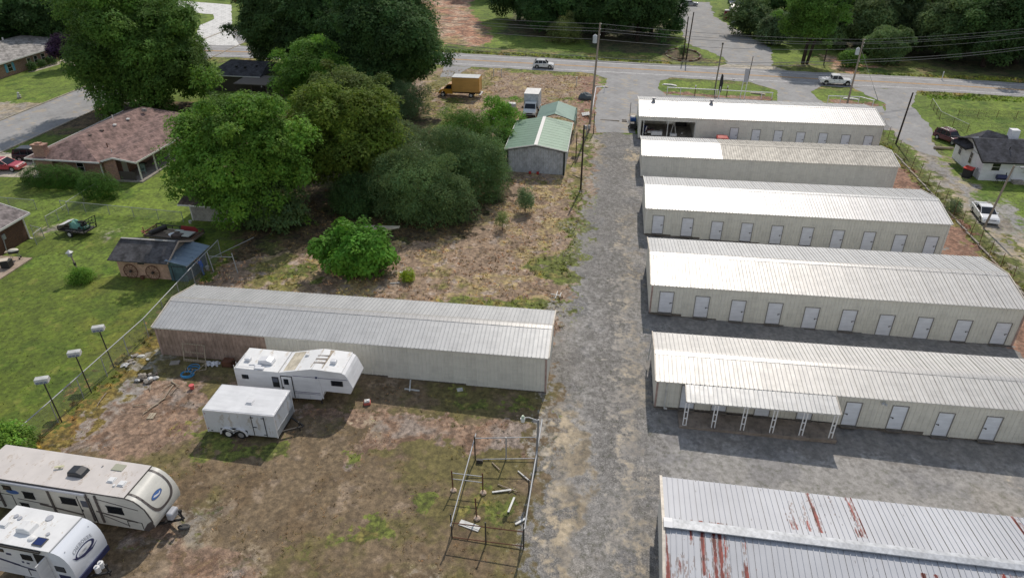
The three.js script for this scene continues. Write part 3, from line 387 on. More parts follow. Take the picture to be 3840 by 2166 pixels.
{ const base = stepBase([[4.8, .13], [7.75, -.1], [10.78, -.25], [16.5, -.45], [23, -.68]]);
  storage({ name: 'storage_building', label: 'tan storage building with ten white doors, pinkish corner trim and a fully visible front', group: G1, key: 'b4', x0: 4.95, x1: 35.1, zf: -53.95, zb: -62.9, he: 2.95, hr: 3.72, base, steps: [7.75, 10.78, 16.5, 23], doors: row(10, 5.68, 3.055, 1.25, 2.14, base), roofOf: () => mRoofWarm, roofBack: () => mRoof, cap: mCapBright, trim: mTrimPink, rake: mTrimPale }); }
{ const base = stepBase([[4.8, .12], [12, 0], [17.6, -.16], [23.5, -.42]]);
  const mk = (x, right) => ({ x, w: 1.1, h: 2.1, y: base(x + .5) + .02, right });
  const o = storage({ name: 'storage_building', label: 'low tan storage building with a lean-to canopy on white ladder posts', group: G1, key: 'b5', x0: 4.9, x1: 35.1, zf: -41.1, zb: -47.1, he: 2.47, hr: 2.9, base, steps: [12, 17.6, 23.5], doors: [mk(6.64), mk(8.9), mk(11.9), mk(14.8), mk(17.88, false), mk(20.92, false), mk(23.98, false), mk(27.06, false), mk(30.1, false)], roofOf: () => mRoofWarm, roofBack: () => mRoofWarm, cap: mCapBright, trim: mTrimPink, rake: mTrimPale, doorMat: M('white_door_bluish', [.86, .91, .98], .4, { map: metalMap }) });
  // lean-to canopy: its sheets carry on from the eave at a lower pitch
  const n = 11, w = (17.02 - 6.86) / n; for (let i = 0; i < n; i++) part(o, 'canopy_panel', cached('can' + i % 3, () => shiftUV(ribSheet(w, [2.16, -39.3], [2.44, -40.93], w / 3), i, i * 2)), mRoof).position.x = 6.86 + i * w;
  part(o, 'canopy_beam', bx(10.1, .14, .06, 11.94, 2.06, -39.42), mWhite); for (const x of [6.84, 17.04]) part(o, 'canopy_edge', bar([x, 2.17, -39.3], [x, 2.45, -40.95], .05, .1), mTrimPale);
  for (let i = 0; i < 6; i++) { const x = 6.95 + i * 1.97, yb = hT(x) + .03; part(o, 'canopy_post', mg([bs(.065, 2.0 - yb, .065, x - .11, yb, -39.42), bs(.065, 2.0 - yb, .065, x + .11, yb, -39.42), ...[.05, .35, .62, 1].map((t) => bx(.2, .06, .06, x, yb + t * (1.98 - yb), -39.42))]), mWhiteClean); }
  part(o, 'porch_slab', bx(10.6, .3, 1.75, 11.9, -.16, -40.1), M('porch_concrete', [.34, .29, .25], .9, { map: grimeMap }));
  part(o, 'downspout', mg([bx(.09, 2.2, .08, 5.62, 1.2, -40.98), bx(.24, .08, .1, 5.7, .14, -40.9)]), mWhite); part(o, 'downspout', mg([rod([4.74, 2.3, -46.6], [4.6, .5, -46.2], .05)]), mWhite);
  part(o, 'security_light', mg([bx(.1, .1, .12, 20.25, 2.2, -40.98), rb(.16, .14, .22, .04, 20.15, 2.14, -40.86), rb(.16, .14, .22, .04, 20.36, 2.1, -40.86)]), mWhite);
}
// rust-stained roof nearest the camera, turned a degree off the row
const rustTex = tex(2048, 512, (x, y, o) => {
  const X = x / 2048 * 30, Y = y / 512 * 10; const sh = Math.floor(X / .3), s = hash(sh, 5), fx = X / .3 - sh; let v = 184 + 4 * fn(X * 17, Y * 17, 512) + 4 * (hash(x, y) - .5), r = v - 2, g = v, b = v + 5;
  const band = (X > 6.6 && X < 10.6 && Y < 4.2) || (X < 4.2 && Y > 4.4) || (X > 12.6 && X < 14 && Y > 6) || (X > 19 && Y < 4) || (X > 16 && X < 18 && Y > 5.5);
  const n = fn(X * 60, Y * 9, 512) + .5 * fn(X * 160, Y * 40, 512); const lim = band ? -.5 + 1.9 * s : 2.2 + s;
  const mid = Math.abs(fx - .5) < .26 + .08 * fn(X * 30, Y * 50, 256);
  const e = ss(lim - .25, lim + .2, n + .25 * (hash(x >> 1, y >> 1) - .5)) * ss(.44, .3, Math.abs(fx - .5)) * (mid ? 1 : .25), k = .8 + .35 * hash(x >> 2, y >> 4) + .1 * fn(X * 40, Y * 40, 256);
  r += (122 * k - r) * e; g += (54 * k - g) * e; b += (46 * k - b) * e; if (band && e < .3 && n > lim - .6 && hash(x >> 2, y >> 3) > .6) { r -= 30; g -= 40; b -= 46; } if (hash(x >> 1, y >> 3) > .9985) { r -= 70; g -= 74; b -= 78; }
  o[0] = r; o[1] = g; o[2] = b;
});
rustTex.wrapS = rustTex.wrapT = THREE.ClampToEdgeWrapping;
{ const mOld = M('rust_streaked_roof', [1, 1, 1], .6, { map: rustTex, metalness: .1 });
  const o = thing('storage_building', 'old storage building in the foreground with red rust streaks on its pale roof', 'building', [4.62, 0, -27.35], -1.45 * Math.PI / 180, G1);
  const L = 30, he = 2.75, hr = 3.3, n = 33, w = L / n, ze = 4.05, fixUV = (g, x, back) => { const p = g.attributes.position, u = new Float32Array(p.count * 2); for (let k = 0; k < p.count; k++) { u[k * 2] = (p.getX(k) + x) / 30; u[k * 2 + 1] = (p.getZ(k) + 5) / 10; } g.setAttribute('uv', new THREE.BufferAttribute(u, 2)); return g; };
  for (let i = 0; i < n; i++) { part(o, 'roof_panel', fixUV(ribSheet(w, [he, -ze], [hr, -.05], w / 3, .045, .06), i * w), mOld).position.x = i * w; part(o, 'roof_panel', fixUV(ribSheet(w, [he, ze], [hr, .05], w / 3, .045, .06), i * w), mOld).position.x = i * w; }
  const mCap = M('ridge_cap_blue_grey', [.62, .64, .68], .4, { metalness: .3, map: dustMap });
  for (let i = 0; i < 10; i++) part(o, 'ridge_cap', mg([quad([0, hr + .2, 0], [3, hr + .2, 0], [3, hr + .15, .32], [0, hr + .15, .32]), quad([0, hr + .2, 0], [3, hr + .2, 0], [3, hr + .1, -.34], [0, hr + .1, -.34]), quad([0, hr + .15, .32], [3, hr + .15, .32], [3, hr + .08, .32], [0, hr + .08, .32]), quad([0, hr + .1, -.34], [3, hr + .1, -.34], [3, hr - .03, -.34], [0, hr - .03, -.34])]), mCap).position.set(i * 3 + .25, (i % 2) * .004, 0);
  part(o, 'ridge_end_cap', mg([quad([-.06, hr + .22, 0], [.4, hr + .22, 0], [.4, hr + .16, .36], [-.06, hr + .16, .36]), quad([-.06, hr + .22, 0], [.4, hr + .22, 0], [.4, hr + .12, -.36], [-.06, hr + .12, -.36]), quad([-.06, hr + .22, 0], [-.06, hr + .12, -.36], [-.06, hr - .05, -.36], [-.06, hr - .05, .36])]), mWhiteClean);
  for (const s of [-1, 1]) part(o, 'rake_trim', bar([-.06, he + .02, s * ze], [-.06, hr + .03, 0], .16, .14), mTrimPale);
  gableEnd(o, .06, ze - .2, -ze + .2, -.1, he - .02, hr - .02, mTan2, -1);
  part(o, 'back_wall', bx(L - .1, he + .6, .06, L / 2, he / 2 - .3, -ze + .22), mTan); part(o, 'front_wall', bx(L - .1, he + .6, .06, L / 2, he / 2 - .3, ze - .22), mTan); part(o, 'end_wall', bx(.06, he + .6, 2 * ze - .5, L - .1, he / 2 - .3, 0), mTan);
}
// the long building on the left of the drive
{ const base = stepBase([[-34, .68], [-28, .58], [-21, .48], [-15.1, .34], [-9.05, .2]]);
  const o = storage({ name: 'storage_building', label: 'long grey-roofed storage building left of the drive, its left third pinkish', key: 'lb', x0: -33.4, x1: -3.0, zf: -41.55, zb: -47.8, he: 3.35, hr: 4.03, base, steps: [-28, -21, -15.1, -9.05], doors: [], roofOf: () => mRoof, cap: mCapBright, wallOf: (x) => x < -24.1 ? mPink : mTan, trim: mTrimPink, rake: mTrimPale, baseL: .6 });
}
// ---------------------------------------------------------------- trees and bushes
// a spray: a twig end with leaf-shaped faces, unit about 1 m across
function sprayGeo(n, len, wid, spread, s, droop = .2) {
  reseed(s); const P = [], C = [];
  for (let i = 0; i < n; i++) {
    const a = rnd() * 6.283, r = spread * Math.sqrt(rnd()), p = V(r * Math.cos(a), rr(-.22, .25) - droop * r * r, r * Math.sin(a)), dir = V(Math.cos(a) + rr(-.7, .7), rr(-.5, .35), Math.sin(a) + rr(-.7, .7)).normalize(), side = V(rr(-.4, .4), 1, rr(-.4, .4)).cross(dir).normalize(), L = len * rr(.7, 1.3), W = wid * rr(.7, 1.3), up = dir.clone().cross(side).multiplyScalar(rr(.02, .1) * L);
    const t = p.clone().addScaledVector(dir, L), m = p.clone().addScaledVector(dir, L * .45), l = m.clone().addScaledVector(side, W / 2).add(up), q = m.clone().addScaledVector(side, -W / 2).add(up);
    for (const v of [p, l, t, p, t, q]) P.push(v.x, v.y, v.z); const k = rr(.78, 1.2), y = rr(-.1, .14); for (let j = 0; j < 6; j++) C.push(k * (1 + y), k, k * (1 - y));
  }
  const g = new THREE.BufferGeometry(); g.setAttribute('position', new THREE.Float32BufferAttribute(P, 3)); g.setAttribute('color', new THREE.Float32BufferAttribute(C, 3)); g.computeVertexNormals(); return g;
}
const SPRAY = { broad: sprayGeo(20, .3, .17, .55, 11), big: sprayGeo(14, .42, .3, .6, 12), fine: sprayGeo(30, .24, .075, .6, 13, .35), tuft: sprayGeo(22, .26, .14, .45, 14, .1) };
const leafMat = (key, c, t = .48) => M(key, c, .85, { vertexColors: true, transmission: t, thickness: 0, specularIntensity: .25 });
const LEAF = { mid: leafMat('leaf_mid', [0.146, 0.283, 0.047]), bright: leafMat('leaf_bright', [0.192, 0.358, 0.050]), yellow: leafMat('leaf_yellow_green', [0.215, 0.31, 0.04]), dark: leafMat('leaf_dark', [0.077, 0.163, 0.047]), deep: leafMat('leaf_deep', [0.096, 0.187, 0.053]), grey: leafMat('leaf_grey_green', [0.177, 0.275, 0.118]), scrub: leafMat('leaf_scrub', [0.177, 0.275, 0.096]), purple: leafMat('leaf_purple', [0.054, 0.028, 0.062], .15), olive: leafMat('leaf_olive', [0.177, 0.250, 0.056]), pale: leafMat('leaf_pale', [0.215, 0.291, 0.094]) };
const mBark = M('bark', [.14, .11, .085], .95, { map: woodMap }), mBarkDark = M('bark_dark', [.075, .06, .048], .95, { map: woodMap }), mTwig = M('dead_twigs', [.22, .18, .15], .95);
function limb(a, b, r0, r1, bend, n = 5) { // bent tapering tube
  const A = V(...a), B = V(...b), mid = A.clone().lerp(B, .5).add(V(rr(-1, 1) * bend, Math.abs(bend) * .4, rr(-1, 1) * bend)), c = new THREE.QuadraticBezierCurve3(A, mid, B), g = []; let pp = A, pr = r0;
  for (let i = 1; i <= n; i++) { const q = c.getPoint(i / n), r = r0 + (r1 - r0) * i / n; g.push(rod(pp.toArray(), q.toArray(), pr, r, 7)); pp = q; pr = r; } return mg(g);
}
/* crown = list of lobes [x,y,z,rx,ry,rz] about the base; sprays are spread over the lobes' outer shells */
function crownMesh(parent, lobes, dens, spray, mat, size, tint, inner = .12) {
  const areas = lobes.map((l) => Math.pow((Math.pow(l[3] * l[4], 1.6) + Math.pow(l[3] * l[5], 1.6) + Math.pow(l[4] * l[5], 1.6)) / 3, 1 / 1.6) * 12.57), out = [], q = new THREE.Quaternion(), e = new THREE.Euler(), d = V();
  lobes.forEach((l, li) => {
    const n = Math.round(areas[li] * dens), lt = rr(.7, 1.32);
    for (let i = 0; i < n; i++) {
      const u = rr(-1, 1), a = rnd() * 6.283, s = Math.sqrt(1 - u * u); d.set(s * Math.cos(a), u, s * Math.sin(a)); if (d.y < -.3 && rnd() < .45) continue;
      const f = rnd() < inner ? rr(.35, .8) : (rnd() < .12 ? rr(1.05, 1.38) : rr(.8, 1.07)) + .1 * fn(d.x * 3 + li * 7 + l[0], d.y * 3 + d.z * 3 + l[2], 9), p = V(l[0] + d.x * l[3] * f, l[1] + d.y * l[4] * f, l[2] + d.z * l[5] * f);
      let inside = false; for (let k = 0; k < lobes.length; k++) if (k !== li) { const m = lobes[k]; if (((p.x - m[0]) / m[3]) ** 2 + ((p.y - m[1]) / m[4]) ** 2 + ((p.z - m[2]) / m[5]) ** 2 < .5) { inside = true; break; } } if (inside || p.y < .15) continue;
      out.push([p, d.clone(), rr(.7, 1.3) * size, lt * rr(.88, 1.12), rr(-.07, .09)]);
    }
  });
  const im = new THREE.InstancedMesh(spray, mat, out.length), m4 = new THREE.Matrix4(), S = V(), up = V(0, 1, 0), t = V(), col = new THREE.Color();
  out.forEach(([p, n, s, k, y], i) => { t.copy(n).lerp(up, .45).normalize(); q.setFromUnitVectors(up, t); q.multiply(new THREE.Quaternion().setFromAxisAngle(up, rnd() * 6.283)); S.set(s, s, s); m4.compose(p, q, S); im.setMatrixAt(i, m4); im.setColorAt(i, col.setRGB(k * (1 + y) * tint[0], k * tint[1], k * (1 - y) * tint[2])); });
  im.name = 'crown'; im.castShadow = im.receiveShadow = true; im.userData = { kind: 'stuff' }; parent.add(im); return im;
}
// round-headed tree: envelope radii (rx, ry, rz) about height cy, filled with lobes
function lobesFor(rx, ry, rz, cy, n, lr) {
  const L = []; n = Math.round(n * 2.3); const ph = rnd() * 90; for (let i = 0; i < n; i++) { const k = (i + .5) / n, out = rnd() < .2, u = 1 - 1.78 * k, a = i * 2.39996 + rr(-.5, .5), s = Math.sqrt(Math.max(0, 1 - u * u)), f = (out ? rr(.95, 1.14) : rr(.5, .9)) * (1 + .13 * fn(Math.cos(a) * s * 2 + ph, u * 2 + Math.sin(a) * s * 2, 5)), r = lr * (out ? rr(.28, .45) : rr(.4, .85)); L.push([rx * .8 * f * s * Math.cos(a), cy + ry * f * u, rz * .8 * f * s * Math.sin(a), r * Math.min(1.15, rx / ry * .5 + .55), r * .82, r * Math.min(1.15, rz / ry * .5 + .55)]); }
  L.push([0, cy, 0, rx * .55, ry * .6, rz * .55]); return L;
}
const TREEGROUP = {};
function tree(name, label, x, z, o) {
  reseed((x * 131 + z * 977 + 5e6) | 0); const T = thing(name, label, o.cat || 'tree', [x, hT(x), z], 0, o.group); const { rx, ry, rz = rx, cy } = o, L = o.lobes || lobesFor(rx, ry, rz, cy, o.n || 22, o.lr || rx * .42), bark = o.bark || mBark;
  const tr = o.trunk ?? rx * .055;
  if (tr > 0) { const lean = o.lean || [0, 0], top = [lean[0], cy - ry * .1, lean[1]]; const G = [limb([0, -.2, 0], top, tr * 1.25, tr * .55, tr, 6)]; for (let i = 0; i < (o.limbs || 7); i++) { const l = L[Math.floor(rnd() * (L.length - 1))], t = rr(.35, .85); G.push(limb([top[0] * t, top[1] * t, top[2] * t], [l[0] * .9, l[1], l[2] * .9], tr * .42, tr * .1, rx * .08, 4)); } part(T, 'trunk', G, bark); if (o.stems) o.stems.forEach(([a, b]) => part(T, 'trunk', limb([a, -.2, b], [a * 3, cy, b * 3], tr, tr * .5, .3, 5), bark)); }
  crownMesh(T, L, o.dens || 2.7, SPRAY[o.spray || 'broad'], LEAF[o.leaf || 'mid'], o.size || 1, o.tint || [1, 1, 1], o.inner); return T;
}
const gNear = 'trees between the left houses and the field', gRoad = 'trees beyond the highway', gWood = 'woodland trees at the upper right';
tree('shade_tree', 'large spreading green tree in front of the brick house, right behind the pink shed', -36.8, -65.8, { rx: 8.3, ry: 7.4, rz: 7.2, cy: 6.9, n: 34, lr: 2.7, leaf: 'bright', dens: 2.7 });
tree('shade_tree', 'yellowish green tree right of the bright spreading tree, behind the scrub', -29.4, -75, { rx: 7.6, ry: 6.4, rz: 7, cy: 7.2, n: 30, lr: 2.5, leaf: 'yellow', tint: [.92, .92, 1] });
tree('shade_tree', 'huge round tree at the upper left between the street and the brick house', -71.4, -103.4, { rx: 12.2, ry: 10, rz: 10, cy: 9, n: 44, lr: 4, leaf: 'mid', dens: 2.6, size: 1.15, tint: [1, .95, 1] });
tree('shade_tree', 'tallest dark dense tree beside the yellow truck, touching the highway', -34.6, -110, { rx: 10.6, ry: 10, rz: 9.5, cy: 10.2, n: 44, lr: 3.6, leaf: 'deep', dens: 2.6, size: 1.15 });
tree('shade_tree', 'dark tree behind the black-roofed house, left of the tallest tree', -59.4, -128, { rx: 9.6, ry: 8.6, rz: 8.5, cy: 9.6, n: 36, lr: 3.4, leaf: 'deep', dens: 2.4, size: 1.2, tint: [1.1, 1, 1] });
tree('shade_tree', 'dark tree filling the gap between the two dark trees by the highway', -49, -124, { rx: 8, ry: 9, rz: 7, cy: 10, n: 28, lr: 3, leaf: 'deep', dens: 2.4, size: 1.15 });
tree('shade_tree', 'bright leafy tree right of the black-roofed house terrace', -42.4, -101, { rx: 6.8, ry: 5.6, rz: 6, cy: 6.4, n: 26, lr: 2.3, leaf: 'bright', tint: [.9, .95, 1] });
tree('willow_bush', 'grey-green feathery bush in front of the tallest dark tree', -31.5, -103, { rx: 5.2, ry: 3.2, rz: 5.6, cy: 3, n: 20, lr: 1.9, leaf: 'grey', spray: 'fine', trunk: .1 });
tree('shade_tree', 'olive tree standing behind the yellow-green tree', -33.5, -88, { rx: 6.4, ry: 5.2, rz: 6, cy: 6, n: 26, lr: 2.2, leaf: 'olive' });
tree('undergrowth', 'dark leafy undergrowth below the large spreading tree', -34, -64.2, { rx: 4.2, ry: 2.6, rz: 2.4, cy: 2.1, n: 14, lr: 1.5, leaf: 'scrub', trunk: .06, cat: 'bush', limbs: 3 });
const scr = (x, z, rx, ry, rz, label, o = {}) => tree('scrub_bush', label, x, z, { rx, ry, rz, cy: ry * .8, n: o.n || 22, lr: rx * .36, leaf: o.leaf || 'scrub', spray: 'fine', trunk: .08, limbs: 12, bark: mTwig, dens: 3.0, cat: 'bush', group: 'scrub thicket in the field', inner: .12, tint: o.tint, size: 1.05 });
scr(-19.2, -69.8, 6.2, 4.0, 3.4, 'wide thorny scrub bush at the near edge of the thicket');
scr(-14.8, -76.5, 4.8, 4.3, 4.4, 'dense scrub bush reaching the corner of the green shed', { tint: [.95, 1, 1] });
scr(-21.5, -77.5, 5.2, 4.4, 4.4, 'grey twiggy scrub bush in the middle of the thicket', { tint: [1.15, 1.05, 1.2] });
scr(-18.5, -88, 4.4, 3.8, 4, 'scrub bush behind the thicket, left of the green shed', { leaf: 'mid' });
scr(-26.5, -69.5, 3.6, 2.6, 2.6, 'low scrub at the left foot of the thicket', { leaf: 'deep' });
tree('sapling', 'fresh bright green young tree beside the green shed and white box truck', -14.6, -97.5, { rx: 3.6, ry: 3.0, rz: 3.2, cy: 3.1, n: 18, lr: 1.05, leaf: 'bright', trunk: .09, spray: 'tuft', dens: 2.4, tint: [1.1, 1.15, 1.1] });
tree('sapling', 'small leafy saplings against the left wall of the green shed', -13.4, -90.6, { rx: 1.5, ry: 2.6, rz: 3.2, cy: 2.4, n: 14, lr: .8, leaf: 'mid', trunk: .06, spray: 'tuft' });
tree('round_bush', 'big round bush with broad glossy leaves behind the left building', -22.4, -57, { rx: 4.2, ry: 2.7, rz: 3, cy: 2.2, n: 30, lr: 1.15, leaf: 'bright', spray: 'big', size: .8, dens: 5, trunk: .12, cat: 'bush', tint: [.8, 1, .9] });
tree('young_tree', 'small lone young tree in the dry field below the green shed', -8.3, -73.6, { rx: 1.1, ry: 1.3, cy: 1.5, n: 12, lr: .5, leaf: 'grey', trunk: .04, spray: 'fine', size: .6, dens: 9, cat: 'bush' });
tree('young_tree', 'half-bare little shrub left of the lone young tree', -10.2, -68.6, { rx: .8, ry: 1, cy: 1.2, n: 9, lr: .4, leaf: 'pale', trunk: .04, spray: 'fine', size: .6, dens: 6, cat: 'bush' });
tree('weed_clump', 'yellow-green weed clump beside white scraps near the round bush', -17.4, -56.3, { rx: .75, ry: .6, cy: .45, n: 10, lr: .3, leaf: 'yellow', trunk: 0, spray: 'tuft', size: .45, dens: 16, cat: 'plant', tint: [1.5, 1.4, 1] });
tree('ornamental_tree', 'small purple-leaved tree on the lawn before the garage door', -102.8, -126.7, { rx: 3.2, ry: 2, cy: 4, n: 14, lr: 1.3, leaf: 'purple', trunk: .1, dens: 3 });
const hedge = (x, z, rx, ry, rz, label) => tree('hedge', label, x, z, { lobes: [[0, ry * .85, 0, rx, ry, rz], [rx * .4, ry * .9, 0, rx * .55, ry, rz * .95], [-rx * .4, ry * .85, 0, rx * .6, ry * .95, rz * .95]], rx, ry, cy: ry * .8, leaf: 'mid', trunk: 0, spray: 'tuft', size: .3, dens: 26, inner: .05, cat: 'hedge', group: 'clipped hedges by the brick house', tint: [.5, .6, .5] });
hedge(-64.9, -71.6, 4.0, 1.45, 1.6, 'wide clipped hedge below the brick chimney'); hedge(-57.4, -69.4, 2.1, 1.55, 1.7, 'round clipped hedge by the chain-link gate');
tree('vine_thicket', 'bright leafy vine thicket on the fence beside the beige caravan', -36.6, -28.2, { rx: 2, ry: 1.9, rz: 2.6, cy: 1.5, n: 18, lr: .9, leaf: 'bright', trunk: 0, spray: 'tuft', dens: 7, size: .8, cat: 'bush' });
tree('young_tree', 'thin dark little tree alone on the left lawn', -44.2, -36.4, { rx: .9, ry: 1.1, cy: 1.4, n: 8, lr: .5, leaf: 'deep', trunk: .03, spray: 'fine', size: .6, dens: 6, cat: 'bush' });
tree('fence_bush', 'twiggy grey bush growing through the right fence by the white coupe', 41.3, -82.6, { rx: .9, ry: .8, cy: .7, n: 9, lr: .45, leaf: 'grey', trunk: .03, spray: 'fine', size: .6, dens: 6, cat: 'bush' });
// background trees
const bg = [
  [-118, -142, 8, 6.5, 'deep'], [-106, -150, 7, 6, 'deep'], [-98, -146, 7.5, 6.2, 'olive'], [-128, -133, 9, 7.5, 'dark'], [-136, -150, 9, 7, 'deep'],
];
bg.forEach(([x, z, r, h, leaf], i) => tree('background_tree', ['dark tree directly behind the grey-roofed house ridge', 'dark bushy tree behind the garage of the grey-roofed house', 'olive tree right of the garage behind the purple tree', 'dark tree at the upper left corner', 'dark tree farthest back in the upper left corner'][i], x, z, { rx: r, ry: h, cy: h * .95, n: 22, lr: r * .4, leaf, dens: 1.7, size: 1.5, group: 'trees behind the grey-roofed house' }));
const road = [
  [-15, -178, 9, 8, 'dark'], [-2, -176, 8.5, 8.5, 'deep'], [6, -172, 8, 9, 'deep'], [9.5, -182, 8, 9, 'dark'], [-24, -192, 9, 9, 'dark'], [-6, -200, 10, 10, 'deep'], [4, -205, 10, 11, 'dark'], [-36, -236, 12, 10, 'deep'], [-20, -232, 12, 10, 'dark'],
];
const roadLab = ['dark tree behind the pale shrub across the highway', 'dark tree straight across the highway from the left utility pole', 'tall dark tree beside the two bare poles', 'dark tree left of the far car park', 'dark tree right of the red clay site', 'tall tree second row across the highway', 'tall tree near the top beside the far car park', 'tree at the top edge behind the red clay site', 'tree at the top edge between clay site and woodland'];
road.forEach(([x, z, r, h, leaf], i) => tree('background_tree', roadLab[i], x, z, { rx: r, ry: h, cy: h * 1.02, n: 24, lr: r * .4, leaf, dens: 1.8, size: 1.4, group: gRoad, bark: mBarkDark }));
tree('pale_shrub', 'pale straggly shrub on the grass across the highway', -10.2, -166.5, { rx: 4.2, ry: 3, rz: 3, cy: 2.6, n: 18, lr: 1.4, leaf: 'pale', trunk: .08, spray: 'fine', cat: 'bush', tint: [1.1, 1, 1] });
tree('roadside_tree', 'twin-trunked tree beside the far car park entrance', 40, -157.8, { rx: 7, ry: 6.2, rz: 5.5, cy: 10.2, n: 28, lr: 2.4, leaf: 'mid', trunk: .34, lean: [.6, 0], stems: [[.75, .1]], bark: mBarkDark });
const wood = [[33.5, -186, 5, 4.5, 'scrub'], [37, -176, 4, 3.6, 'grey'], [49, -180, 7, 8, 'deep'], [56, -172, 6.5, 6, 'scrub'], [62, -178, 8, 9, 'grey'], [69, -166, 7, 7.5, 'scrub'], [76, -160, 8, 8.5, 'deep'], [84, -164, 9, 10, 'mid'], [92, -158, 8.5, 9, 'olive'], [100, -152, 8, 8, 'deep'], [74, -182, 9, 10, 'olive'], [86, -184, 10, 11, 'deep'], [100, -172, 10, 11, 'olive'], [60, -200, 9, 10, 'dark'], [46, -210, 9, 10, 'deep'], [76, -206, 10, 11, 'deep'], [94, -204, 11, 12, 'dark'], [112, -186, 11, 12, 'deep'], [110, -160, 9, 9, 'scrub'], [58, -228, 11, 11, 'deep'], [80, -232, 12, 12, 'olive'], [104, -228, 12, 12, 'deep'], [128, -206, 12, 12, 'dark'], [46, -188, 5.5, 7, 'mid'], [38.5, -222, 8, 8, 'dark']];
const woodLab = ['low tree at the left edge of the small white-roofed shed', 'low bushy tree at the bend of the far car park', 'dark tree rising behind the twin-trunked tree', 'small tree just right of the twin-trunked tree', 'grey-green tree in the middle of the wood edge', 'wood-edge tree above the right end of the pickup', 'dark wood-edge tree right of the leaning utility pole', 'green tree with a full crown left of the corner', 'olive tree at the wood edge near the right frame edge', 'dark tree at the wood edge touching the right frame edge', 'olive tree of the second rank right of the leaning pole', 'dark tree of the second rank near the upper right corner', 'olive tree of the second rank at the right frame edge', 'dark tree in the third rank above the twin-trunked tree', 'dark tree in the third rank left of it, by the white-roofed shed', 'dark tree in the third rank above the leaning pole', 'darkest tree in the third rank near the upper right corner', 'dark tree in the third rank beyond the right frame edge', 'scrubby tree at the roadside beyond the right frame edge', 'hindmost dark tree above the twin-trunked tree', 'hindmost olive tree above the leaning pole', 'hindmost dark tree near the upper right corner', 'hindmost darkest tree beyond the right frame edge', 'slim green tree between the white-roofed shed and the twin-trunked tree', 'dark tree directly behind the small white-roofed shed'];
wood.forEach(([x, z, r, h, leaf], i) => tree('woodland_tree', woodLab[i], x, z, { rx: r, ry: h, cy: h * .98, n: 22, lr: r * .4, leaf, dens: 1.8, size: 1.4, group: gWood, bark: mBarkDark, tint: [1.05, 1, 1.05] }));
tree('roadside_bush', 'round green bush on the clay path beside the right utility pole', 48.6, -156, { rx: 2.6, ry: 1.9, cy: 1.5, n: 14, lr: .9, leaf: 'mid', trunk: 0, spray: 'tuft', cat: 'bush' });
tree('roadside_bush', 'big rounded bush at the wood edge right of the utility pole', 56.5, -160, { rx: 5, ry: 4, cy: 3.4, n: 20, lr: 1.7, leaf: 'scrub', trunk: 0, cat: 'bush' });

// ---------------------------------------------------------------- ground cover: tufts in the rough field, yard and verges
function tuftGeo(n, h, s) { reseed(s); const P = []; for (let i = 0; i < n; i++) { const a = rnd() * 6.283, r = rr(0, .12), x = r * Math.cos(a), z = r * Math.sin(a), lx = rr(-.22, .22), lz = rr(-.22, .22), w = rr(.02, .045), H = h * rr(.5, 1.2), b = rnd() * 6.283; P.push(x - w * Math.cos(b), 0, z - w * Math.sin(b), x + w * Math.cos(b), 0, z + w * Math.sin(b), x + lx, H, z + lz); } const g = new THREE.BufferGeometry(); g.setAttribute('position', new THREE.Float32BufferAttribute(P, 3)); g.computeVertexNormals(); return g; }
const inPoly = (P, x, z) => { let c = false; for (let i = 0, j = P.length - 1; i < P.length; j = i++) if ((P[i][1] > z) !== (P[j][1] > z) && x < (P[j][0] - P[i][0]) * (z - P[i][1]) / (P[j][1] - P[i][1]) + P[i][0]) c = !c; return c; };
function scatter(name, polys, per, geo, s0, s1, skip = () => false, seed0 = 5, gain = 1.0) {
  reseed(seed0); const pts = [], o = [0, 0, 0]; for (const P of polys) { let a = 1e9, b = -1e9, c = 1e9, d = -1e9; for (const p of P) { a = Math.min(a, p[0]); b = Math.max(b, p[0]); c = Math.min(c, p[1]); d = Math.max(d, p[1]); } const n = Math.round((b - a) * (d - c) * per); for (let i = 0; i < n; i++) { const x = rr(a, b), z = rr(c, d); if (!inPoly(P, x, z) || skip(x, z)) continue; pts.push([x, z]); } }
  const im = new THREE.InstancedMesh(geo, M('tuft_blades', [1, 1, 1], .95), pts.length), m4 = new THREE.Matrix4(), q = new THREE.Quaternion(), col = new THREE.Color(), up = V(0, 1, 0);
  pts.forEach(([x, z], i) => { const s = rr(s0, s1); m4.compose(V(x, hT(x) - .01, z), q.setFromAxisAngle(up, rnd() * 6.283), V(s, s * rr(.6, 1.2), s)); im.setMatrixAt(i, m4); groundColor(x, z, o, .05); const k = rr(.75, 1.3) * gain; im.setColorAt(i, col.setRGB(Math.min(255, o[0] * k * rr(.94, 1.1)) / 255, Math.min(255, o[1] * k) / 255, Math.min(255, o[2] * k * .92) / 255, THREE.SRGBColorSpace)); });
  im.name = numbered(name); im.castShadow = im.receiveShadow = true; im.userData = { kind: 'stuff', label: name.replace(/_/g, ' ') + ' over the ground', category: 'weeds' }; scene.add(im);
}
const TUFT = tuftGeo(9, .3, 3), BLADE = tuftGeo(7, .16, 4);
scatter('dry_field_weeds', [[[-36, -48.4], [-3, -48.6], [-2.6, -60], [-2, -80], [-4.2, -84], [-13, -84], [-14, -97], [-28, -98], [-30, -86], [-36, -66]]], 8, BLADE, .5, 1.5, (x, z) => fn(x, z, 14) < -.6, 21, 1.3);
scatter('roadside_dry_weeds', [[[-32, -137], [-4, -138], [-2.4, -127], [-2.4, -104], [-13, -101], [-30, -106]]], 5, BLADE, .5, 1.5, (x, z) => fn(x, z, 14) < -.2, 22, 1.3);
scatter('yard_weeds', [[[-36, -20], [-2.9, -20], [-2.9, -41], [-36, -41]]], 7, BLADE, .3, .9, (x, z) => fn(x + 9, z, 11) < .1, 23, 1.25);
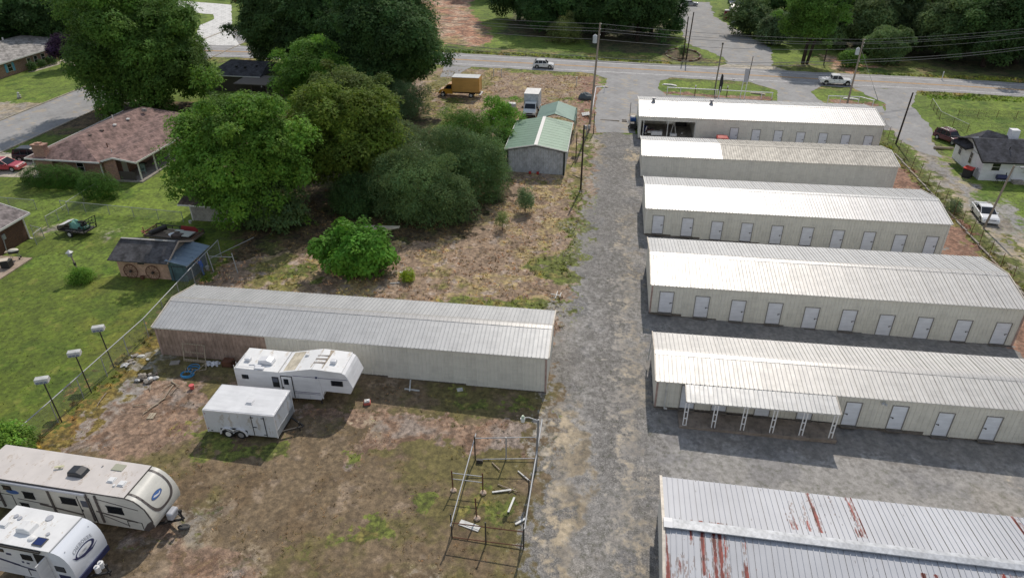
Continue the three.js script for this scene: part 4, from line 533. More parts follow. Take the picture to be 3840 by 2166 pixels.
scatter('fence_line_weeds', [rect(-36.4, -34.6, -46, -26), rect(-3.2, -2.2, -83, -50), rect(39.9, 41.6, -108, -62), rect(-37.2, -35, -58, -46)], 8, TUFT, .4, 1.2, (x, z) => fn(x, z, 9) < -.1, 24, 1.25);
scatter('verge_grass', [rect(-40, 13, -153.5, -150.9), rect(48, 84, -151, -147.2), rect(56, 84, -138, -133)], 8, TUFT, .5, 1.3, (x, z) => z > zc(x) - 5.8 && z < zc(x) + 5.6, 25, 1.3);
scatter('lawn_tufts', [[[-64, -22], [-37, -22], [-37, -66], [-64, -70]]], 5, BLADE, .25, .6, () => false, 26, 1.15);
scatter('lawn_tufts', [[[46, -60], [80, -60], [84, -128], [55, -128], [50, -105]]], 3, BLADE, .4, .9, (x, z) => x < 49 && z > -112, 27);
// ---------------------------------------------------------------- vehicles
const wheelGeo = (r, w) => { const t = new THREE.TorusGeometry(r - w * .28, w * .42, 8, 22); t.scale(1, 1, 1.15); return mg([t, (() => { const c = new THREE.CylinderGeometry(r - w * .2, r - w * .2, w * .7, 20); c.rotateX(Math.PI / 2); return c; })()]); };
function wheel(o, x, y, z, r, w, rim = mRim) {
  const t = part(o, 'wheel', cached('wh' + r + w, () => wheelGeo(r, w)), mTyre); t.position.set(x, y, z);
  part(t, 'rim', cached('rm' + r + w, () => { const c = new THREE.CylinderGeometry(r * .6, r * .62, w * .95, 18); c.rotateX(Math.PI / 2); const h = new THREE.CylinderGeometry(r * .16, r * .16, w * 1.06, 10); h.rotateX(Math.PI / 2); return mg([c, h, ...[0, 1, 2, 3, 4].map((i) => { const b = new THREE.BoxGeometry(r * .14, r * .5, w * 1.0); b.translate(0, r * .33, 0); b.rotateZ(i * 1.2566); return b; })]); }), rim); return t;
}
// side outline with wheel arches cut from its lower edge
function arched(top, yb, wheels, r) { const P = top.slice(); for (const x of wheels.slice().sort((a, b) => b - a)) { for (let i = 0; i <= 8; i++) { const a = i / 8 * Math.PI; P.push([x + r * Math.cos(a), Math.max(yb, yb + r * 1.05 * Math.sin(a))]); } } return P; }
function taper(g, y0, y1, k) { const p = g.attributes.position; for (let i = 0; i < p.count; i++) { const t = cl((p.getY(i) - y0) / (y1 - y0)); p.setZ(i, p.getZ(i) * (1 - k * t)); } g.computeVertexNormals(); return g; }
function carParts(o, S) {
  const { W, body, cabin, wheels, r, yb, mat, taperK = .16 } = S, y0 = Math.min(...cabin.map((p) => p[1])), y1 = Math.max(...cabin.map((p) => p[1])), hw = W / 2;
  part(o, 'body', taper(prism(arched(body, yb, wheels, r * 1.16), -hw, hw, .05), .75, 1.1, .06), mat);
  part(o, 'underbody', bx(wheels[1] - wheels[0] + 1.6, .2, W - .3, (wheels[0] + wheels[1]) / 2, yb + .06, 0), mBlack);
  part(o, 'glasshouse', taper(prism(cabin, -hw + .1, hw - .1, .03), y0, y1, taperK), mGlass);
  const roofPts = cabin.filter((p) => p[1] > y1 - .14).sort((a, b) => a[0] - b[0]), xa = roofPts[0][0], xb = roofPts[roofPts.length - 1][0];
  part(o, 'roof', taper(prism([[xa - .05, y1 - .1], [xa + .1, y1 + .02], [(xa + xb) / 2, y1 + .045], [xb - .1, y1 + .015], [xb + .06, y1 - .09]], -hw + .09, hw - .09, .03), y0, y1, taperK), mat);
  for (const [a, b, w] of S.pillars) for (const s of [-1, 1]) { const zk = (y) => s * ((hw - .085) * (1 - taperK * cl((y - y0) / (y1 - y0)))); part(o, 'pillar', bar([a[0], a[1], zk(a[1])], [b[0], b[1], zk(b[1])], .05, w), mat); }
  for (const x of wheels) for (const s of [-1, 1]) wheel(o, x, r, s * (hw - .1), r, .22, S.rim);
  const f = S.front, b = S.back; for (const s of [-1, 1]) { part(o, 'headlight', rb(.16, .14, .34, .04, f[0], f[1], s * (hw - .27)), M('lamp_clear', [.7, .72, .75], .15)); part(o, 'tail_light', rb(.1, .22, .2, .03, b[0], b[1], s * (hw - .17)), M('lamp_red', [.35, .02, .02], .3)); part(o, 'mirror', rb(.14, .13, .2, .04, S.mirror[0], S.mirror[1], s * (hw + .06)), S.mirrorMat || mat); }
  part(o, 'grille', bx(.06, .2, W * .55, f[0] + .08, f[1] - .08, 0), mBlack); part(o, 'bumper', rb(.14, .16, W - .14, .05, f[0] + .08, yb + .16, 0), S.bumper || mBlack); part(o, 'bumper', rb(.14, .18, W - .14, .05, b[0] - .02, yb + .2, 0), S.bumper || mBlack);
  for (const s of [-1, 1]) for (const x of S.handles || []) part(o, 'door_handle', bx(.2, .03, .03, x, y0 - .1, s * (hw + .005)), mBlack);
}
const suvBody = (L) => [[-L / 2, .34], [-L / 2 - .02, .7], [-L / 2 + .06, .98], [L * .18, 1.0], [L * .36, .93], [L / 2 - .1, .78], [L / 2, .58], [L / 2 - .03, .34]];
function suv(pos, turn, label, name, mat, L = 4.15, H = 1.6, ex = {}) {
  const o = thing(name, label, 'car', pos, turn); carParts(o, { W: 1.78, body: suvBody(L), cabin: [[-L / 2 + .14, .95], [-L / 2 + .36, H - .16], [-L / 2 + .62, H - .03], [-.1, H], [L * .06, H - .05], [L * .22, .96]], wheels: [-L * .305, L * .3], r: .34, yb: .32, mat, front: [L / 2 - .14, .74], back: [-L / 2 + .06, .9], mirror: [L * .16, 1.02], handles: [-.9, .1], pillars: [[[-L / 2 + .2, .98], [-L / 2 + .5, H - .06], .3], [[-.15, .97], [-.2, H - .04], .08], [[L * .2, .97], [L * .07, H - .05], .06], [[-L * .24, .97], [-L * .25, H - .05], .1]], ...ex });
  if (ex.rails) for (const s of [-1, 1]) part(o, 'roof_rail', rod([-1.4, H + .06, s * .58], [.1, H + .07, s * .58], .025), mRim); return o;
}
const pWhite = paint('paint_white', [.82, .82, .82]), pMaroon = paint('paint_maroon', [.1, .018, .024]), pBlackCar = paint('paint_black', [.016, .018, .024]), pRed = paint('paint_red', [.42, .03, .05]), pRedTruck = paint('paint_truck_red', [.5, .045, .03]);
suv([-12.7, .05 + hT(-12.7), -141.9], 0, 'white compact crossover driving on the highway', 'crossover_car', pWhite, 4.15, 1.58, { rim: mRim });
suv([50.6, hT(50), -109.2], -1.13, 'maroon sport utility vehicle parked behind the white house', 'sport_utility_vehicle', pMaroon, 4.6, 1.72, { rails: 1 });
suv([-74, .9, -79.9], .12, 'black sport utility vehicle in the driveway behind the red car', 'sport_utility_vehicle', pBlackCar, 4.7, 1.72);
{ const o = thing('sedan_car', 'red sedan at the left edge in the brick house driveway', 'car', [-75.2, .9, -76.2], .1);
  carParts(o, { W: 1.8, body: [[-2.3, .3], [-2.34, .66], [-2.2, .92], [-1.2, .96], [.9, .92], [1.9, .8], [2.26, .6], [2.28, .3]], cabin: [[-1.75, .92], [-1.0, 1.36], [-.5, 1.44], [.2, 1.42], [1.05, .92]], wheels: [-1.4, 1.42], r: .32, yb: .3, mat: pRed, front: [2.12, .68], back: [-2.26, .8], mirror: [.75, .96], handles: [-.7, .3], pillars: [[[-1.7, .93], [-.98, 1.36], .12], [[-.3, .93], [-.32, 1.42], .06], [[1.0, .93], [.24, 1.41], .05]] }); }
{ const o = thing('coupe_car', 'white two-door coupe parked on the sandy track beside the right fence', 'car', [44.05, hT(44), -81.3], -Math.PI / 2 - .1);
  carParts(o, { W: 1.82, body: [[-2.25, .32], [-2.3, .66], [-2.2, .98], [-1.5, 1.02], [-.9, .98], [1.0, .93], [1.85, .8], [2.2, .58], [2.24, .3]], cabin: [[-1.85, .98], [-.95, 1.34], [-.45, 1.41], [.15, 1.38], [1.05, .93]], wheels: [-1.35, 1.38], r: .33, yb: .28, mat: pWhite, front: [2.06, .66], back: [-2.2, .86], mirror: [.72, .98], handles: [-.1], taperK: .2, pillars: [[[-1.78, .99], [-.98, 1.33], .22], [[-.75, .98], [-.85, 1.36], .1], [[1.0, .94], [.2, 1.38], .05]] });
  part(o, 'spoiler', rb(.22, .05, 1.3, .02, -2.1, 1.07, 0), pWhite); }
function pickup(pos, turn, label, mat, cabIn, load) {
  const o = thing('pickup_truck', label, 'pickup', pos, turn);
  carParts(o, { W: 1.95, body: [[-.95, .55], [-.95, 1.14], [1.2, 1.16], [2.5, 1.1], [2.88, .86], [2.92, .5], [1.2, .46]].slice(0, 6), cabin: [[-.9, 1.1], [-.86, 1.72], [-.6, 1.84], [.3, 1.82], [.62, 1.74], [1.28, 1.12]], wheels: [-1.85, 1.95], r: .39, yb: .5, mat, front: [2.78, .92], back: [-2.9, .95], mirror: [1.0, 1.2], handles: [-.5, .4], taperK: .14, pillars: [[[-.86, 1.12], [-.8, 1.78], .12], [[.08, 1.12], [.06, 1.8], .1], [[1.22, 1.13], [.6, 1.75], .06]], bumper: M('chrome', [.6, .6, .62], .25, { metalness: .8 }) });
  part(o, 'bed_floor', bx(2.0, .1, 1.8, -1.93, .68, 0), mBlack);
  for (const s of [-1, 1]) part(o, 'bed_side', prism(arched([[-2.94, .55], [-2.96, 1.14], [-.93, 1.16], [-.93, .55]], .55, [-1.85], .46), s * .97 - .05, s * .97 + .05, .02), mat);
  part(o, 'tailgate', bx(.08, .52, 1.84, -2.93, .88, 0), mat); part(o, 'bed_front', bx(.06, .5, 1.8, -.98, .9, 0), mat);
  return o;
}
{ const o = pickup([42.3, hT(40) + .03, -141.0], -.03, 'white pickup loaded with white tanks driving on the highway', pWhite);
  part(o, 'side_tank', rb(.5, .5, .5, .15, -2.4, .98, .2), mWhiteClean); }
{ const t = thing('spray_tank', 'round white tank standing in the bed of the white pickup', 'tank', [40.7, hT(40) + .75, -140.9]); part(t, 'tank_body', [cyl(.36, .5, 0, 0, 0, 18), (() => { const s = new THREE.SphereGeometry(.36, 18, 8, 0, 6.3, 0, 1.57); s.scale(1, .5, 1); s.translate(0, .5, 0); return s; })()], mWhiteClean); part(t, 'lid', cyl(.12, .08, 0, .66, 0, 12), mBlack); }
single('cone_bag', 'pale cone-shaped bag in the white pickup bed', 'bag', (() => { const g = new THREE.ConeGeometry(.42, .6, 12, 3); g.translate(0, .3, 0); return g; })(), mWhite, [41.25, hT(40) + .75, -140.75]);
{ const o = pickup([16.6, hT(16) + .02, -99.7], -.02, 'red pickup with an empty black bed hidden behind the second storage building', pRedTruck); part(o, 'bed_liner', bx(1.9, .02, 1.78, -1.93, .75, 0), mBlack); part(o, 'fuel_can', rb(.3, .3, .2, .05, -2.3, .9, .4), mWhite); }
// box trucks
function boxTruck(pos, turn, label, cabMat, boxMat, roofMat, L, W, H, withDoors) {
  const o = thing('box_truck', label, 'truck', pos, turn), hw = W / 2;
  part(o, 'box_body', rb(L, H - .95, W, .04, -L / 2 + .05, (H + .95) / 2, 0), boxMat); part(o, 'box_roof', rb(L + .02, .07, W + .04, .02, -L / 2 + .05, H + .02, 0), roofMat);
  for (let i = 1; i < 6; i++) part(o, 'roof_seam', bx(.04, .02, W - .1, .05 - L * i / 6, H + .06, 0), roofMat);
  part(o, 'box_skirt', bx(L * .5, .34, .05, -L * .22, .82, hw - .02), boxMat); part(o, 'box_rail', mg([bx(L, .06, .03, -L / 2 + .05, 1.75, hw + .01), bx(L, .05, .03, -L / 2 + .05, H - .08, hw + .01)]), M('box_rail_grey', [.5, .47, .44], .5));
  part(o, 'chassis', bx(L + 1.9, .2, .9, -L / 2 + .9, .66, 0), mBlack);
  part(o, 'cab', taper(prism(arched([[.08, .5], [.08, 2.16], [.55, 2.2], [.95, 2.05], [1.55, 1.36], [2.2, 1.16], [2.42, .95], [2.44, .5]], .5, [1.72], .46), -1.0, 1.0, .06), 1.3, 2.2, .12), cabMat);
  for (const s of [-1, 1]) { part(o, 'side_window', quad([.2, 1.36, s * 1.005], [1.35, 1.36, s * 1.005], [.92, 1.95, s * .93], [.2, 2.02, s * .925]), mGlass); part(o, 'mirror', rb(.12, .34, .2, .03, 1.3, 1.55, s * 1.16), mBlack); part(o, 'headlight', rb(.1, .16, .3, .03, 2.4, .95, s * .72), M('lamp_clear', [.7, .72, .75], .15)); wheel(o, 1.72, .38, s * .88, .38, .24, mRimWhite); wheel(o, -L * .68, .38, s * .86, .38, .3, mRimWhite); }
  part(o, 'windscreen', quad([1.53, 1.4, -.86], [1.53, 1.4, .86], [.99, 2.04, .78], [.99, 2.04, -.78]), mGlass); part(o, 'front_bumper', rb(.16, .2, 2, .05, 2.48, .6, 0), mBlack); part(o, 'grille', bx(.06, .2, 1.1, 2.43, .88, 0), mBlack);
  part(o, 'rear_bumper', bx(.3, .12, W, -L - .1, .55, 0), mRim); part(o, 'rear_door', bx(.04, H - 1.25, W - .3, -L + .02, (H + 1) / 2 + .02, 0), boxMat); for (const s of [-1, 1]) part(o, 'rear_post', bx(.08, H - .95, .14, -L + .01, (H + .95) / 2, s * (hw - .06)), cabMat);
  return o;
}
boxTruck([-25.9, hT(-26), -118.9], Math.PI - .02, 'yellow box truck parked in the dry field by the highway', paint('paint_yellow', [.62, .3, .02]), M('faded_yellow_box', [.72, .42, .13], .55, { map: metalMap }), M('box_roof_white', [.62, .64, .64], .5, { map: metalMap }), 4.6, 2.35, 3.35);
boxTruck([-11.75, hT(-12), -110.6], -Math.PI / 2 - .03, 'white box truck facing the camera behind the green carport', paint('paint_offwhite', [.72, .74, .72]), M('pale_blue_box', [.62, .68, .74], .5, { map: dustMap }), M('box_roof_bright', [.86, .85, .82], .5, { map: metalMap }), 3.4, 2.3, 3.3);
// ---- caravans
const stainMap = tex(512, 512, (x, y, o) => { const v = 246 + 3 * fn(x, y, 512) + 4 * (hash(x, y) - .5), w = ss(1.0, 2.2, fn(x + 50, y * .35 + 9, 300) + .4 * fn(x, y, 60)); o[0] = v - 26 * w; o[1] = v - 34 * w; o[2] = v - 44 * w; }, true, .21);
const mCream = M('cream_fibreglass', [.7, .69, .63], .35, { map: metalMap }), mRvWhite = M('rv_white', [.8, .81, .83], .38, { map: metalMap }), mRvRoof = M('rv_membrane_roof', [.68, .63, .59], .7, { map: stainMap }), mRvRoofW = M('rv_membrane_white', [.84, .84, .83], .6, { map: stainMap }), mBrownGr = M('rv_brown_graphics', [.1, .085, .08], .5), mNavyGr = M('rv_navy_graphics', [.03, .035, .1], .5), mBlueEm = M('emblem_blue', [.06, .14, .36], .4), mSilverGr = M('emblem_grey', [.42, .43, .46], .4);
// surface strip of a cap whose side profile is a polyline; f(s, z) gives the point lifted by d
function capSurface(prof, d) { const S = [0]; for (let i = 1; i < prof.length; i++) S.push(S[i - 1] + Math.hypot(prof[i][0] - prof[i - 1][0], prof[i][1] - prof[i - 1][1])); return (s, z) => { let i = 0; while (i < prof.length - 2 && s > S[i + 1]) i++; const t = (s - S[i]) / (S[i + 1] - S[i]), a = prof[i], b = prof[i + 1], nx = b[1] - a[1], ny = a[0] - b[0], l = Math.hypot(nx, ny); return [a[0] + (b[0] - a[0]) * t - nx / l * d, a[1] + (b[1] - a[1]) * t - ny / l * d, z]; }; }
function decal(o, name, prof, shape, mat, d = .012) { // shape in (z, s); subdivided so that it follows the curve
  let g = new THREE.ShapeGeometry(shape, 20).toNonIndexed(); const f = capSurface(prof, d), out = []; const p = g.attributes.position; const split = (A, B, C, n) => { const m = Math.max(Math.abs(A.y - B.y), Math.abs(B.y - C.y), Math.abs(C.y - A.y)); if (n > 5 || m < .12) { out.push(A, B, C); return; } const a = A.clone().lerp(B, .5), b = B.clone().lerp(C, .5), c = C.clone().lerp(A, .5); split(A, a, c, n + 1); split(a, B, b, n + 1); split(c, b, C, n + 1); split(a, b, c, n + 1); };
  for (let i = 0; i < p.count; i += 3) split(V(p.getX(i), p.getY(i), 0), V(p.getX(i + 1), p.getY(i + 1), 0), V(p.getX(i + 2), p.getY(i + 2), 0), 0);
  const P = []; for (const q of out) P.push(...f(q.y, q.x)); const h = new THREE.BufferGeometry(); h.setAttribute('position', new THREE.Float32BufferAttribute(P, 3)); h.computeVertexNormals(); return part(o, name, uvm(h), mat);
}
const ellShape = (cz, cs, a, b, rot = 0, hole) => { const s = new THREE.Shape(); s.absellipse(cz, cs, a, b, 0, Math.PI * 2, false, rot); if (hole) { const h = new THREE.Path(); h.absellipse(cz + (hole[2] || 0), cs + (hole[3] || 0), hole[0], hole[1], 0, Math.PI * 2, true, rot); s.holes.push(h); } return s; };
const polyShape = (P) => new THREE.Shape(P.map((p) => new THREE.Vector2(p[0], p[1])));
const win = (x, y, w, h, z, mat = mGlass) => rb(w, h, .05, .04, x, y, z);
function acUnit(o, x, y, z, mat, l = 1.0) { const g = taper(prism([[-l / 2, 0], [-l / 2 + .06, .26], [l * .1, .33], [l * .42, .2], [l / 2, 0]], -.36, .36, .06), 0, .3, .12); g.translate(x, y, z); return part(o, 'roof_air_conditioner', g, mat); }
function hatch(o, x, y, z, s = .4, mat = mRvRoofW) { part(o, 'roof_hatch', mg([bx(s, .05, s, x, y + .025, z), rb(s * .8, .07, s * .8, .03, x, y + .08, z)]), mat); }
// large beige travel trailer, bottom left
{ const o = thing('travel_trailer', 'long beige travel trailer with dark roof air conditioner at the lower left', 'caravan', [-29, hT(-29), -26.28], -2.9 * Math.PI / 180), z0 = -1.24, z1 = 1.24;
  const nose = [[4.1, 3.05], [4.35, 3.03], [4.62, 2.93], [4.9, 2.72], [5.14, 2.42], [5.32, 2.06], [5.43, 1.68], [5.46, 1.3], [5.42, 1.0]];
  part(o, 'side_wall', sm(prism([[-5.6, .6], [-5.6, 3.05], ...nose, [5.1, .85], [4.9, .58]], z0, z1), .5), mCream);
  part(o, 'roof', bx(9.74, .05, 2.5, -.76, 3.07, 0), mRvRoof); part(o, 'roof_seam', bx(.05, .04, 2.46, 4.12, 3.08, 0), mDark);
  const band = (w0, w1) => { const s = new THREE.Shape(); s.moveTo(-w1, .05); s.lineTo(-w1, .9); s.bezierCurveTo(-w1, 2.0, -.7, 2.25, 0, 2.25); s.bezierCurveTo(.7, 2.25, w1, 2.0, w1, .9); s.lineTo(w1, .05); s.lineTo(w0, .05); s.lineTo(w0, .9); s.bezierCurveTo(w0, 1.8, .6, 2.08, 0, 2.08); s.bezierCurveTo(-.6, 2.08, -w0, 1.8, -w0, .9); s.lineTo(-w0, .05); return s; };
  decal(o, 'cap_stripe', nose, band(.86, 1.0), mBrownGr); const em = decal(o, 'emblem', nose, ellShape(.12, 1.3, .42, .15), mBlueEm, .016); decal(em, 'emblem_swoosh', nose, polyShape([[-.2, 1.28], [0, 1.33], [.3, 1.24], [.42, 1.28], [.25, 1.36], [.0, 1.4], [-.12, 1.36]]), mRvWhite, .02); decal(em, 'emblem_rim', nose, ellShape(.12, 1.3, .44, .17, 0, [.42, .15]), mNavyGr, .019);
  part(o, 'lower_front_panel', prism([[5.46, 1.12], [5.4, .98], [5.08, .8], [4.92, .6], [4.6, .58], [5.0, 1.2], [5.3, 1.45]], z1 + .002, z1 + .012), mBrownGr); part(o, 'front_skirt', quad([5.44, 1.08, -1.2], [5.44, 1.08, 1.2], [4.94, .58, 1.2], [4.94, .58, -1.2]), mBrownGr);
  part(o, 'edge_trim', mg([...[[[-5.6, 3.03], [4.1, 3.03]], [[4.1, 3.03], [4.62, 2.9]], [[4.62, 2.9], [5.14, 2.36]], [[5.14, 2.36], [5.4, 1.5]], [[5.4, 1.5], [5.3, 1.0]], [[5.3, 1.0], [4.9, .6]]].map(([a, b]) => bar([a[0], a[1], z1 + .01], [b[0], b[1], z1 + .01], .04, .07))]), mBrownGr);
  for (const [x, y, w, h] of [[-2.3, 2.05, .7, .5], [.3, 2.1, 1.0, .5], [3.2, 1.95, 1.0, .52], [-3.6, 2.42, .55, .3], [-2.9, 1.1, .55, .42]]) { const g = part(o, 'window', win(x, y, w, h, z1 + .01), mGlass); part(g, 'window_rim', mg([bx(w + .06, .03, .03, x, y + h / 2, z1 + .03), bx(w + .06, .03, .03, x, y - h / 2, z1 + .03)]), mBlack); }
  const d = part(o, 'entry_door', rb(.72, 1.9, .06, .03, 1.35, 1.62, z1 + .01), mCream); part(d, 'door_window', win(1.35, 2.1, .42, .5, z1 + .04), M('tinted_glass', [.12, .13, .16], .1)); part(d, 'door_trim', mg([bx(.04, 1.94, .04, .98, 1.62, z1 + .03), bx(.04, 1.94, .04, 1.72, 1.62, z1 + .03)]), mBlack); part(d, 'handle', bx(.06, .12, .05, 1.06, 1.55, z1 + .06), mBlack);
  part(o, 'awning', (() => { const g = new THREE.CylinderGeometry(.08, .08, 6.1, 12); g.rotateZ(Math.PI / 2); g.translate(-1.4, 2.92, z1 + .1); return g; })(), M('awning_grey', [.5, .5, .52], .6)); for (const x of [-4.3, 1.62, -.85, 2.2]) part(o, 'awning_arm', bx(.1, 2.1, .07, x, 1.85, z1 + .05), mBrownGr);
  part(o, 'side_graphics', mg([bar([-3.2, 1.62, z1 + .012], [-1.2, 1.5, z1 + .012], .01, .05), bar([-1.8, 1.45, z1 + .012], [.9, 1.12, z1 + .012], .01, .12), bar([1.9, 1.6, z1 + .012], [4.4, 1.2, z1 + .012], .01, .1), bar([2.2, 2.62, z1 + .012], [4.7, 2.2, z1 + .012], .01, .05), bar([2.3, 1.35, z1 + .012], [3.8, .8, z1 + .012], .01, .05), bar([-5.5, 1.5, z1 + .012], [-4.4, 1.2, z1 + .012], .01, .1)]), mBrownGr);
  part(o, 'side_emblem', (() => { const g = new THREE.CylinderGeometry(.42, .42, .02, 24); g.scale(1, 1, .38); g.rotateX(Math.PI / 2); g.translate(-3.35, 2.12, z1 + .01); return g; })(), mBlueEm);
  part(o, 'luggage_hatch', mg([bx(.9, .03, .02, 4.2, 1.2, z1 + .01), bx(.03, .5, .02, 3.75, .95, z1 + .01), bx(.03, .5, .02, 4.65, .95, z1 + .01)]), mBlack); part(o, 'luggage_hatch', mg([bx(1, .03, .02, -4.0, 1.85, z1 + .01), bx(.03, 1.1, .02, -3.5, 1.3, z1 + .01)]), mBlack);
  acUnit(o, .35, 3.09, .05, M('ac_black', [.03, .032, .036], .3)); hatch(o, 2.6, 3.09, .2, .42); hatch(o, 3.35, 3.09, .35, .42); part(o, 'skylight', rb(.7, .05, .5, .02, 2.35, 3.12, -.75), M('skylight_olive', [.4, .4, .3], .3)); part(o, 'roof_pipe', cyl(.05, .1, 1.35, 3.09, -.7, 10), mRvRoof); part(o, 'roof_pipe', cyl(.08, .07, 3.0, 3.09, .55, 12), mRvRoofW); part(o, 'antenna', mg([bx(.5, .04, .12, -1.0, 3.22, -.1, .4), bx(.1, .12, .1, -1.0, 3.14, -.1)]), M('antenna_yellow', [.6, .58, .36], .5));
  for (const x of [-1.2, -.3]) for (const s of [-1, 1]) wheel(o, x, .34, s * 1.08, .34, .22); part(o, 'chassis', bx(9.6, .2, 1.9, -.5, .5, 0), mBlack);
  part(o, 'tongue', mg([bar([4.6, .52, .85], [6.3, .52, .02], .1, .12), bar([4.6, .52, -.85], [6.3, .52, -.02], .1, .12)]), mBlack); part(o, 'gas_bottle_cover', rb(.42, .55, .72, .14, 5.75, .95, .1), M('grey_plastic', [.42, .43, .46], .5)); part(o, 'jack', mg([cyl(.05, .8, 6.2, .3, 0, 10), bx(.16, .2, .14, 6.2, 1.1, 0)]), mBlack); part(o, 'battery_box', rb(.3, .26, .5, .04, 5.35, .72, -.2), mBlack); }
single('spare_wheel', 'loose wheel lying on the dirt by the beige trailer tongue', 'wheel', mg([(() => { const g = new THREE.TorusGeometry(.26, .09, 10, 24); g.rotateX(Math.PI / 2 - .5); g.translate(0, .2, 0); return g; })(), (() => { const g = new THREE.CylinderGeometry(.17, .17, .08, 16); g.rotateX(-.5); g.translate(0, .2, 0); return g; })()]), M('worn_tyre', [.06, .06, .058], .85), [-22.7, hT(-22.7), -25.75]);
// white travel trailer, bottom left corner
{ const o = thing('travel_trailer', 'short white travel trailer with a solar panel in the lower left corner', 'caravan', [-28.4, hT(-28.4), -22.3], -4 * Math.PI / 180), z1 = 1.15;
  const nose = [[1.85, 2.98], [2.1, 2.95], [2.38, 2.82], [2.6, 2.58], [2.74, 2.25], [2.82, 1.85], [2.84, 1.4], [2.8, 1.05]];
  part(o, 'side_wall', prism([[-2.2, .55], [-2.2, 2.98], [1.85, 2.98], [1.9, 2.6], [2.6, 1.5], [2.68, .9], [2.5, .55]], -z1, z1), mRvWhite); part(o, 'front_cap', sm(prism([...nose, [2.5, .7], [1.7, .7], [1.7, 2.9]], -z1 - .01, z1 + .01), .5), M('rv_cap_gloss', [.74, .77, .82], .22)); part(o, 'roof', bx(4.1, .05, 2.34, -.16, 3.0, 0), mRvRoofW); part(o, 'roof_seam', bx(.06, .05, 2.32, 1.87, 3.01, 0), M('seam_grey', [.4, .4, .4], .6));
  part(o, 'cap_base', bx(.3, .34, 2.3, 2.72, .92, 0), mNavyGr);
  const em = decal(o, 'emblem', nose, ellShape(.05, 1.32, .66, .27, 0, [.53, .18, .03, -.03]), mNavyGr); decal(em, 'emblem_fill', nose, polyShape([[-.42, 1.26], [-.3, 1.17], [-.1, 1.15], [.0, 1.22], [.2, 1.16], [.42, 1.24], [.46, 1.34], [.25, 1.4], [.05, 1.32], [-.08, 1.44], [-.32, 1.4]]), mRvWhite, .015); decal(em, 'emblem_shade', nose, polyShape([[-.1, 1.3], [.1, 1.26], [.3, 1.3], [.1, 1.36]]), mSilverGr, .018);
  { const F = await new FontLoader().loadAsync('fonts/droid/droid_sans_bold.typeface.json'); for (const sh of F.generateShapes('CHEROKEE', .19)) { const map = (P) => P.map((p) => { const a = p.x - .62; return new THREE.Vector2(.05 - a, 1.0 - p.y + .28 * a * a); }); const q = sh.extractPoints(4), n = new THREE.Shape(map(q.shape)); n.holes = q.holes.map((h) => new THREE.Path(map(h))); decal(em, 'emblem_letter', nose, n, mSilverGr, .014); } } decal(em, 'emblem_swoosh', nose, polyShape([[-.75, 1.5], [-.3, 1.58], [.4, 1.5], [.86, 1.16], [.72, 1.42], [.3, 1.62], [-.3, 1.68]]), mNavyGr, .014);
    for (const s of [-1, 1]) decal(o, 'marker_light', nose, ellShape(s * .85, .62, .035, .03), mSilverGr, .02);
  for (const [x, y, w, h] of [[.2, 2.2, .66, .42], [2.05, 1.75, .6, .42], [-1.3, 2.4, .35, .24]]) part(o, 'window', win(x, y, w, h, z1 + .01), mGlass);
  part(o, 'entry_doorway', bx(.7, 2.0, .04, 1.08, 1.62, z1 + .005), mBlack); part(o, 'open_door', bx(.05, 1.9, .66, 1.45, 1.62, z1 + .34), mRvWhite); part(o, 'awning', bx(3.4, .1, .12, -.4, 2.9, z1 + .07), mDark);
  part(o, 'side_graphics', mg([bar([-2.1, 1.75, z1 + .012], [-.5, 1.4, z1 + .012], .01, .12), bar([-.9, 1.45, z1 + .012], [.5, 1.2, z1 + .012], .01, .08), bx(.3, .14, .01, -.9, 2.2, z1 + .012), bx(.12, .12, .01, -.2, 1.75, z1 + .012), bx(.16, .1, .01, .1, 1.72, z1 + .012), bx(.7, .5, .01, 2.15, 1.05, z1 + .012)]), mNavyGr); part(o, 'luggage_hatch', mg([bx(.8, .03, .02, .3, 1.2, z1 + .01), bx(.03, .5, .02, -.1, .95, z1 + .01), bx(.03, .5, .02, .7, .95, z1 + .01)]), mBlack);
  acUnit(o, -.35, 3.03, .1, mRvRoofW, .9); const sp = part(o, 'solar_panel', bx(.62, .05, .5, .95, 3.06, .72), M('panel_frame', [.1, .1, .1], .5)); part(sp, 'solar_cells', bx(.52, .02, .42, .95, 3.09, .72), M('solar_blue', [.015, .03, .12], .2)); part(o, 'solar_cable', rod([1.0, 3.04, .3], [1.0, 3.04, .46], .015), mWhite);
  hatch(o, -1.75, 3.03, .1, .4); part(o, 'roof_pipe', cyl(.12, .06, -1.6, 3.02, -.5, 14), mSilverGr); part(o, 'roof_pipe', cyl(.12, .06, -1.3, 3.02, -.42, 14), mSilverGr); part(o, 'roof_pipe', cyl(.2, .05, .25, 3.02, -.75, 14), mSilverGr); part(o, 'roof_pipe', cyl(.1, .06, .98, 3.02, .2, 12), mSilverGr); part(o, 'roof_dome', (() => { const g = new THREE.SphereGeometry(.2, 14, 8, 0, 6.3, 0, 1.57); g.scale(1, .6, 1); g.translate(.35, 3.02, .62); return g; })(), mRvRoofW);
  for (const s of [-1, 1]) wheel(o, -.5, .33, s * 1, .33, .22); part(o, 'chassis', bx(4.4, .16, 1.8, .1, .48, 0), mBlack); part(o, 'tongue', mg([bar([2.3, .5, .7], [3.7, .5, .02], .1, .12), bar([2.3, .5, -.7], [3.7, .5, -.02], .1, .12)]), mBlack); for (const z of [-.14, .14]) part(o, 'gas_bottle', [cyl(.15, .38, 3.1, .56, z, 14), cyl(.06, .1, 3.1, .94, z, 10)], mWhiteClean); part(o, 'jack', mg([cyl(.04, .8, 3.6, .2, 0, 10), bx(.12, .16, .12, 3.6, 1, 0)]), mBlack); }
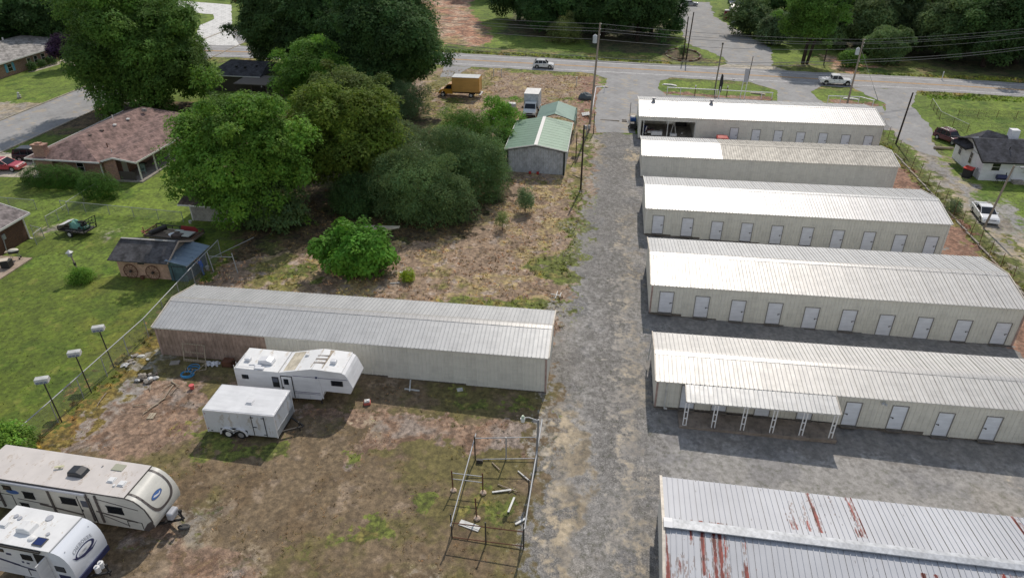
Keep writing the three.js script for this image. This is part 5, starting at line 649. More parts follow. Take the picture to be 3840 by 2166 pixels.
// fifth-wheel caravan beside the left building
{ const o = thing('fifth_wheel_caravan', 'white fifth-wheel caravan with a raised front beside the left building', 'caravan'), z1 = -37.5, z0 = -39.95;
  const P = [[-24.95, 1.1], [-24.95, 3.16], [-24.85, 3.22], [-21.6, 3.15], [-19.1, 3.68], [-17.0, 3.56], [-16.75, 3.42], [-16.62, 3.2], [-16.28, 2.3], [-16.5, 1.78], [-18.4, 1.82], [-18.75, 1.0], [-20.9, .95]];
  part(o, 'side_wall', prism(P, z0, z1, .03), mRvWhite);
  const rf = (a, b, name, mat) => part(o, name, slab([a[0], a[1] + .035, z1 + .02], [b[0], b[1] + .035, z1 + .02], [b[0], b[1] + .035, z0 - .02], [a[0], a[1] + .035, z0 - .02], .04), mat);
  rf([-24.9, 3.22], [-21.62, 3.15], 'roof', mRvRoofW); rf([-21.58, 3.15], [-19.1, 3.68], 'roof', mRvRoofW); rf([-19.08, 3.68], [-16.95, 3.56], 'roof', mRvRoofW);
  part(o, 'roof_seam', bx(.06, .05, 2.5, -21.6, 3.2, (z0 + z1) / 2), M('seam_grey', [.4, .4, .4], .6));
  const tarp = M('torn_roof_patch', [.52, .45, .36], .9, { map: grimeMap }), tarp2 = M('torn_roof_patch_dark', [.26, .23, .2], .9); part(o, 'torn_roof_patch', slab([-19.3, 3.69, z1 - .25], [-18.4, 3.68, z1 - .22], [-18.3, 3.68, z0 + .05], [-19.1, 3.7, z0 + .05], .02), tarp); for (const [z, w] of [[-38.3, .16], [-38.75, .18], [-39.15, .12]]) part(o, 'torn_strip', bx(.85, .03, w, -18.82, 3.7, z, .12), tarp2); part(o, 'roof_stain', slab([-21.3, 3.25, z1 - .1], [-20.4, 3.44, z1 - .1], [-20.4, 3.44, z0 + .1], [-21.3, 3.25, z0 + .1], .02), M('roof_beige', [.66, .61, .5], .8, { map: grimeMap }));
  const w1 = part(o, 'window', win(-17.4, 2.62, .86, .46, z1 + .01), mBlack); part(w1, 'pane', bx(.66, .32, .02, -17.4, 2.62, z1 + .045), mGlass); part(o, 'window', win(-24.2, 2.55, .5, .36, z1 + .01), mGlass); const w2 = part(o, 'window', win(-21.95, 2.3, .5, .9, z1 + .01), mBlack); part(w2, 'pane', bx(.38, .34, .02, -21.95, 2.5, z1 + .045), M('tinted_glass', [.12, .13, .16], .1));
  const d = part(o, 'entry_door', rb(.78, 1.8, .06, .03, -21.1, 1.98, z1 + .01), mRvWhite); part(d, 'door_trim', mg([bx(.05, 1.84, .04, -21.5, 1.98, z1 + .03), bx(.05, 1.84, .04, -20.7, 1.98, z1 + .03), bx(.84, .05, .04, -21.1, 2.9, z1 + .03)]), mBlack); part(d, 'door_window', win(-21.15, 2.42, .36, .5, z1 + .04), mGlass); part(d, 'handle', bx(.06, .1, .05, -21.42, 1.9, z1 + .05), mBlack);
  part(o, 'awning_arm', bar([-18.75, 3.0, z1 + .06], [-18.55, 1.2, z1 + .06], .06, .08), mRvWhite); part(o, 'awning_joint', bx(.14, .1, .08, -18.85, 3.02, z1 + .06), mNavyGr); part(o, 'side_line', mg([bx(4.0, .05, .012, -18.6, 2.98, z1 + .004), bx(1.9, .05, .012, -19.7, 1.6, z1 + .004), bx(1.9, .04, .012, -19.7, 1.48, z1 + .004)]), M('rv_stripe', [.2, .19, .26], .5)); part(o, 'luggage_hatch', mg([bx(.9, .02, .012, -20, 1.4, z1 + .004), bx(.02, .34, .012, -20.45, 1.24, z1 + .004), bx(.02, .34, .012, -19.55, 1.24, z1 + .004)]), mSilverGr);
  part(o, 'nose_lettering', mg([bx(.01, .03, .9, -16.42, 2.72, -38.75, 0, -.35), bx(.01, .03, .9, -16.5, 2.5, -38.75, 0, -.35)]), mSilverGr);
  acUnit(o, -22.9, 3.24, -38.5, mRvWhite, 1.1); part(o, 'vent_hood', rb(.42, .24, .36, .07, -24.3, 3.36, -38.5), mRvWhite); part(o, 'vent_hood', rb(.42, .24, .4, .07, -17.85, 3.76, -38.5), mRvWhite); hatch(o, -20.1, 3.52, -39.3, .32); part(o, 'roof_junk', mg([bx(.5, .06, .2, -23.3, 3.28, -37.95), bx(.8, .04, .06, -23.6, 3.27, -38.05, .2), rb(.7, .1, .3, .04, -23.1, 3.28, -37.68), bx(1.4, .03, .03, -24.1, 3.35, -37.6), bx(.03, .03, 1.6, -24.8, 3.35, -38.4)]), mRvWhite);
  part(o, 'rear_ladder', mg([rod([-25.05, 3.3, -37.75], [-25.05, 1.3, -37.75], .02), rod([-25.05, 3.3, -38.1], [-25.05, 1.3, -38.1], .02), ...[0, 1, 2, 3, 4, 5].map((i) => rod([-25.05, 1.5 + i * .3, -37.75], [-25.05, 1.5 + i * .3, -38.1], .02))]), mWhiteClean);
  for (const x of [-23.2, -22.4]) for (const z of [z1 - .2, z0 + .2]) wheel(o, x, hT(-22.8) + .36, z, .36, .22); for (const z of [z1 - .3, z0 + .3]) part(o, 'landing_leg', rod([-18.9, 1.0, z], [-18.9, hT(-18.9), z], .06), mDark); }
{ const o = thing('propane_tank_box', 'small red and white box on the ground under the caravan nose', 'box', [-15.7, hT(-15.7), -38.3], .3); part(o, 'base', rb(.5, .2, .42, .03, 0, .1, 0), M('box_red', [.5, .12, .09], .6)); part(o, 'lid', rb(.4, .12, .34, .04, 0, .26, 0), mWhite); part(o, 'cap', cyl(.09, .08, .08, .32, .06, 12), mWhiteClean); }
// white cargo trailer
{ const o = thing('cargo_trailer', 'dirty white enclosed cargo trailer in front of the caravan', 'trailer', [-22.77, 0, -34.85]), L = 4.95, W = 2.7, y0 = .84, y1 = 2.72, hz = W / 2, mSide = M('trailer_side', [.66, .69, .72], .45, { map: stainMap });
  part(o, 'body', rb(L, y1 - y0, W, .03, 0, (y0 + y1) / 2, 0), mSide); part(o, 'roof', rb(L - .1, .05, W - .1, .02, 0, y1 + .015, 0), M('trailer_roof', [.82, .83, .84], .22, { map: metalMap }));
  part(o, 'roof_rim', mg([bx(L + .04, .1, .05, 0, y1 - .03, hz), bx(L + .04, .1, .05, 0, y1 - .03, -hz), bx(.05, .1, W, L / 2, y1 - .03, 0), bx(.05, .1, W, -L / 2, y1 - .03, 0)]), mRvWhite); for (const [x, z] of [[L / 2, hz], [-L / 2, hz], [L / 2, -hz]]) part(o, 'corner_post', bx(.06, y1 - y0, .06, x, (y0 + y1) / 2, z), mRvWhite);
  const h = part(o, 'roof_hatch', bx(.5, .06, .5, .35, y1 + .06, .25), mRvWhite); part(h, 'hatch_dome', rb(.38, .08, .38, .03, .35, y1 + .12, .25), mRvWhite);
  const d = part(o, 'side_door', bx(.86, 1.66, .03, 1.3, y0 + .9, hz + .01), mSide); part(d, 'door_bar', mg([bx(.04, 1.66, .03, .86, y0 + .9, hz + .03), bx(.04, 1.66, .03, 1.74, y0 + .9, hz + .03), bx(.2, .05, .04, .92, y0 + 1.62, hz + .03), bx(.26, .05, .04, 1.0, y0 + .8, hz + .04), bx(.22, .05, .04, 1.66, y0 + 1.62, hz + .03), bx(.22, .05, .04, 1.66, y0 + .2, hz + .03)]), mBlack);
  part(o, 'front_stone_guard', bx(.02, .55, W - .1, L / 2 + .02, y0 + .32, 0), M('guard_grey', [.45, .48, .5], .4, { metalness: .5 }));
  const arch = new THREE.Shape(); arch.moveTo(-1.0, 0); arch.absarc(-.45, 0, .52, Math.PI, .3, true); arch.absarc(.45, 0, .52, 2.84, 0, true); arch.lineTo(.9, 0); arch.absarc(.45, 0, .44, 0, 2.6, false); arch.absarc(-.45, 0, .44, .5, Math.PI, false); const ag = new THREE.ExtrudeGeometry(arch, { depth: .16, bevelEnabled: false }); ag.translate(-.58, y0 + .02, hz); part(o, 'mudguard', uvm(ag), mRvWhite);
  part(o, 'wheel_well', bx(1.9, .42, .04, -.58, y0 + .2, hz + .008), mBlack); for (const x of [-1.02, -.12]) { wheel(o, x, hT(-23) + .33, hz - .02, .33, .22, x < -1 ? mRimWhite : mRim); wheel(o, x, hT(-23) + .33, -hz + .1, .33, .22); }
  part(o, 'tongue', mg([bar([2.4, y0 + .02, .8], [3.7, y0, .02], .09, .12), bar([2.4, y0 + .02, -.8], [3.7, y0, -.02], .09, .12), cyl(.05, .8, 3.4, y0 - .45, 0, 10)]), mDark); for (const y of [y0 + .3, y1 - .3]) part(o, 'side_lamp', bx(.05, .06, .03, -L / 2 + .08, y, hz + .01), M('lamp_red', [.35, .02, .02], .3)); part(o, 'tail_lamp', bx(.12, .05, .03, -L / 2 + .3, y0 + .14, hz + .01), mBlack); part(o, 'chassis', bx(L, .14, W - .3, 0, y0 - .06, 0), mBlack); }
// ---------------------------------------------------------------- houses and sheds
const mBrick = M('brick_wall', [.98, .97, .98], .9, { map: brickMap }), mBrickPale = M('brick_pale', [.9, .95, 1], .9, { map: brickMap }), mShRed = M('shingle_red', [.36, .235, .205], .95, { map: shingleMap }), mShGrey = M('shingle_grey', [.5, .47, .44], .95, { map: shingleMap }), mShDark = M('shingle_dark', [.1, .1, .115], .95, { map: shingleMap }), mShBrown = M('shingle_brown', [.2, .15, .13], .95, { map: shingleMap }), mTrimW = M('white_trim', [.76, .74, .7], .6);
const win2 = (o, x, y, z, w, h, face, frameMat = mTrimW) => { // a window on a wall facing +z ('z') or +x / -x
  const g = part(o, 'window', face === 'z' ? bx(w, h, .06, x, y, z) : bx(.06, h, w, x, y, z), mGlass), t = .06; const F = face === 'z' ? [bx(w + .1, t, .1, x, y + h / 2, z), bx(w + .1, t, .1, x, y - h / 2, z), bx(w, .04, .08, x, y, z), bx(t, h, .1, x - w / 2, y, z), bx(t, h, .1, x + w / 2, y, z)] : [bx(.1, t, w + .1, x, y + h / 2, z), bx(.1, t, w + .1, x, y - h / 2, z), bx(.08, .04, w, x, y, z), bx(.1, h, t, x, y, z - w / 2), bx(.1, h, t, x, y, z + w / 2)]; part(g, 'window_frame', F, frameMat); return g; };
const post = (o, name, x, y0, y1, z, mat = mTrimW, w = .12) => part(o, name, bx(w, y1 - y0, w, x, (y0 + y1) / 2, z), mat);
const roofPart = (o, name, q, mat, t = .14) => part(o, name, q.length === 3 ? mg([tri(...q), tri(...q.map((p) => [p[0], p[1] - t, p[2]]))]) : slab(...q, t), mat);
// brick ranch house, left
{ const o = thing('brick_house', 'brick house with red-brown shingle roof and a covered rear porch', 'house'), g = .88, e = 3.42, r = 5.3;
  part(o, 'wall', bx(9, 2.7, 17, -64.8, g + 1.3, -83.2), mBrick); part(o, 'wall', bx(1.6, 2.7, 14, -59.6, g + 1.3, -83), mBrick);
  const A = [-69.9, e, -73.9], B = [-59.9, e, -73.7], C = [-59.9, e, -94], Dd = [-69.9, e, -94], R0 = [-64.6, r, -77.2], R1 = [-64.2, r, -90.5];
  roofPart(o, 'roof_slope', [A, B, R0], mShRed); roofPart(o, 'roof_slope', [B, C, R1, R0], mShRed); roofPart(o, 'roof_slope', [Dd, A, R0, R1], mShRed); roofPart(o, 'roof_slope', [C, Dd, R1], mShRed);
  // porch wing: low gable running back into the main roof
  const pa = [-60, e + .02, -74.1], pk = [-58.3, 3.95, -74.1], pb = [-55.6, e - .05, -74.4], qk = [-58.3, 4.6, -90], qb = [-55.1, e - .05, -90], qa = [-62, 4.6, -90];
  roofPart(o, 'porch_roof', [pk, pb, qb, qk], mShRed); roofPart(o, 'porch_roof', [pa, pk, qk, qa], mShRed); part(o, 'fascia', mg([bar(pa, pk, .06, .2), bar(pk, pb, .06, .2), bar(pb, qb, .06, .2), bar(A, B, .06, .18), bar(A, Dd, .06, .18)]), mTrimW);
  part(o, 'gable_wall', mg([quad([-60, e - .1, -74.5], [-58.3, 3.85, -74.5], [-58.3, g, -74.5], [-60, g, -74.5])]), mBrick);
  part(o, 'porch_slab', bx(4.6, .3, 17, -57.6, g + .02, -82.8), mConc); part(o, 'porch_screen', bx(2.7, 1.1, .06, -57.6, g + .7, -74.6), M('screen_dark', [.09, .075, .065], .8));
  for (const z of [-74.9, -78.2, -81.4, -85, -88.5]) post(o, 'porch_post', -55.75, g, e - .1, z, mTrimW, .14); post(o, 'porch_post', -60.4, g, e, -74.5, mTrimW, .14); post(o, 'porch_post', -69.4, g, e, -74.6);
  const ch = part(o, 'chimney', mg([bx(2.2, 2.6, .9, -67.6, 2.1, -74.6), bx(1.5, 2.0, .8, -67.9, 4.0, -74.6)]), mBrick); part(ch, 'chimney_cap', mg([bx(1.7, .14, 1, -67.9, 5.06, -74.6), bx(.6, .2, .5, -67.9, 5.2, -74.6)]), mBrick);
  win2(o, -63.3, 2.4, -74.68, .9, 1.1, 'z'); const d = part(o, 'door', bx(.06, 2.0, .9, -58.78, g + 1, -76.5), mTrimW);
  for (const [x, z] of [[-63.3, -85.6], [-63.5, -83], [-63.7, -80.6], [-64, -78.6]]) part(o, 'roof_vent', rb(.42, .2, .36, .05, x, r - .25, z), x > -63.6 ? mTrimW : mShBrown); part(o, 'flue_pipe', cyl(.07, .7, -65, 5.0, -85, 10), mTrimW); part(o, 'flue_pipe', cyl(.06, .5, -61.2, 4.0, -77.6, 10), mRust); part(o, 'flue_pipe', cyl(.05, .3, -60.2, 3.7, -76.8, 10), mTrimW); part(o, 'roof_box', bx(.5, .35, .4, -63, 5.3, -89), mShGrey); }
const porch = (name, label, cat, geo, mat, p, t = 0) => single(name, label, cat, geo, mat, p, t);
{ const rk = thing('rocking_chair', 'pale green rocking chair on the brick house porch', 'chair', [-56.7, 1.05, -76.8], .4); const m = M('chair_green', [.3, .42, .38], .6); part(rk, 'seat', bx(.55, .05, .5, 0, .42, 0), m); part(rk, 'backrest', mg([0, 1, 2, 3].map((i) => bx(.55, .1, .03, 0, .6 + i * .16, -.25 - i * .04))), m); for (const s of [-1, 1]) { part(rk, 'rocker', mg([bar([s * .26, .03, -.45], [s * .26, .0, 0], .04), bar([s * .26, 0, 0], [s * .26, .04, .4], .04)]), m); part(rk, 'leg', bx(.04, .6, .04, s * .26, .32, .22), m); part(rk, 'leg', bx(.04, .5, .04, s * .26, .27, -.22), m); part(rk, 'armrest', bx(.06, .04, .52, s * .29, .66, 0), m); } }
{ const t = thing('patio_table', 'dark green table on the brick house porch', 'table', [-57.6, 1.05, -78.2]); const m = M('table_green', [.05, .08, .07], .5); part(t, 'tabletop', cyl(.6, .05, 0, .7, 0, 20), m); part(t, 'leg', cyl(.05, .7, 0, 0, 0, 10), m); part(t, 'base', cyl(.3, .05, 0, 0, 0, 16), m); }
// grey-roofed house, upper left
{ const o = thing('ranch_house', 'low house with grey shingle roof, blue shutters and white garage door', 'house'), g = .88, e = 3.45, r = 5.0;
  part(o, 'wall', bx(8, 2.6, 30, -114.2, g + 1.25, -122), mBrickPale); part(o, 'wall', bx(8, 2.6, 6, -114.2, g + 1.25, -137.4), mBrickPale);
  const A = [-109.6, e, -106], B = [-109.6, e, -140.6], R0 = [-118.4, r, -108], R1 = [-118.4, r, -135.6], Cc = [-127, e, -140.6], Dd = [-127, e, -106];
  roofPart(o, 'roof_slope', [A, B, R1, R0], mShGrey); roofPart(o, 'roof_slope', [B, Cc, R1], mShGrey); roofPart(o, 'roof_slope', [Cc, Dd, R0, R1], mShGrey); part(o, 'fascia', bar(A, B, .08, .22), mTrimW);
  const gd = part(o, 'garage_door', bx(.08, 2.2, 4.8, -110.12, g + 1.1, -136.2), M('garage_white', [.78, .8, .84], .5)); for (let i = 1; i < 4; i++) part(gd, 'door_groove', bx(.02, .03, 4.8, -110.07, g + i * .55, -136.2), mSilverGr);
  part(o, 'garage_pier', bx(.5, 2.4, .6, -110.2, g + 1.2, -132.9), mBrickPale); part(o, 'porch_lamp', rb(.2, .3, .2, .05, -109.85, g + 1.95, -132.6), M('lamp_rust', [.4, .16, .08], .5));
  const w = win2(o, -110.15, g + 1.4, -120.6, 1.1, 1.3, 'x'); for (const z of [-121.5, -119.7]) part(w, 'shutter', bx(.08, 1.5, .5, -110.14, g + 1.4, z), M('shutter_blue', [.14, .42, .62], .6)); for (const z of [-125.6, -127.4, -129.4]) win2(o, -110.15, g + 1.4, z, .9, 1.3, 'x'); part(o, 'entry_recess', bx(.1, 2.2, 1.2, -110.12, g + 1.15, -131.6), mShBrown);
  part(o, 'chimney_pipe', cyl(.15, .5, -119, 4.9, -131, 10), mTrimW); }
['rounded dark shrub under the grey-roofed house windows', 'dark shrub by the grey-roofed house entry', 'low shrub left of the entry of the grey-roofed house'].forEach((l, i) => tree('foundation_shrub', l, -108.9 + (i === 1 ? .2 : 0), [-124.4, -129.6, -127][i], { rx: [1.0, 1.2, .8][i], ry: [1.1, .8, .6][i], cy: .8, n: 8, lr: .5, leaf: 'deep', trunk: 0, spray: 'tuft', size: .6, dens: 6, cat: 'shrub', group: 'shrubs along the grey-roofed house' }));
{ const f = thing('garden_statue', 'small white stone statue on the lawn before the street', 'statue', [-97.4, .88, -106.4]); part(f, 'plinth', cyl(.35, .25, 0, 0, 0, 12), mConc); part(f, 'figure', mg([cyl(.26, .5, 0, .25, 0, 12, .16), (() => { const s = new THREE.SphereGeometry(.2, 12, 8); s.translate(.05, .85, 0); return s; })(), bx(.4, .12, .16, .2, .55, 0, .4)]), mWhite); }
// dark-roofed house between the trees
{ const o = thing('dark_roofed_house', 'house with black shingle roof half hidden among the dark trees', 'house'), g = .88, e = 3.5;
  part(o, 'wall', bx(9, 2.6, 8, -63.2, g + 1.3, -119.4), M('siding_brown', [.1, .085, .075], .8)); roofPart(o, 'roof_slope', [[-68.7, e, -115.4], [-58.6, e, -115.2], [-59, 5.0, -120.4], [-66.4, 5.0, -121]], mShDark); roofPart(o, 'roof_slope', [[-58.6, e, -115.2], [-58.4, e, -125], [-59, 5.0, -120.4]], mShDark); roofPart(o, 'roof_slope', [[-68.7, e, -115.4], [-66.4, 5.0, -121], [-68.9, e, -126]], mShDark); roofPart(o, 'roof_slope', [[-58.4, e, -125], [-68.9, e, -126], [-66.4, 5, -121], [-59, 5, -120.4]], mShDark);
  roofPart(o, 'porch_roof', [[-61.6, 3.3, -111.4], [-55.8, 3.3, -111.2], [-55.9, 3.46, -116.6], [-61.6, 3.46, -116.4]], M('porch_roof_brown', [.16, .14, .125], .8)); for (const x of [-61.4, -58.6, -56]) post(o, 'porch_post', x, g, 3.2, -111.5, mShBrown); part(o, 'gutter', mg([bar([-68.7, e, -115.3], [-58.6, e, -115.1], .1, .12)]), mTrimW); for (const [x, z] of [[-64, -118], [-62.2, -117.6], [-60.6, -118.6]]) part(o, 'roof_vent', bx(.3, .3, .3, x, 4.5, z), mBlack); part(o, 'porch_lamp', bx(.14, .2, .14, -56.6, 3.0, -111.2), mTrimW); }
{ const o = thing('garden_chair', 'white plastic chair by the dark-roofed house terrace', 'chair', [-55.6, .88, -110.4], .5); part(o, 'seat', bx(.5, .05, .5, 0, .42, 0), mWhiteClean); part(o, 'backrest', bx(.5, .5, .05, 0, .68, -.24), mWhiteClean); for (const [x, z] of [[-.2, -.2], [.2, -.2], [-.2, .2], [.2, .2]]) part(o, 'leg', bx(.05, .42, .05, x, .21, z), mWhiteClean); }
single('blue_bin', 'bright blue drum on the dark-roofed house terrace', 'drum', mg([cyl(.3, .8, 0, 0, 0, 16), cyl(.32, .05, 0, .8, 0, 16)]), M('drum_blue', [.03, .2, .42], .5), [-58.6, .88, -110.6]);
{ const o = thing('terrace_table', 'pale cluttered table on the dark-roofed house terrace', 'table', [-57.2, .88, -110.2]); part(o, 'tabletop', bx(1.3, .05, .8, 0, .72, 0), mWhite); for (const [x, z] of [[-.55, -.3], [.55, -.3], [-.55, .3], [.55, .3]]) part(o, 'leg', bx(.05, .7, .05, x, .35, z), mWhite); }
// house at the left edge
{ const o = thing('brown_brick_house', 'brown brick house corner with grey shingle roof at the left edge', 'house'), g = .88;
  part(o, 'wall', bx(8, 2.5, 5.2, -62.2, g + 1.2, -56), M('brick_brown', [.32, .28, .26], .9, { map: brickMap })); roofPart(o, 'roof_slope', [[-57.9, 3.42, -52.8], [-57.9, 3.42, -59.4], [-61.4, 4.5, -59.3], [-61.4, 4.5, -52.8]], M('shingle_mauve', [.36, .31, .3], .95, { map: shingleMap })); roofPart(o, 'roof_slope', [[-61.4, 4.5, -52.8], [-61.4, 4.5, -59.3], [-66.5, 3.4, -59.2], [-66.5, 3.4, -52.8]], M('shingle_mauve')); part(o, 'fascia', mg([bar([-57.85, 3.36, -52.8], [-57.85, 3.36, -59.45], .06, .2), bar([-57.9, 3.36, -59.45], [-61.4, 4.44, -59.4], .06, .2)]), mTrimW);
  post(o, 'downspout', -58.08, g, 3.3, -58.6, mTrimW, .1); part(o, 'downspout_shoe', bx(.3, .1, .16, -57.95, g + .06, -58.6), mTrimW); part(o, 'meter_pole', rod([-58.1, g, -55.4], [-58.1, g + 1.6, -55.6], .05), mGalv); part(o, 'meter_box', bx(.16, .5, .36, -58.1, g + 1.6, -55.7), mGalv); part(o, 'patio', bx(3.4, .16, 4.6, -56.4, g + .02, -52.3), M('patio_concrete', [.5, .4, .32], .9, { map: grimeMap })); }
{ const o = thing('air_conditioner', 'black outdoor condenser unit with a pale lid on the patio', 'condenser', [-55.7, .98, -52.6], .2); part(o, 'casing', rb(.8, .72, .8, .05, 0, .36, 0), mBlack); for (let i = 0; i < 5; i++) part(o, 'grille_bar', bx(.84, .02, .84, 0, .12 + i * .13, 0), mDark); part(o, 'lid', bx(1.1, .05, .7, -.3, .78, .1, .3), M('lid_tan', [.6, .52, .42], .8)); }
{ const o = thing('barbecue_grill', 'cream lidded barbecue grill on wheels on the patio', 'grill', [-56.1, .98, -54.2], .4); part(o, 'lid', (() => { const g = new THREE.SphereGeometry(.42, 16, 8, 0, 6.3, 0, 1.57); g.scale(1.15, .45, .75); g.translate(0, .9, 0); return g; })(), M('grill_cream', [.66, .62, .5], .4)); part(o, 'firebox', bx(.8, .22, .5, 0, .78, 0), mBlack); for (const [x, z] of [[-.35, -.2], [.35, -.2], [-.35, .2], [.35, .2]]) part(o, 'leg', rod([x, 0, z], [x * .9, .7, z * .9], .02), mGalv); part(o, 'side_shelf', bx(.3, .03, .4, -.58, .84, 0), mLumber); for (const z of [-.2, .2]) part(o, 'wheel', (() => { const c = new THREE.CylinderGeometry(.08, .08, .05, 12); c.rotateX(Math.PI / 2); c.translate(.36, .08, z); return c; })(), mBlack); }
single('white_water_tank', 'tall white cylinder standing by the brown brick wall', 'tank', mg([cyl(.28, 1.1, 0, 0, 0, 16), (() => { const s = new THREE.SphereGeometry(.28, 14, 6, 0, 6.3, 0, 1.57); s.scale(1, .4, 1); s.translate(0, 1.1, 0); return s; })(), cyl(.05, .12, 0, 1.18, 0, 8)]), mWhite, [-57.4, .98, -53.2]);
// pink garden shed with wagon wheels and a blue lean-to
const mPinkWall = M('pink_clapboard', [.62, .4, .29], .8, { map: dustMap }), mTeal = M('teal_paint', [.1, .18, .21], .6, { map: grimeMap }), mBlueRoof = M('blue_tin_roof', [.26, .34, .43], .45, { metalness: .3, map: metalMap });
{ const o = thing('garden_shed', 'pink clapboard garden shed with dark gable roof and wagon wheels', 'shed'), g = .86, x0 = -44, x1 = -38.9, zf = -52.55, zb = -56, e = 2.95, r = 4.1, zm = -54.1;
  for (let i = 0; i < 9; i++) part(o, 'wall_board', bx(x1 - x0, .22, .05, (x0 + x1) / 2, g + .12 + i * .225, zf + (i % 2) * .004), mPinkWall); part(o, 'side_wall', mg([quad([x0, g, zf], [x0, g, zb], [x0, e, zb], [x0, e, zf]), tri([x0, e, zf], [x0, e, zb], [x0, r - .1, zm])]), mPinkWall); part(o, 'side_wall', mg([quad([x1, g, zf], [x1, g, zb], [x1, e, zb], [x1, e, zf]), tri([x1, e, zf], [x1, e, zb], [x1, r - .1, zm])]), M('gable_wood', [.22, .19, .16], .9)); part(o, 'back_wall', bx(x1 - x0, e - g, .06, (x0 + x1) / 2, (e + g) / 2, zb), mPinkWall);
  roofPart(o, 'roof_slope', [[x0 - .5, e - .12, zf + .55], [x1 + .3, e - .12, zf + .55], [x1 + .55, r, zm], [x0 - .1, r, zm]], M('tar_shingle', [.13, .125, .13], .95, { map: shingleMap }), .08); roofPart(o, 'roof_slope', [[x0 - .1, r, zm], [x1 + .55, r, zm], [x1 + .4, e, zb - .5], [x0 - .3, e, zb - .5]], M('tar_shingle'), .08); part(o, 'ridge_flashing', bx(5.4, .03, .22, (x0 + x1) / 2 + .1, r + .02, zm + .05), M('ridge_grey', [.34, .33, .32], .8)); part(o, 'rake_board', mg([bar([x1 + .36, e - .14, zf + .57], [x1 + .58, r, zm], .05, .16), bar([x1 + .58, r, zm], [x1 + .42, e, zb - .5], .05, .16)]), M('rake_wood', [.4, .33, .27], .85));
  win2(o, -41.6, g + 1.72, zf + .03, .55, .45, 'z', mDark); }
[[-42.75, 'spoked wagon wheel leaning on the pink shed, left of the window'], [-40.55, 'spoked wagon wheel leaning on the pink shed, right of the window']].forEach(([x, l]) => { const o = thing('wagon_wheel', l, 'wheel', [x, .86, -52.32], 0, 'wagon wheels on the pink shed'); const t = new THREE.TorusGeometry(.68, .035, 8, 36); t.translate(0, .71, 0); part(o, 'rim', t, mRust); part(o, 'hub', (() => { const c = new THREE.CylinderGeometry(.11, .11, .2, 12); c.rotateX(Math.PI / 2); c.translate(0, .71, 0); return c; })(), mDark); for (let i = 0; i < 12; i++) { const a = i / 12 * 6.283; part(o, 'spoke', rod([0, .71, 0], [.67 * Math.cos(a), .71 + .67 * Math.sin(a), 0], .016, .016, 5), mRust); } o.rotation.x = -.08; });
single('flower_pot', 'dark small pot between the two wagon wheels', 'pot', mg([cyl(.14, .3, 0, 0, 0, 14, .2), cyl(.21, .05, 0, .28, 0, 14)]), mRust, [-41.65, .86, -52.25]);
{ const o = thing('lean_to_shed', 'teal blue lean-to shed being painted against the pink shed', 'shed'), g = .84, x0 = -38.85, x1 = -37.15, zf = -52.4, zb = -55.9;
  part(o, 'front_wall', quad([x0, g, zf], [x1, g, zf], [x1, g + 1.75, zf], [x0, g + 2.0, zf]), mTeal); const d = part(o, 'door', bx(1.05, 1.5, .04, -37.95, g + .78, zf + .02), mTeal); part(d, 'door_trim', mg([bx(.04, 1.5, .03, -38.5, g + .78, zf + .05), bx(1.1, .04, .03, -37.95, g + 1.55, zf + .05)]), mDark); part(o, 'side_wall', quad([x1, g, zf], [x1, g, zb], [x1, g + 1.75, zb], [x1, g + 1.75, zf]), M('teal_paint_side', [.15, .22, .28], .6, { map: grimeMap })); part(o, 'back_wall', quad([x0, g, zb], [x1, g, zb], [x1, g + 1.75, zb], [x0, g + 2.0, zb]), mTeal);
  for (let i = 0; i < 6; i++) { const a = zf + .3 - i * .7, b = a - .69; part(o, 'roof_sheet', mg([slab([x0 - .02, 3.08, a], [x1 + .4, 2.66, a], [x1 + .4, 2.66, b], [x0 - .02, 3.08, b], .02), bar([x0, 3.1, a], [x1 + .4, 2.68, a], .05, .04)]), mBlueRoof); } part(o, 'eave_board', bx(.05, .14, 4.2, x1 + .3, 2.6, -54.2), M('eave_pale', [.5, .5, .48], .7)); }
// beige shed under the spreading tree
{ const o = thing('beige_shed', 'beige shed with brown shingle roof under the spreading tree', 'shed'), g = .88; part(o, 'wall', bx(5, 2.1, 4, -41.2, g + 1.05, -67), M('beige_siding', [.5, .47, .42], .7, { map: dustMap })); for (let i = 0; i < 8; i++) part(o, 'siding_board', bx(5.02, .24, .03, -41.2, g + .14 + i * .26, -64.98), M('beige_siding')); roofPart(o, 'roof_slope', [[-44.6, 3.0, -64.3], [-38.2, 3.0, -64.3], [-38.2, 3.9, -67], [-44.6, 3.9, -67]], mShBrown); roofPart(o, 'roof_slope', [[-44.6, 3.9, -67], [-38.2, 3.9, -67], [-38.2, 3.0, -69.6], [-44.6, 3.0, -69.6]], mShBrown); part(o, 'fascia', bx(6.4, .16, .05, -41.4, 2.94, -64.28), mTrimW); part(o, 'corner_board', bx(.12, 2.1, .08, -43.66, g + 1.05, -64.97), mTrimW); }
single('rain_pot', 'small white pot at the corner of the beige shed', 'pot', mg([cyl(.16, .26, 0, 0, 0, 12), cyl(.18, .05, 0, .24, 0, 12)]), mWhite, [-43.6, .88, -64.3]);
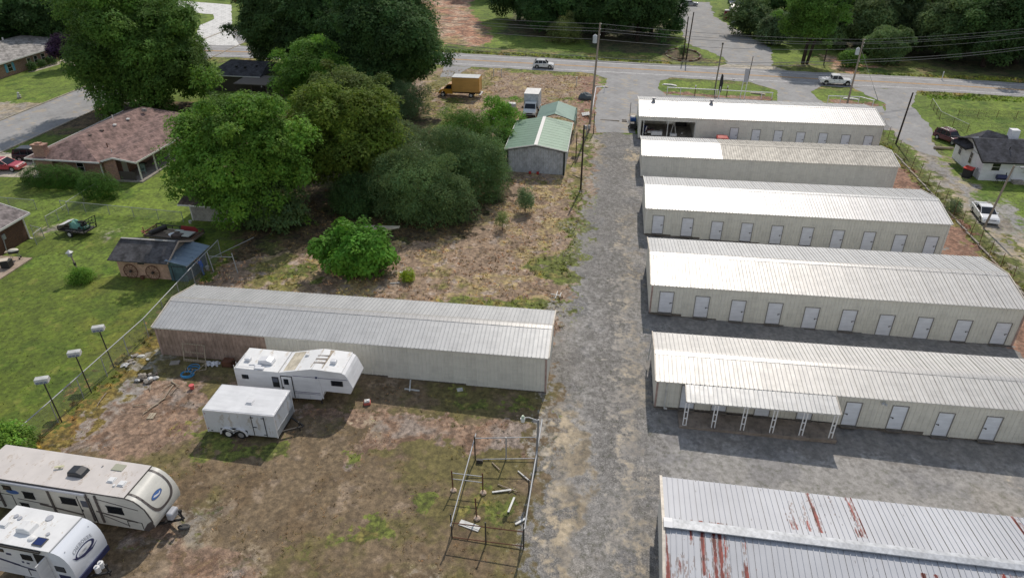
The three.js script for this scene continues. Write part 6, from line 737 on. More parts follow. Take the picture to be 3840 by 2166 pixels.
// white house, right edge
{ const o = thing('white_house', 'white painted house with black shingle roof at the right edge', 'house'), g = -.88, e = 1.9, W = M('white_siding', [.88, .89, .92], .7, { map: metalMap });
  part(o, 'wall', bx(18, 2.9, 8.6, 57.4, g + 1.4, -97.9), W); part(o, 'gable_wall', tri([48.4, e, -93.6], [48.4, e, -102.2], [48.4, 3.8, -97]), W);
  roofPart(o, 'roof_slope', [[47.8, e, -92.7], [68, e, -92.9], [68, 3.9, -96.2], [47.3, 3.9, -96]], mShDark); roofPart(o, 'roof_slope', [[47.3, 3.9, -96], [68, 3.9, -96.2], [68, e, -103], [47.3, e + .2, -102.4]], mShDark); roofPart(o, 'roof_slope', [[47.2, e, -101.2], [47.6, e + .1, -97.2], [50.4, 4.1, -99.2]], mShDark, .1); roofPart(o, 'roof_slope', [[47.6, e + .1, -97.2], [53.4, 3.6, -97.4], [50.4, 4.1, -99.2]], mShDark, .1);
  part(o, 'fascia', mg([bar([47.75, e - .08, -92.66], [68, e - .08, -92.86], .06, .2), bar([47.75, e - .08, -92.66], [47.3, 3.82, -96], .06, .2), bar([47.2, e - .08, -101.2], [47.55, e, -97.2], .06, .18)]), mBlack);
  win2(o, 48.37, .95, -100.3, .8, 1.5, 'x'); win2(o, 48.37, .9, -97, .8, 1.5, 'x'); win2(o, 50, 1.0, -93.57, 1.0, 1.0, 'z'); win2(o, 54, .9, -93.57, 1.1, 1.1, 'z'); part(o, 'door', bx(.95, 2.05, .06, 52.7, g + 1.05, -93.56), W); part(o, 'meter_box', bx(.12, .3, .3, 48.33, .3, -94.4), mGalv); const st = part(o, 'steps', mg([bx(1.3, .18, .9, 52.9, g + .1, -93.0), bx(1.3, .18, .5, 52.9, g + .28, -93.2)]), mConc); part(o, 'vent_pipe', cyl(.06, .8, 51.4, 2.6, -94.6, 10), mBlack); part(o, 'chimney', bx(1.0, 1.4, 1.0, 52.9, 4.0, -97.8), W); part(o, 'chimney', bx(.4, .8, .4, 56.2, 3.9, -96), mBlack); }
{ const o = thing('wheeled_bin', 'black rubbish bin with a bright red lid beside the white house', 'bin', [47.4, hT(47), -94.6], .9); part(o, 'body', taper(rb(1.4, 1.1, .9, .05, 0, .6, 0), 0, 1.1, -.12), mBlack); part(o, 'lid', mg([slab([-.75, 1.25, .55], [.75, 1.2, .55], [.75, 1.3, -.55], [-.75, 1.35, -.55], .08), bx(.04, .05, 1, .0, 1.3, 0)]), M('lid_red', [.62, .05, .035], .45)); for (const x of [-.5, .5]) part(o, 'wheel', (() => { const c = new THREE.CylinderGeometry(.14, .14, .08, 12); c.rotateX(Math.PI / 2); c.translate(x, .14, .46); return c; })(), mTyre); }
{ const o = thing('smoker_grill', 'dark navy smoker grill against the white house wall', 'grill', [50.6, hT(50), -92.7]); part(o, 'barrel', (() => { const c = new THREE.CylinderGeometry(.34, .34, 1.1, 16); c.rotateZ(Math.PI / 2); c.translate(0, .85, 0); return c; })(), mNavyGr); for (const x of [-.4, .4]) part(o, 'leg', mg([rod([x, 0, -.25], [x, .6, -.1], .03), rod([x, 0, .25], [x, .6, .1], .03)]), mBlack); part(o, 'shelf', bx(1.1, .04, .3, 0, .72, .42), mDark); part(o, 'flue', cyl(.05, .4, .45, 1.1, 0, 8), mBlack); }
{ const o = single('fallen_log', 'pale fallen log lying on the grass behind the white house', 'log', (() => { const g = rod([0, .2, 0], [2.6, .24, .05], .22, .16, 10); return g; })(), mWood, [47.2, hT(47), -105.5]); }
// green shed and carport
const mGreenRoof = M('green_metal_roof', [.165, .275, .2], .5, { metalness: .1, map: metalMap }), mGreySide = M('grey_shed_metal', [.54, .57, .61], .5, { map: dustMap });
{ const o = thing('green_shed', 'grey metal shed with a green roof and white ridge cap', 'shed'), g = .1, x0 = -12.1, x1 = -4.75, zf = -85.7, zb = -97.4, xm = -8.45, e = 3.28, r = 4.0;
  for (const [a, b, ya, yb2, s] of [[x0 - .28, xm, e, r, 0], [xm, x1 + .28, r, e, 1]]) { const n = 12, dz = (zf - zb + .5) / n; for (let i = 0; i < n; i++) { const zA = zf + .25 - i * dz, zB = zA - dz + .01; part(o, 'roof_panel', mg([slab([a, ya, zA], [b, yb2, zA], [b, yb2, zB], [a, ya, zB], .03), bar([a, ya + .005, zA - .05], [b, yb2 + .005, zA - .05], .03, .016)]), mGreenRoof); } }
  part(o, 'ridge_cap', slab([xm - .22, r + .02, zf + .3], [xm + .22, r + .02, zf + .3], [xm + .22, r + .02, zb - .3], [xm - .22, r + .02, zb - .3], .03), mTrimW); part(o, 'rake_trim', mg([bar([x0 - .3, e, zf + .28], [xm, r + .02, zf + .28], .05, .14), bar([xm, r + .02, zf + .28], [x1 + .3, e, zf + .28], .05, .14), bar([x1 + .32, e, zf + .28], [x1 + .32, e, zb - .25], .05, .1), bar([x0 - .32, e, zf + .28], [x0 - .32, e, zb - .25], .05, .1)]), mTrimW);
  for (let i = 0; i < 8; i++) { const w = (x1 - x0) / 8, a = x0 + i * w, b = a + w, top = (x) => e - .12 + (r - e) * (1 - Math.abs(x - xm) / ((x1 - x0) / 2)), G = []; for (let k = 0; k < 6; k++) { const p = a + w * k / 6, q = a + w * (k + 1) / 6, d1 = k % 2 ? .02 : 0, d2 = (k + 1) % 2 ? .02 : 0; G.push(quad([p, g - .1, zf + d1], [q, g - .1, zf + d2], [q, top(q), zf + d2], [p, top(p), zf + d1])); } part(o, 'wall_panel', mg(G), mGreySide); }
  for (const x of [x0, x1]) part(o, 'side_wall', bx(.06, e - g, zf - zb, x, (e + g) / 2 - .03, (zf + zb) / 2), mGreySide); part(o, 'back_wall', bx(x1 - x0, e, .06, xm, e / 2, zb), mGreySide); for (const x of [x0 + .06, x1 - .06]) part(o, 'corner_trim', bx(.24, e - g - .1, .08, x, (e + g) / 2 - .05, zf + .04), M('trim_black_green', [.02, .035, .035], .5)); part(o, 'gable_trim', mg([bar([x0 - .26, e - .12, zf + .2], [xm, r - .12, zf + .2], .06, .14), bar([xm, r - .12, zf + .2], [x1 + .26, e - .12, zf + .2], .06, .14)]), M('trim_black_green')); }
{ const o = thing('metal_carport', 'open carport with a curved-edge green metal roof', 'carport'), z0 = -106.6, z1 = -100, xm = -7.2, e = 2.85, r = 3.75; const mC = M('carport_green', [.19, .3, .25], .45, { metalness: .15, map: metalMap });
  for (let i = 0; i < 8; i++) { const dz = (z1 - z0) / 8, a = z1 - i * dz, b = a - dz + .01; part(o, 'roof_panel', mg([[[-9.95, e - .25], [-9.85, e]], [[-9.85, e], [xm, r]], [[xm, r], [-4.5, e]], [[-4.5, e], [-4.3, e - .3]], [[-4.3, e - .3], [-4.28, e - .7]]].map(([p, q]) => quad([p[0], p[1], a], [q[0], q[1], a], [q[0], q[1], b], [p[0], p[1], b]))), mC); }
  for (const x of [-9.9, -4.35]) for (const z of [z0 + .1, -103.3, z1 - .1]) part(o, 'post', bx(.08, e, .08, x, e / 2 + .05, z), mC); part(o, 'rafter', mg([bar([-9.9, e - .1, z1 - .02], [xm, r - .08, z1 - .02], .06, .08), bar([xm, r - .08, z1 - .02], [-4.4, e - .1, z1 - .02], .06, .08)]), mDark); }
{ const o = thing('scrap_heap', 'heap of pale scrap stored under the green carport', 'scrap', [-7.3, hT(-7), -100.6]); reseed(8); for (let i = 0; i < 14; i++) part(o, 'scrap_piece', rb(rr(.3, .9), rr(.2, .5), rr(.3, .7), .05, rr(-1.3, 1.3), rr(.2, 1.9), rr(-.6, .3), rnd() * 3), i % 3 ? mWood : mDark); }
// small far buildings
{ const o = thing('small_white_shed', 'small shed with a white tin roof and dark open front at the top', 'shed', [36.6, hT(36), -205]); part(o, 'wall', bx(2.4, 3, 8, -4.2, 1.5, 0), M('white_siding', [.74, .75, .77], .7)); part(o, 'dark_front', bx(5, 2.6, 6.5, -.6, 1.3, 1.0), M('shed_brown', [.12, .07, .06], .8)); for (let i = 0; i < 9; i++) part(o, 'roof_sheet', mg([slab([-5.6 + i * .95, 3.3, 5], [-4.66 + i * .95, 3.3, 5], [-4.66 + i * .95, 4.3, -6], [-5.6 + i * .95, 4.3, -6], .05), bar([-5.6 + i * .95, 3.34, 5], [-5.6 + i * .95, 4.34, -6], .05, .05)]), mRoofNew); }
{ const o = thing('portable_toilet', 'dark red portable toilet with a white top beside the small white shed', 'toilet', [30.4, hT(30), -206.6]); part(o, 'cabin', rb(1.4, 2.3, 1.4, .06, 0, 1.15, 0), M('toilet_red', [.2, .02, .03], .5)); part(o, 'roof', rb(1.45, .3, 1.45, .12, 0, 2.4, 0), mWhite); part(o, 'door', bx(.9, 1.9, .04, 0, 1.05, .72), M('toilet_red')); }
[[-116, -212, 3, 'dark car parked at the far white concrete lot'], [-108, -209, 1, 'brown car parked at the far white concrete lot'], [22.5, -228, 0, 'silver car parked at the far end of the distant car park']].forEach(([x, z, t, l], i) => suv([x, hT(x), z], t, l, 'parked_car', [pBlackCar, paint('paint_brown', [.2, .07, .03]), paint('paint_silver', [.4, .41, .42])][i], 4.6, 1.5));
// ---------------------------------------------------------------- fences, rails, poles and wires
const linkAlpha = tex(64, 64, (x, y, o) => { const u = (x + y) % 64, v = (x - y + 64) % 64, w = 7; const on = u < w || v < w; o[0] = o[1] = o[2] = on ? 255 : 0; }, false);
const mLink = M('chain_link', [.36, .37, .37], .5, { metalness: .5, alphaMap: linkAlpha, transparent: true, alphaTest: .5 }), mLinkDark = M('chain_link_rusty', [.1, .085, .07], .7, { alphaMap: linkAlpha, transparent: true, alphaTest: .5 });
function fence(label, pts, h, o = {}) {
  const F = thing('chain_link_fence', label, 'fence', [0, 0, 0], 0, o.group), pm = o.post || mGalv, gy = o.gy || hT;
  for (let i = 0; i + 1 < pts.length; i++) {
    const [ax, az] = pts[i], [bx2, bz] = pts[i + 1], L = Math.hypot(bx2 - ax, bz - az), n = Math.max(1, Math.round(L / (o.step || 3))), p = (t) => [ax + (bx2 - ax) * t, gy(ax + (bx2 - ax) * t), az + (bz - az) * t];
    for (let k = 0; k < n + (i + 2 === pts.length ? 1 : 0); k++) { const q = p(k / n); part(F, 'post', rod([q[0], q[1] - .1, q[2]], [q[0] + (o.lean || 0) * (hash(k, i) - .5), q[1] + h + (o.tall || .03), q[2]], o.pr || .035), pm); }
    if (o.rail !== false) part(F, 'top_rail', rod([p(0)[0], p(0)[1] + h, p(0)[2]], [p(1)[0], p(1)[1] + h, p(1)[2]], o.rr || .028), o.railMat || mGalv);
    const a = p(0), b = p(1), g = new THREE.BufferGeometry(); g.setAttribute('position', new THREE.Float32BufferAttribute([a[0], a[1] + .03, a[2], b[0], b[1] + .03, b[2], b[0], b[1] + h, b[2], a[0], a[1] + .03, a[2], b[0], b[1] + h, b[2], a[0], a[1] + h, a[2]], 3)); const s = 9; g.setAttribute('uv', new THREE.Float32BufferAttribute([0, 0, L * s, 0, L * s, h * s, 0, 0, L * s, h * s, 0, h * s], 2)); g.computeVertexNormals(); part(F, 'mesh_fabric', g, o.link || mLink);
  }
  return F;
}
fence('tall galvanised chain-link fence along the left lawn', [[-36.6, -57.5], [-36.3, -52], [-35.7, -43.5], [-36, -33], [-36.4, -24]], 1.85, { rr: .04 });
fence('rusty chain-link fence along the right dirt strip', [[42.2, -112], [41.5, -103], [40.9, -90.2], [40.6, -81], [40.2, -70.7], [39.9, -60], [39.6, -48]], 1.75, { post: mRust, rail: false, link: mLinkDark, tall: .25, lean: .3, pr: .03, step: 2.9 });
fence('low chain-link fence across the brick house lawn', [[-59.6, -65.6], [-44.5, -64.5]], 1.15, {}); fence('low chain-link fence left of the garden gate, toward the frame edge', [[-76, -66], [-62.6, -65.4]], 1.15, {}); fence('short chain-link return fence beside the round hedge', [[-58.6, -65.3], [-58.9, -71]], 1.15, {}); fence('chain-link garden gate beside the loaded trailer', [[-58.15, -61.4], [-58.05, -64.6]], 1.2, { step: 1.5 }); fence('small chain-link panel at the corner of the brown brick house', [[-58.1, -59.2], [-56.6, -58.8], [-56.4, -57.4]], 1.2, { step: 1.5 });
fence('low wire fence around the right-hand lawn', [[54.9, -128.6], [53.4, -120.6], [55, -114]], 1.3, { link: mLinkDark, post: mRust }); fence('wire fence across the back of the far lawn', [[57, -122.6], [84, -123.6]], 1.2, { post: mRust, link: mLinkDark, rail: false });
{ const o = thing('fence_brace', 'old pipe gate frame at the left fence corner behind the person', 'gate', [0, 0, 0]); const y = .8; part(o, 'post', rod([-35.9, y - .1, -54.6], [-36.3, y + 1.9, -54.9], .05), mGalv); part(o, 'post', rod([-33.6, y - .1, -54.8], [-33.9, y + 1.9, -55], .05), mGalv); part(o, 'cross_bar', rod([-36.2, y + 1.5, -54.85], [-33.85, y + 1.5, -55], .035), mGalv); part(o, 'brace', rod([-36.1, y + 1.3, -54.8], [-34.2, y + 1.1, -60], .03), mGalv); }
{ const o = thing('fence_kerb', 'low broken concrete kerb under the right fence', 'kerb'); reseed(4); for (let i = 0; i < 13; i++) { const z = -101 + i * 3.2; part(o, 'kerb_block', bx(.22, .22, 2.9, 41.05 + (z + 90) * -.03 * -1 * -.6 - .3, -.84, z, .025), i % 4 === 2 ? mWood : mConc); } }
// pipe pen in the lower yard
{ const o = thing('pipe_pen', 'unfinished dog pen of pipe posts and rails in the lower yard', 'pen'), y = .12; const P = (x, z, h, m = mRust) => part(o, 'post', rod([x, y - .1, z], [x, y + h, z], .045), m);
  P(-6.98, -33.9, 2.1, mDark); P(-2.95, -34.6, 1.9, mGalv); P(-7.2, -27.5, 2.0, mDark); P(-3.0, -27.4, 2.0, mDark); P(-5.18, -27.35, 1.8, mDark); P(-4.98, -34.3, 1.9, mGalv); P(-3.1, -30.9, 1.8, mDark);
  const R = (a, b, m, r = .032) => part(o, 'rail', rod(a, b, r), m); R([-7, y + 1.85, -34], [-2.95, y + 1.85, -34.65], mGalv); R([-6.9, y + .12, -33.9], [-2.95, y + .14, -34.5], mGalv); R([-7.2, y + 1.3, -27.5], [-3.0, y + 1.3, -27.4], mRust); R([-7.2, y + .1, -27.5], [-3, y + .1, -27.4], mRust);
  R([-7.02, y + 1.7, -34.6], [-7.18, y + 1.35, -27.2], mGalv, .04); R([-2.85, y + 1.75, -36.5], [-2.95, y + 1.75, -27.2], mGalv, .05); }
const post2 = (x, z, l) => { const o = thing('steel_post', l, 'post', [x, .1, z], 0, 'loose steel posts in the pen'); part(o, 'shaft', rod([0, 0, 0], [rr(-.06, .06), 1.75, rr(-.05, .05)], .045), mRust); const c = new THREE.DodecahedronGeometry(.2, 0); c.scale(1.1, .8, 1); c.translate(.02, .1, .02); part(o, 'concrete_foot', c, M('foot_concrete', [.55, .42, .32], .95)); return o; };
post2(-7.88, -31.1, 'steel post in a concrete foot, left end of the two silver rails'); post2(-6, -31.15, 'steel post in a concrete foot, right end of the two silver rails'); post2(-6.02, -29.1, 'steel post in a concrete foot standing alone in the pen');
{ const o = thing('double_rail', 'pair of silver rails between two steel posts', 'rail'); part(o, 'rail', rod([-7.9, 1.55, -31.2], [-6, 1.5, -31.2], .03), mGalv); part(o, 'rail', rod([-7.88, 1.05, -31.2], [-6, 1.0, -31.2], .03), mGalv); }
single('cinder_block', 'dark block under the rear rail end of the pen', 'block', mg([bx(.42, .24, .22, 0, .12, 0), bx(.36, .04, .18, 0, .25, 0)]), mDark, [-6.65, .13, -33.75]);
single('white_plank', 'white board lying inside the near end of the pen', 'board', mg([bx(1.3, .06, .42, 0, .05, 0, -.28), bx(1.28, .03, .03, 0, .09, .1, -.28)]), mWhite, [-6.35, .12, -28.5]);
[[-5.85, -33.8, -5.24, -33.18, 'thin stick near the dark block in the pen'], [-4.07, -33.3, -3.2, -32.5, 'white stick with a yellow mark in the pen'], [-5.44, -31.25, -4.28, -31.6, 'thick white post lying in the middle of the pen'], [-5.19, -31.96, -3.91, -31.5, 'thin pole crossing the thick white post'], [-4.01, -31.05, -4.22, -29.82, 'white pipe lying lengthwise in the pen'], [-3.68, -28.98, -3.1, -29.5, 'white post end under the pen rail'], [-4.4, -31.4, -4.1, -31.75, 'short stick beside the crossed posts']].forEach(([a, b, c, d, l], i) => single('fallen_stick', l, 'stick', mg([bar([0, .05, 0], [c - a, .07, d - b], [.06, .07, .11, .05, .12, .13, .05][i], .06)]), i % 3 === 0 ? mWood : mWhite, [a, hT(a) + .02, b], 0, 'loose timber in the pen'));
// yard lamp by the drive
{ const o = thing('yard_lamp', 'leaning yard lamp post with a curved white arm beside the drive', 'lamp', [-2.95, .05, -33.6]); part(o, 'pole', rod([0, 0, 0], [.12, 4.4, .1], .09, .06), M('lamp_pole_grey', [.28, .29, .3], .6, { metalness: .3 })); part(o, 'arm', [rod([.12, 4.3, .1], [-.5, 4.5, .1], .035), rod([-.5, 4.5, .1], [-.75, 4.45, .1], .035)], mWhite); const h = part(o, 'lamp_head', [cyl(.1, .16, -.86, 4.38, .1, 14), cyl(.09, .06, -.86, 4.54, .1, 14, .06)], M('lamp_green', [.5, .6, .45], .4)); part(h, 'lamp_bowl', cyl(.13, .24, -.86, 4.14, .1, 14, .15), M('lamp_bowl', [.75, .76, .74], .3)); }
// floodlights along the left fence
[[-35.8, -33.1, 3.5, 'near'], [-35.8, -36.3, 3.4, 'middle'], [-36, -39.3, 3.5, 'farthest']].forEach(([x, z, h, w]) => { const o = thing('fence_floodlight', 'boxy white floodlight on a pole, ' + w + ' of the three on the left fence', 'floodlight', [x, hT(x), z], 0, 'floodlights on the left fence'); part(o, 'pole', rod([0, 0, 0], [-.1, h, .05], .045), mDark); const hd = part(o, 'lamp_box', taper(rb(.85, .36, .5, .05, 0, 0, 0), -.2, .2, .25), mWhite); hd.position.set(-.12, h + .18, .05); hd.rotation.set(.1, .35, 0); part(hd, 'lens', mg([-.24, 0, .24].map((d) => bx(.18, .16, .03, d, -.08, .25))), M('lens_blue', [.2, .23, .32], .2)); });
// utility poles
const insul = (x, y, z) => [cyl(.05, .14, x, y, z, 8), cyl(.08, .04, x, y + .06, z, 8)];
function utilityPole(label, b, t, tr, r = .17) { const o = thing('utility_pole', label, 'utility pole'); part(o, 'pole', rod(b, t, r, r * .72, 12), mPole); const at = (f) => [b[0] + (t[0] - b[0]) * f, b[1] + (t[1] - b[1]) * f, b[2] + (t[2] - b[2]) * f]; if (tr) { const p = at(tr[0]), c = part(o, 'transformer', [cyl(.32, .95, p[0] + tr[1], p[1] - .5, p[2], 16), cyl(.3, .12, p[0] + tr[1], p[1] + .45, p[2], 16, .2)], M('transformer_grey', [.52, .55, .56], .45)); part(c, 'bushing', insul(p[0] + tr[1], p[1] + .55, p[2]), mWhite); part(o, 'bracket', bar([p[0], p[1], p[2]], [p[0] + tr[1], p[1], p[2]], .08), mDark); } for (const f of [.995, .95, .9, .68]) { const p = at(f); part(o, 'insulator', insul(p[0] + .14, p[1] - .05, p[2] + .14), mWhite); } return at; }
const pA = utilityPole('tall grey utility pole with transformer beside the drive entrance', [-2.3, -.2, -105.2], [-1.6, 15.3, -105], [.86, -.5]);
const pB = utilityPole('leaning utility pole with transformer behind the highway pickup', [41.1, -1.1, -127.9], [41.0, 10.0, -127], [.82, -.5]); const pC = utilityPole('utility pole hidden behind the tallest dark tree', [-46, .6, -129], [-46, 13, -129]); const pD = utilityPole('utility pole beyond the right frame edge', [86, -1, -151], [86, 9.6, -151]);
{ const o = thing('guy_wire', 'slanting guy wire of the right utility pole', 'wire'); part(o, 'cable', rod([41.05, 8.3, -127.1], [47.2, -.9, -131.5], .025), mGalv); part(o, 'guard', rod([45.6, 1.5, -130.4], [47.2, -.9, -131.5], .05), mGalv); }
[[.995, 'topmost overhead wire'], [.955, 'second overhead wire from the top'], [.93, 'third overhead wire from the top'], [.86, 'fourth overhead wire from the top'], [.7, 'fifth overhead wire from the top, thick cable'], [.665, 'lowest overhead wire, thick cable']].forEach(([f, l], i) => [[pC, pA, 'left of the drive'], [pA, pB, 'between the two poles'], [pB, pD, 'right of the leaning pole']].forEach(([a, b, where]) => { const A = V(...a(f)), B = V(...b(f)), m = A.clone().lerp(B, .5); m.y -= .9 + .1 * i; part(scene, numbered('overhead_wire'), new THREE.TubeGeometry(new THREE.QuadraticBezierCurve3(A.add(V(.1, 0, .1 * (i % 2))), m, B.add(V(.1, 0, .1 * (i % 2)))), 16, i > 3 ? .035 : .024, 5), M('wire_grey', [.16, .16, .165], .8)); tag(scene.children[scene.children.length - 1], l + ' ' + where, 'wire', 'overhead wires along the highway'); }));
const darkPole = (l, x, z, h, r = .12, dx = 0) => { const o = thing('wooden_pole', l, 'pole', [x, hT(x), z]); part(o, 'shaft', rod([0, -.2, 0], [dx, h, 0], r, r * .8, 10), mPoleDark); part(o, 'pole_cap', cyl(r * .85, .06, dx, h, 0, 10), mDark); return o; };
darkPole('slim dark pole left of the gravel drive below the green shed', -2.4, -81.3, 8); darkPole('leaning dark pole at the end of the right fence', 42.5, -107, 7.5, .13, .35); darkPole('shorter bare pole in the round flower bed across the highway', 15.25, -155.6, 8.5, .14, .1); darkPole('taller bare pole in the round flower bed across the highway', 15.85, -155, 9.5, .14, .4); darkPole('thin dark post right of the green shed', -3.6, -92, 3.6, .07); darkPole('thin dark post beside the tall utility pole', -1.6, -103, 3.2, .07); darkPole('gate post by the grass across the highway', 44, -157, 3.2, .12);
{ const o = thing('street_lamp', 'leaning grey street lamp with a curved arm beside the white coupe', 'lamp', [42.8, hT(42), -78.2]); part(o, 'pole', rod([0, -.2, 0], [.95, 7.3, -.4], .12, .09, 12), mPole); part(o, 'arm', rod([.93, 7.1, -.4], [1.7, 7.2, -.4], .03), mGalv); part(o, 'lamp_head', [rb(.4, .14, .22, .05, 1.8, 7.15, -.4), cyl(.1, .12, 1.82, 6.98, -.4, 12, .13)], mGalv); }
{ const o = thing('flower_bed_ring', 'round brick-edged flower bed holding two bare poles', 'flower bed', [15.6, hT(15.6), -160]); for (let i = 0; i < 30; i++) { const a = i / 30 * 6.283; part(o, 'edging_block', cached('edb', () => rb(.72, .3, .3, .05, 0, .14, 0)), i % 3 ? mWood : mRust).position.set(3.6 * Math.cos(a), 0, 6 * Math.sin(a)); o.children[o.children.length - 1].rotation.y = -a + Math.PI / 2; } }
tree('yucca_plant', 'spiky plant at the foot of the two bare poles', 15.2, -157.4, { rx: .9, ry: 1.4, cy: 1.4, n: 10, lr: .6, leaf: 'deep', trunk: .05, spray: 'fine', size: .7, dens: 5, cat: 'plant' });
// white pipe rails by the road
const rail = (label, pts, posts, h = 1.15) => { const o = thing('pipe_rail_fence', label, 'railing', [0, 0, 0], 0, 'white pipe rails by the highway'); for (let i = 0; i + 1 < pts.length; i++) part(o, 'top_pipe', rod([pts[i][0], hT(pts[i][0]) + h, pts[i][1]], [pts[i + 1][0], hT(pts[i + 1][0]) + h, pts[i + 1][1]], .075), mWhiteClean); for (const [x, z] of posts) part(o, 'post', rod([x, hT(x) - .1, z], [x, hT(x) + h, z], .06), mWhiteClean); return o; };
rail('long white pipe rail on the first grass island behind the storage buildings', [[10.4, -127.8], [28.6, -128.2]], [[10.5, -127.8], [12.8, -127.85], [18.8, -128], [19.1, -128], [26.7, -128.1], [28.5, -128.2]]); rail('short white pipe rail with a bent end on the second grass island', [[37.8, -128.2], [43.2, -128.4], [44.9, -126.4]], [[37.9, -128.2], [40, -128.3], [43, -128.4], [44.8, -126.5]]); rail('white pipe rail running along the drive entrance beside the tall pole', [[-2.2, -110], [-2.0, -126.3], [-.4, -126.8]], [[-2.2, -110.2], [-2.1, -118], [-2, -126], [-.5, -126.8]], .9);
{ const o = thing('roadside_sign', 'narrow grey sign on two white legs behind the long pipe rail', 'sign', [23.3, hT(23), -127.4]); for (const x of [-.3, .4]) part(o, 'leg', rod([x, 0, 0], [x + .1, 3.2, 0], .06), mWhiteClean); part(o, 'panel', bx(.7, 2.3, .1, .2, 4.0, 0), M('sign_grey', [.42, .42, .44], .5)); part(o, 'mast', rod([.55, 3, 0], [.75, 7.2, 0], .06), mDark); part(o, 'lamp', mg([rb(.4, .2, .3, .06, -1.6, 2.9, -1.6), rb(.4, .2, .3, .06, 1.5, 2.7, -1.6)]), mWhite); }
{ const o = thing('sign_pole', 'rusty sign pole standing on the first grass island', 'pole', [19.2, hT(19), -132]); part(o, 'shaft', rod([0, -.1, 0], [.25, 8, 0], .14, .1), M('pole_bronze', [.22, .19, .15], .6)); part(o, 'cap', cyl(.16, .3, .25, 8, 0, 10), mDark); }
{ const o = thing('banner_sign', 'dark feather banner on a white post at the long pipe rail', 'banner', [19.3, hT(19), -127]); part(o, 'post', rod([0, 0, 0], [.1, 2, 0], .07), mWhiteClean); part(o, 'banner', prism([[-.2, 1.3], [.25, 1.0], [.45, 2.6], [.3, 3.9], [0, 4.2], [-.15, 3.2]], -.03, .03), mBlack); part(o, 'edge', bar([.45, 2.6, 0], [0, 4.2, 0], .05), mWood); }
[[15.4, -128.7, 'white-topped stub post left of the banner'], [21, -129.4, 'white-topped stub post right of the banner'], [-21.2, -132.6, 'white plastic post in the dry field near the highway, left one'], [-19.8, -133, 'white plastic post in the dry field near the highway, right one'], [63.6, -147.6, 'small white marker post on the far roadside grass'], [-5.6, -130, 'white mailbox post left of the drive entrance']].forEach(([x, z, l]) => { const o = thing('marker_post', l, 'post', [x, hT(x), z]); part(o, 'shaft', cyl(.08, 1.3, 0, 0, 0, 10), l.includes('stub') ? mRust : mWhite); part(o, 'cap', cyl(.12, .3, 0, 1.25, 0, 10), mWhite); });
[[42.5, -131, 'pale concrete slab fragment on the second grass island'], [26.6, -131.3, 'broken pale slab on the right end of the first grass island'], [11.2, -133.8, 'white kerb fragment on the left end of the first grass island'], [-1.2, -130.2, 'white kerb fragment left of the drive entrance']].forEach(([x, z, l], i) => single('slab_fragment', l, 'slab', (() => { const g = prism([[-1.3, 0], [-1, .18], [.4, .22], [1.2, .12], [1.4, 0]], -.3, .3, .03); g.rotateY(-.25); return g; })(), i % 2 ? mConcWalk : mWhite, [x, hT(x) + .02, z], 0, 'concrete fragments by the highway'));
single('speed_hump', 'worn brown timber speed hump across the asphalt entrance', 'speed hump', mg([rod([-.8, .03, 0], [2.2, .03, .2], .09), rod([2.6, .03, .25], [3.4, .03, .3], .09), rod([2.6, .02, -.5], [3.3, .02, -.45], .07)]), mWood, [0, hT(1), -110.2]);
// ---------------------------------------------------------------- clutter
{ const o = thing('tool_trailer', 'blue and black tool cart parked at the end of the workshop building', 'cart', [4.2, hT(4), -107.5]); part(o, 'blue_tank', rb(.9, .7, 1.1, .12, 0, 1.3, .2), M('cart_blue', [.03, .1, .3], .45)); part(o, 'white_lid', rb(.7, .12, .5, .05, 0, 1.72, .3), mWhite); part(o, 'black_box', rb(.95, .8, 1.2, .06, .05, .75, 1.4), mBlack); part(o, 'bumper', bx(.8, .1, .2, 0, 1.1, .95), mWhite); part(o, 'frame', mg([bx(.08, .1, 5, -.4, .5, -1.6), bx(.08, .1, 5, .4, .5, -1.6)]), mDark); for (const s of [-1, 1]) wheel(o, s * .0 + .4 * s, .3, .9 + (s > 0 ? .2 : 0), .3, .18); part(o, 'mast', rod([-.4, .5, -4], [-.4, 2.6, -4], .04), mDark); }
{ const o = thing('white_cabinet', 'low white cabinet inside the workshop bay', 'cabinet', [7.6, .12, -103.4]); part(o, 'carcass', rb(1.6, .55, .7, .04, 0, .35, 0), mWhiteClean); part(o, 'shelf', rb(.5, .3, .6, .04, -1.1, .5, 0), mWhite); for (const x of [-.7, .7]) part(o, 'leg', bx(.1, .12, .5, x, .06, 0), mDark); }
{ const o = thing('a_frame_rack', 'white A-frame rack inside the workshop bay', 'rack', [10, .12, -103.3]); part(o, 'leg', mg([bar([-.4, .2, 0], [-.05, 1.9, -.3], .08), bar([.4, .2, 0], [.05, 1.9, -.3], .08)]), mWhite); part(o, 'tray', rb(1.0, .4, .5, .06, 0, .25, .15), mWhiteClean); part(o, 'top_bar', bx(1.3, .3, .1, -.5, 1.9, -.4), mWhite); }
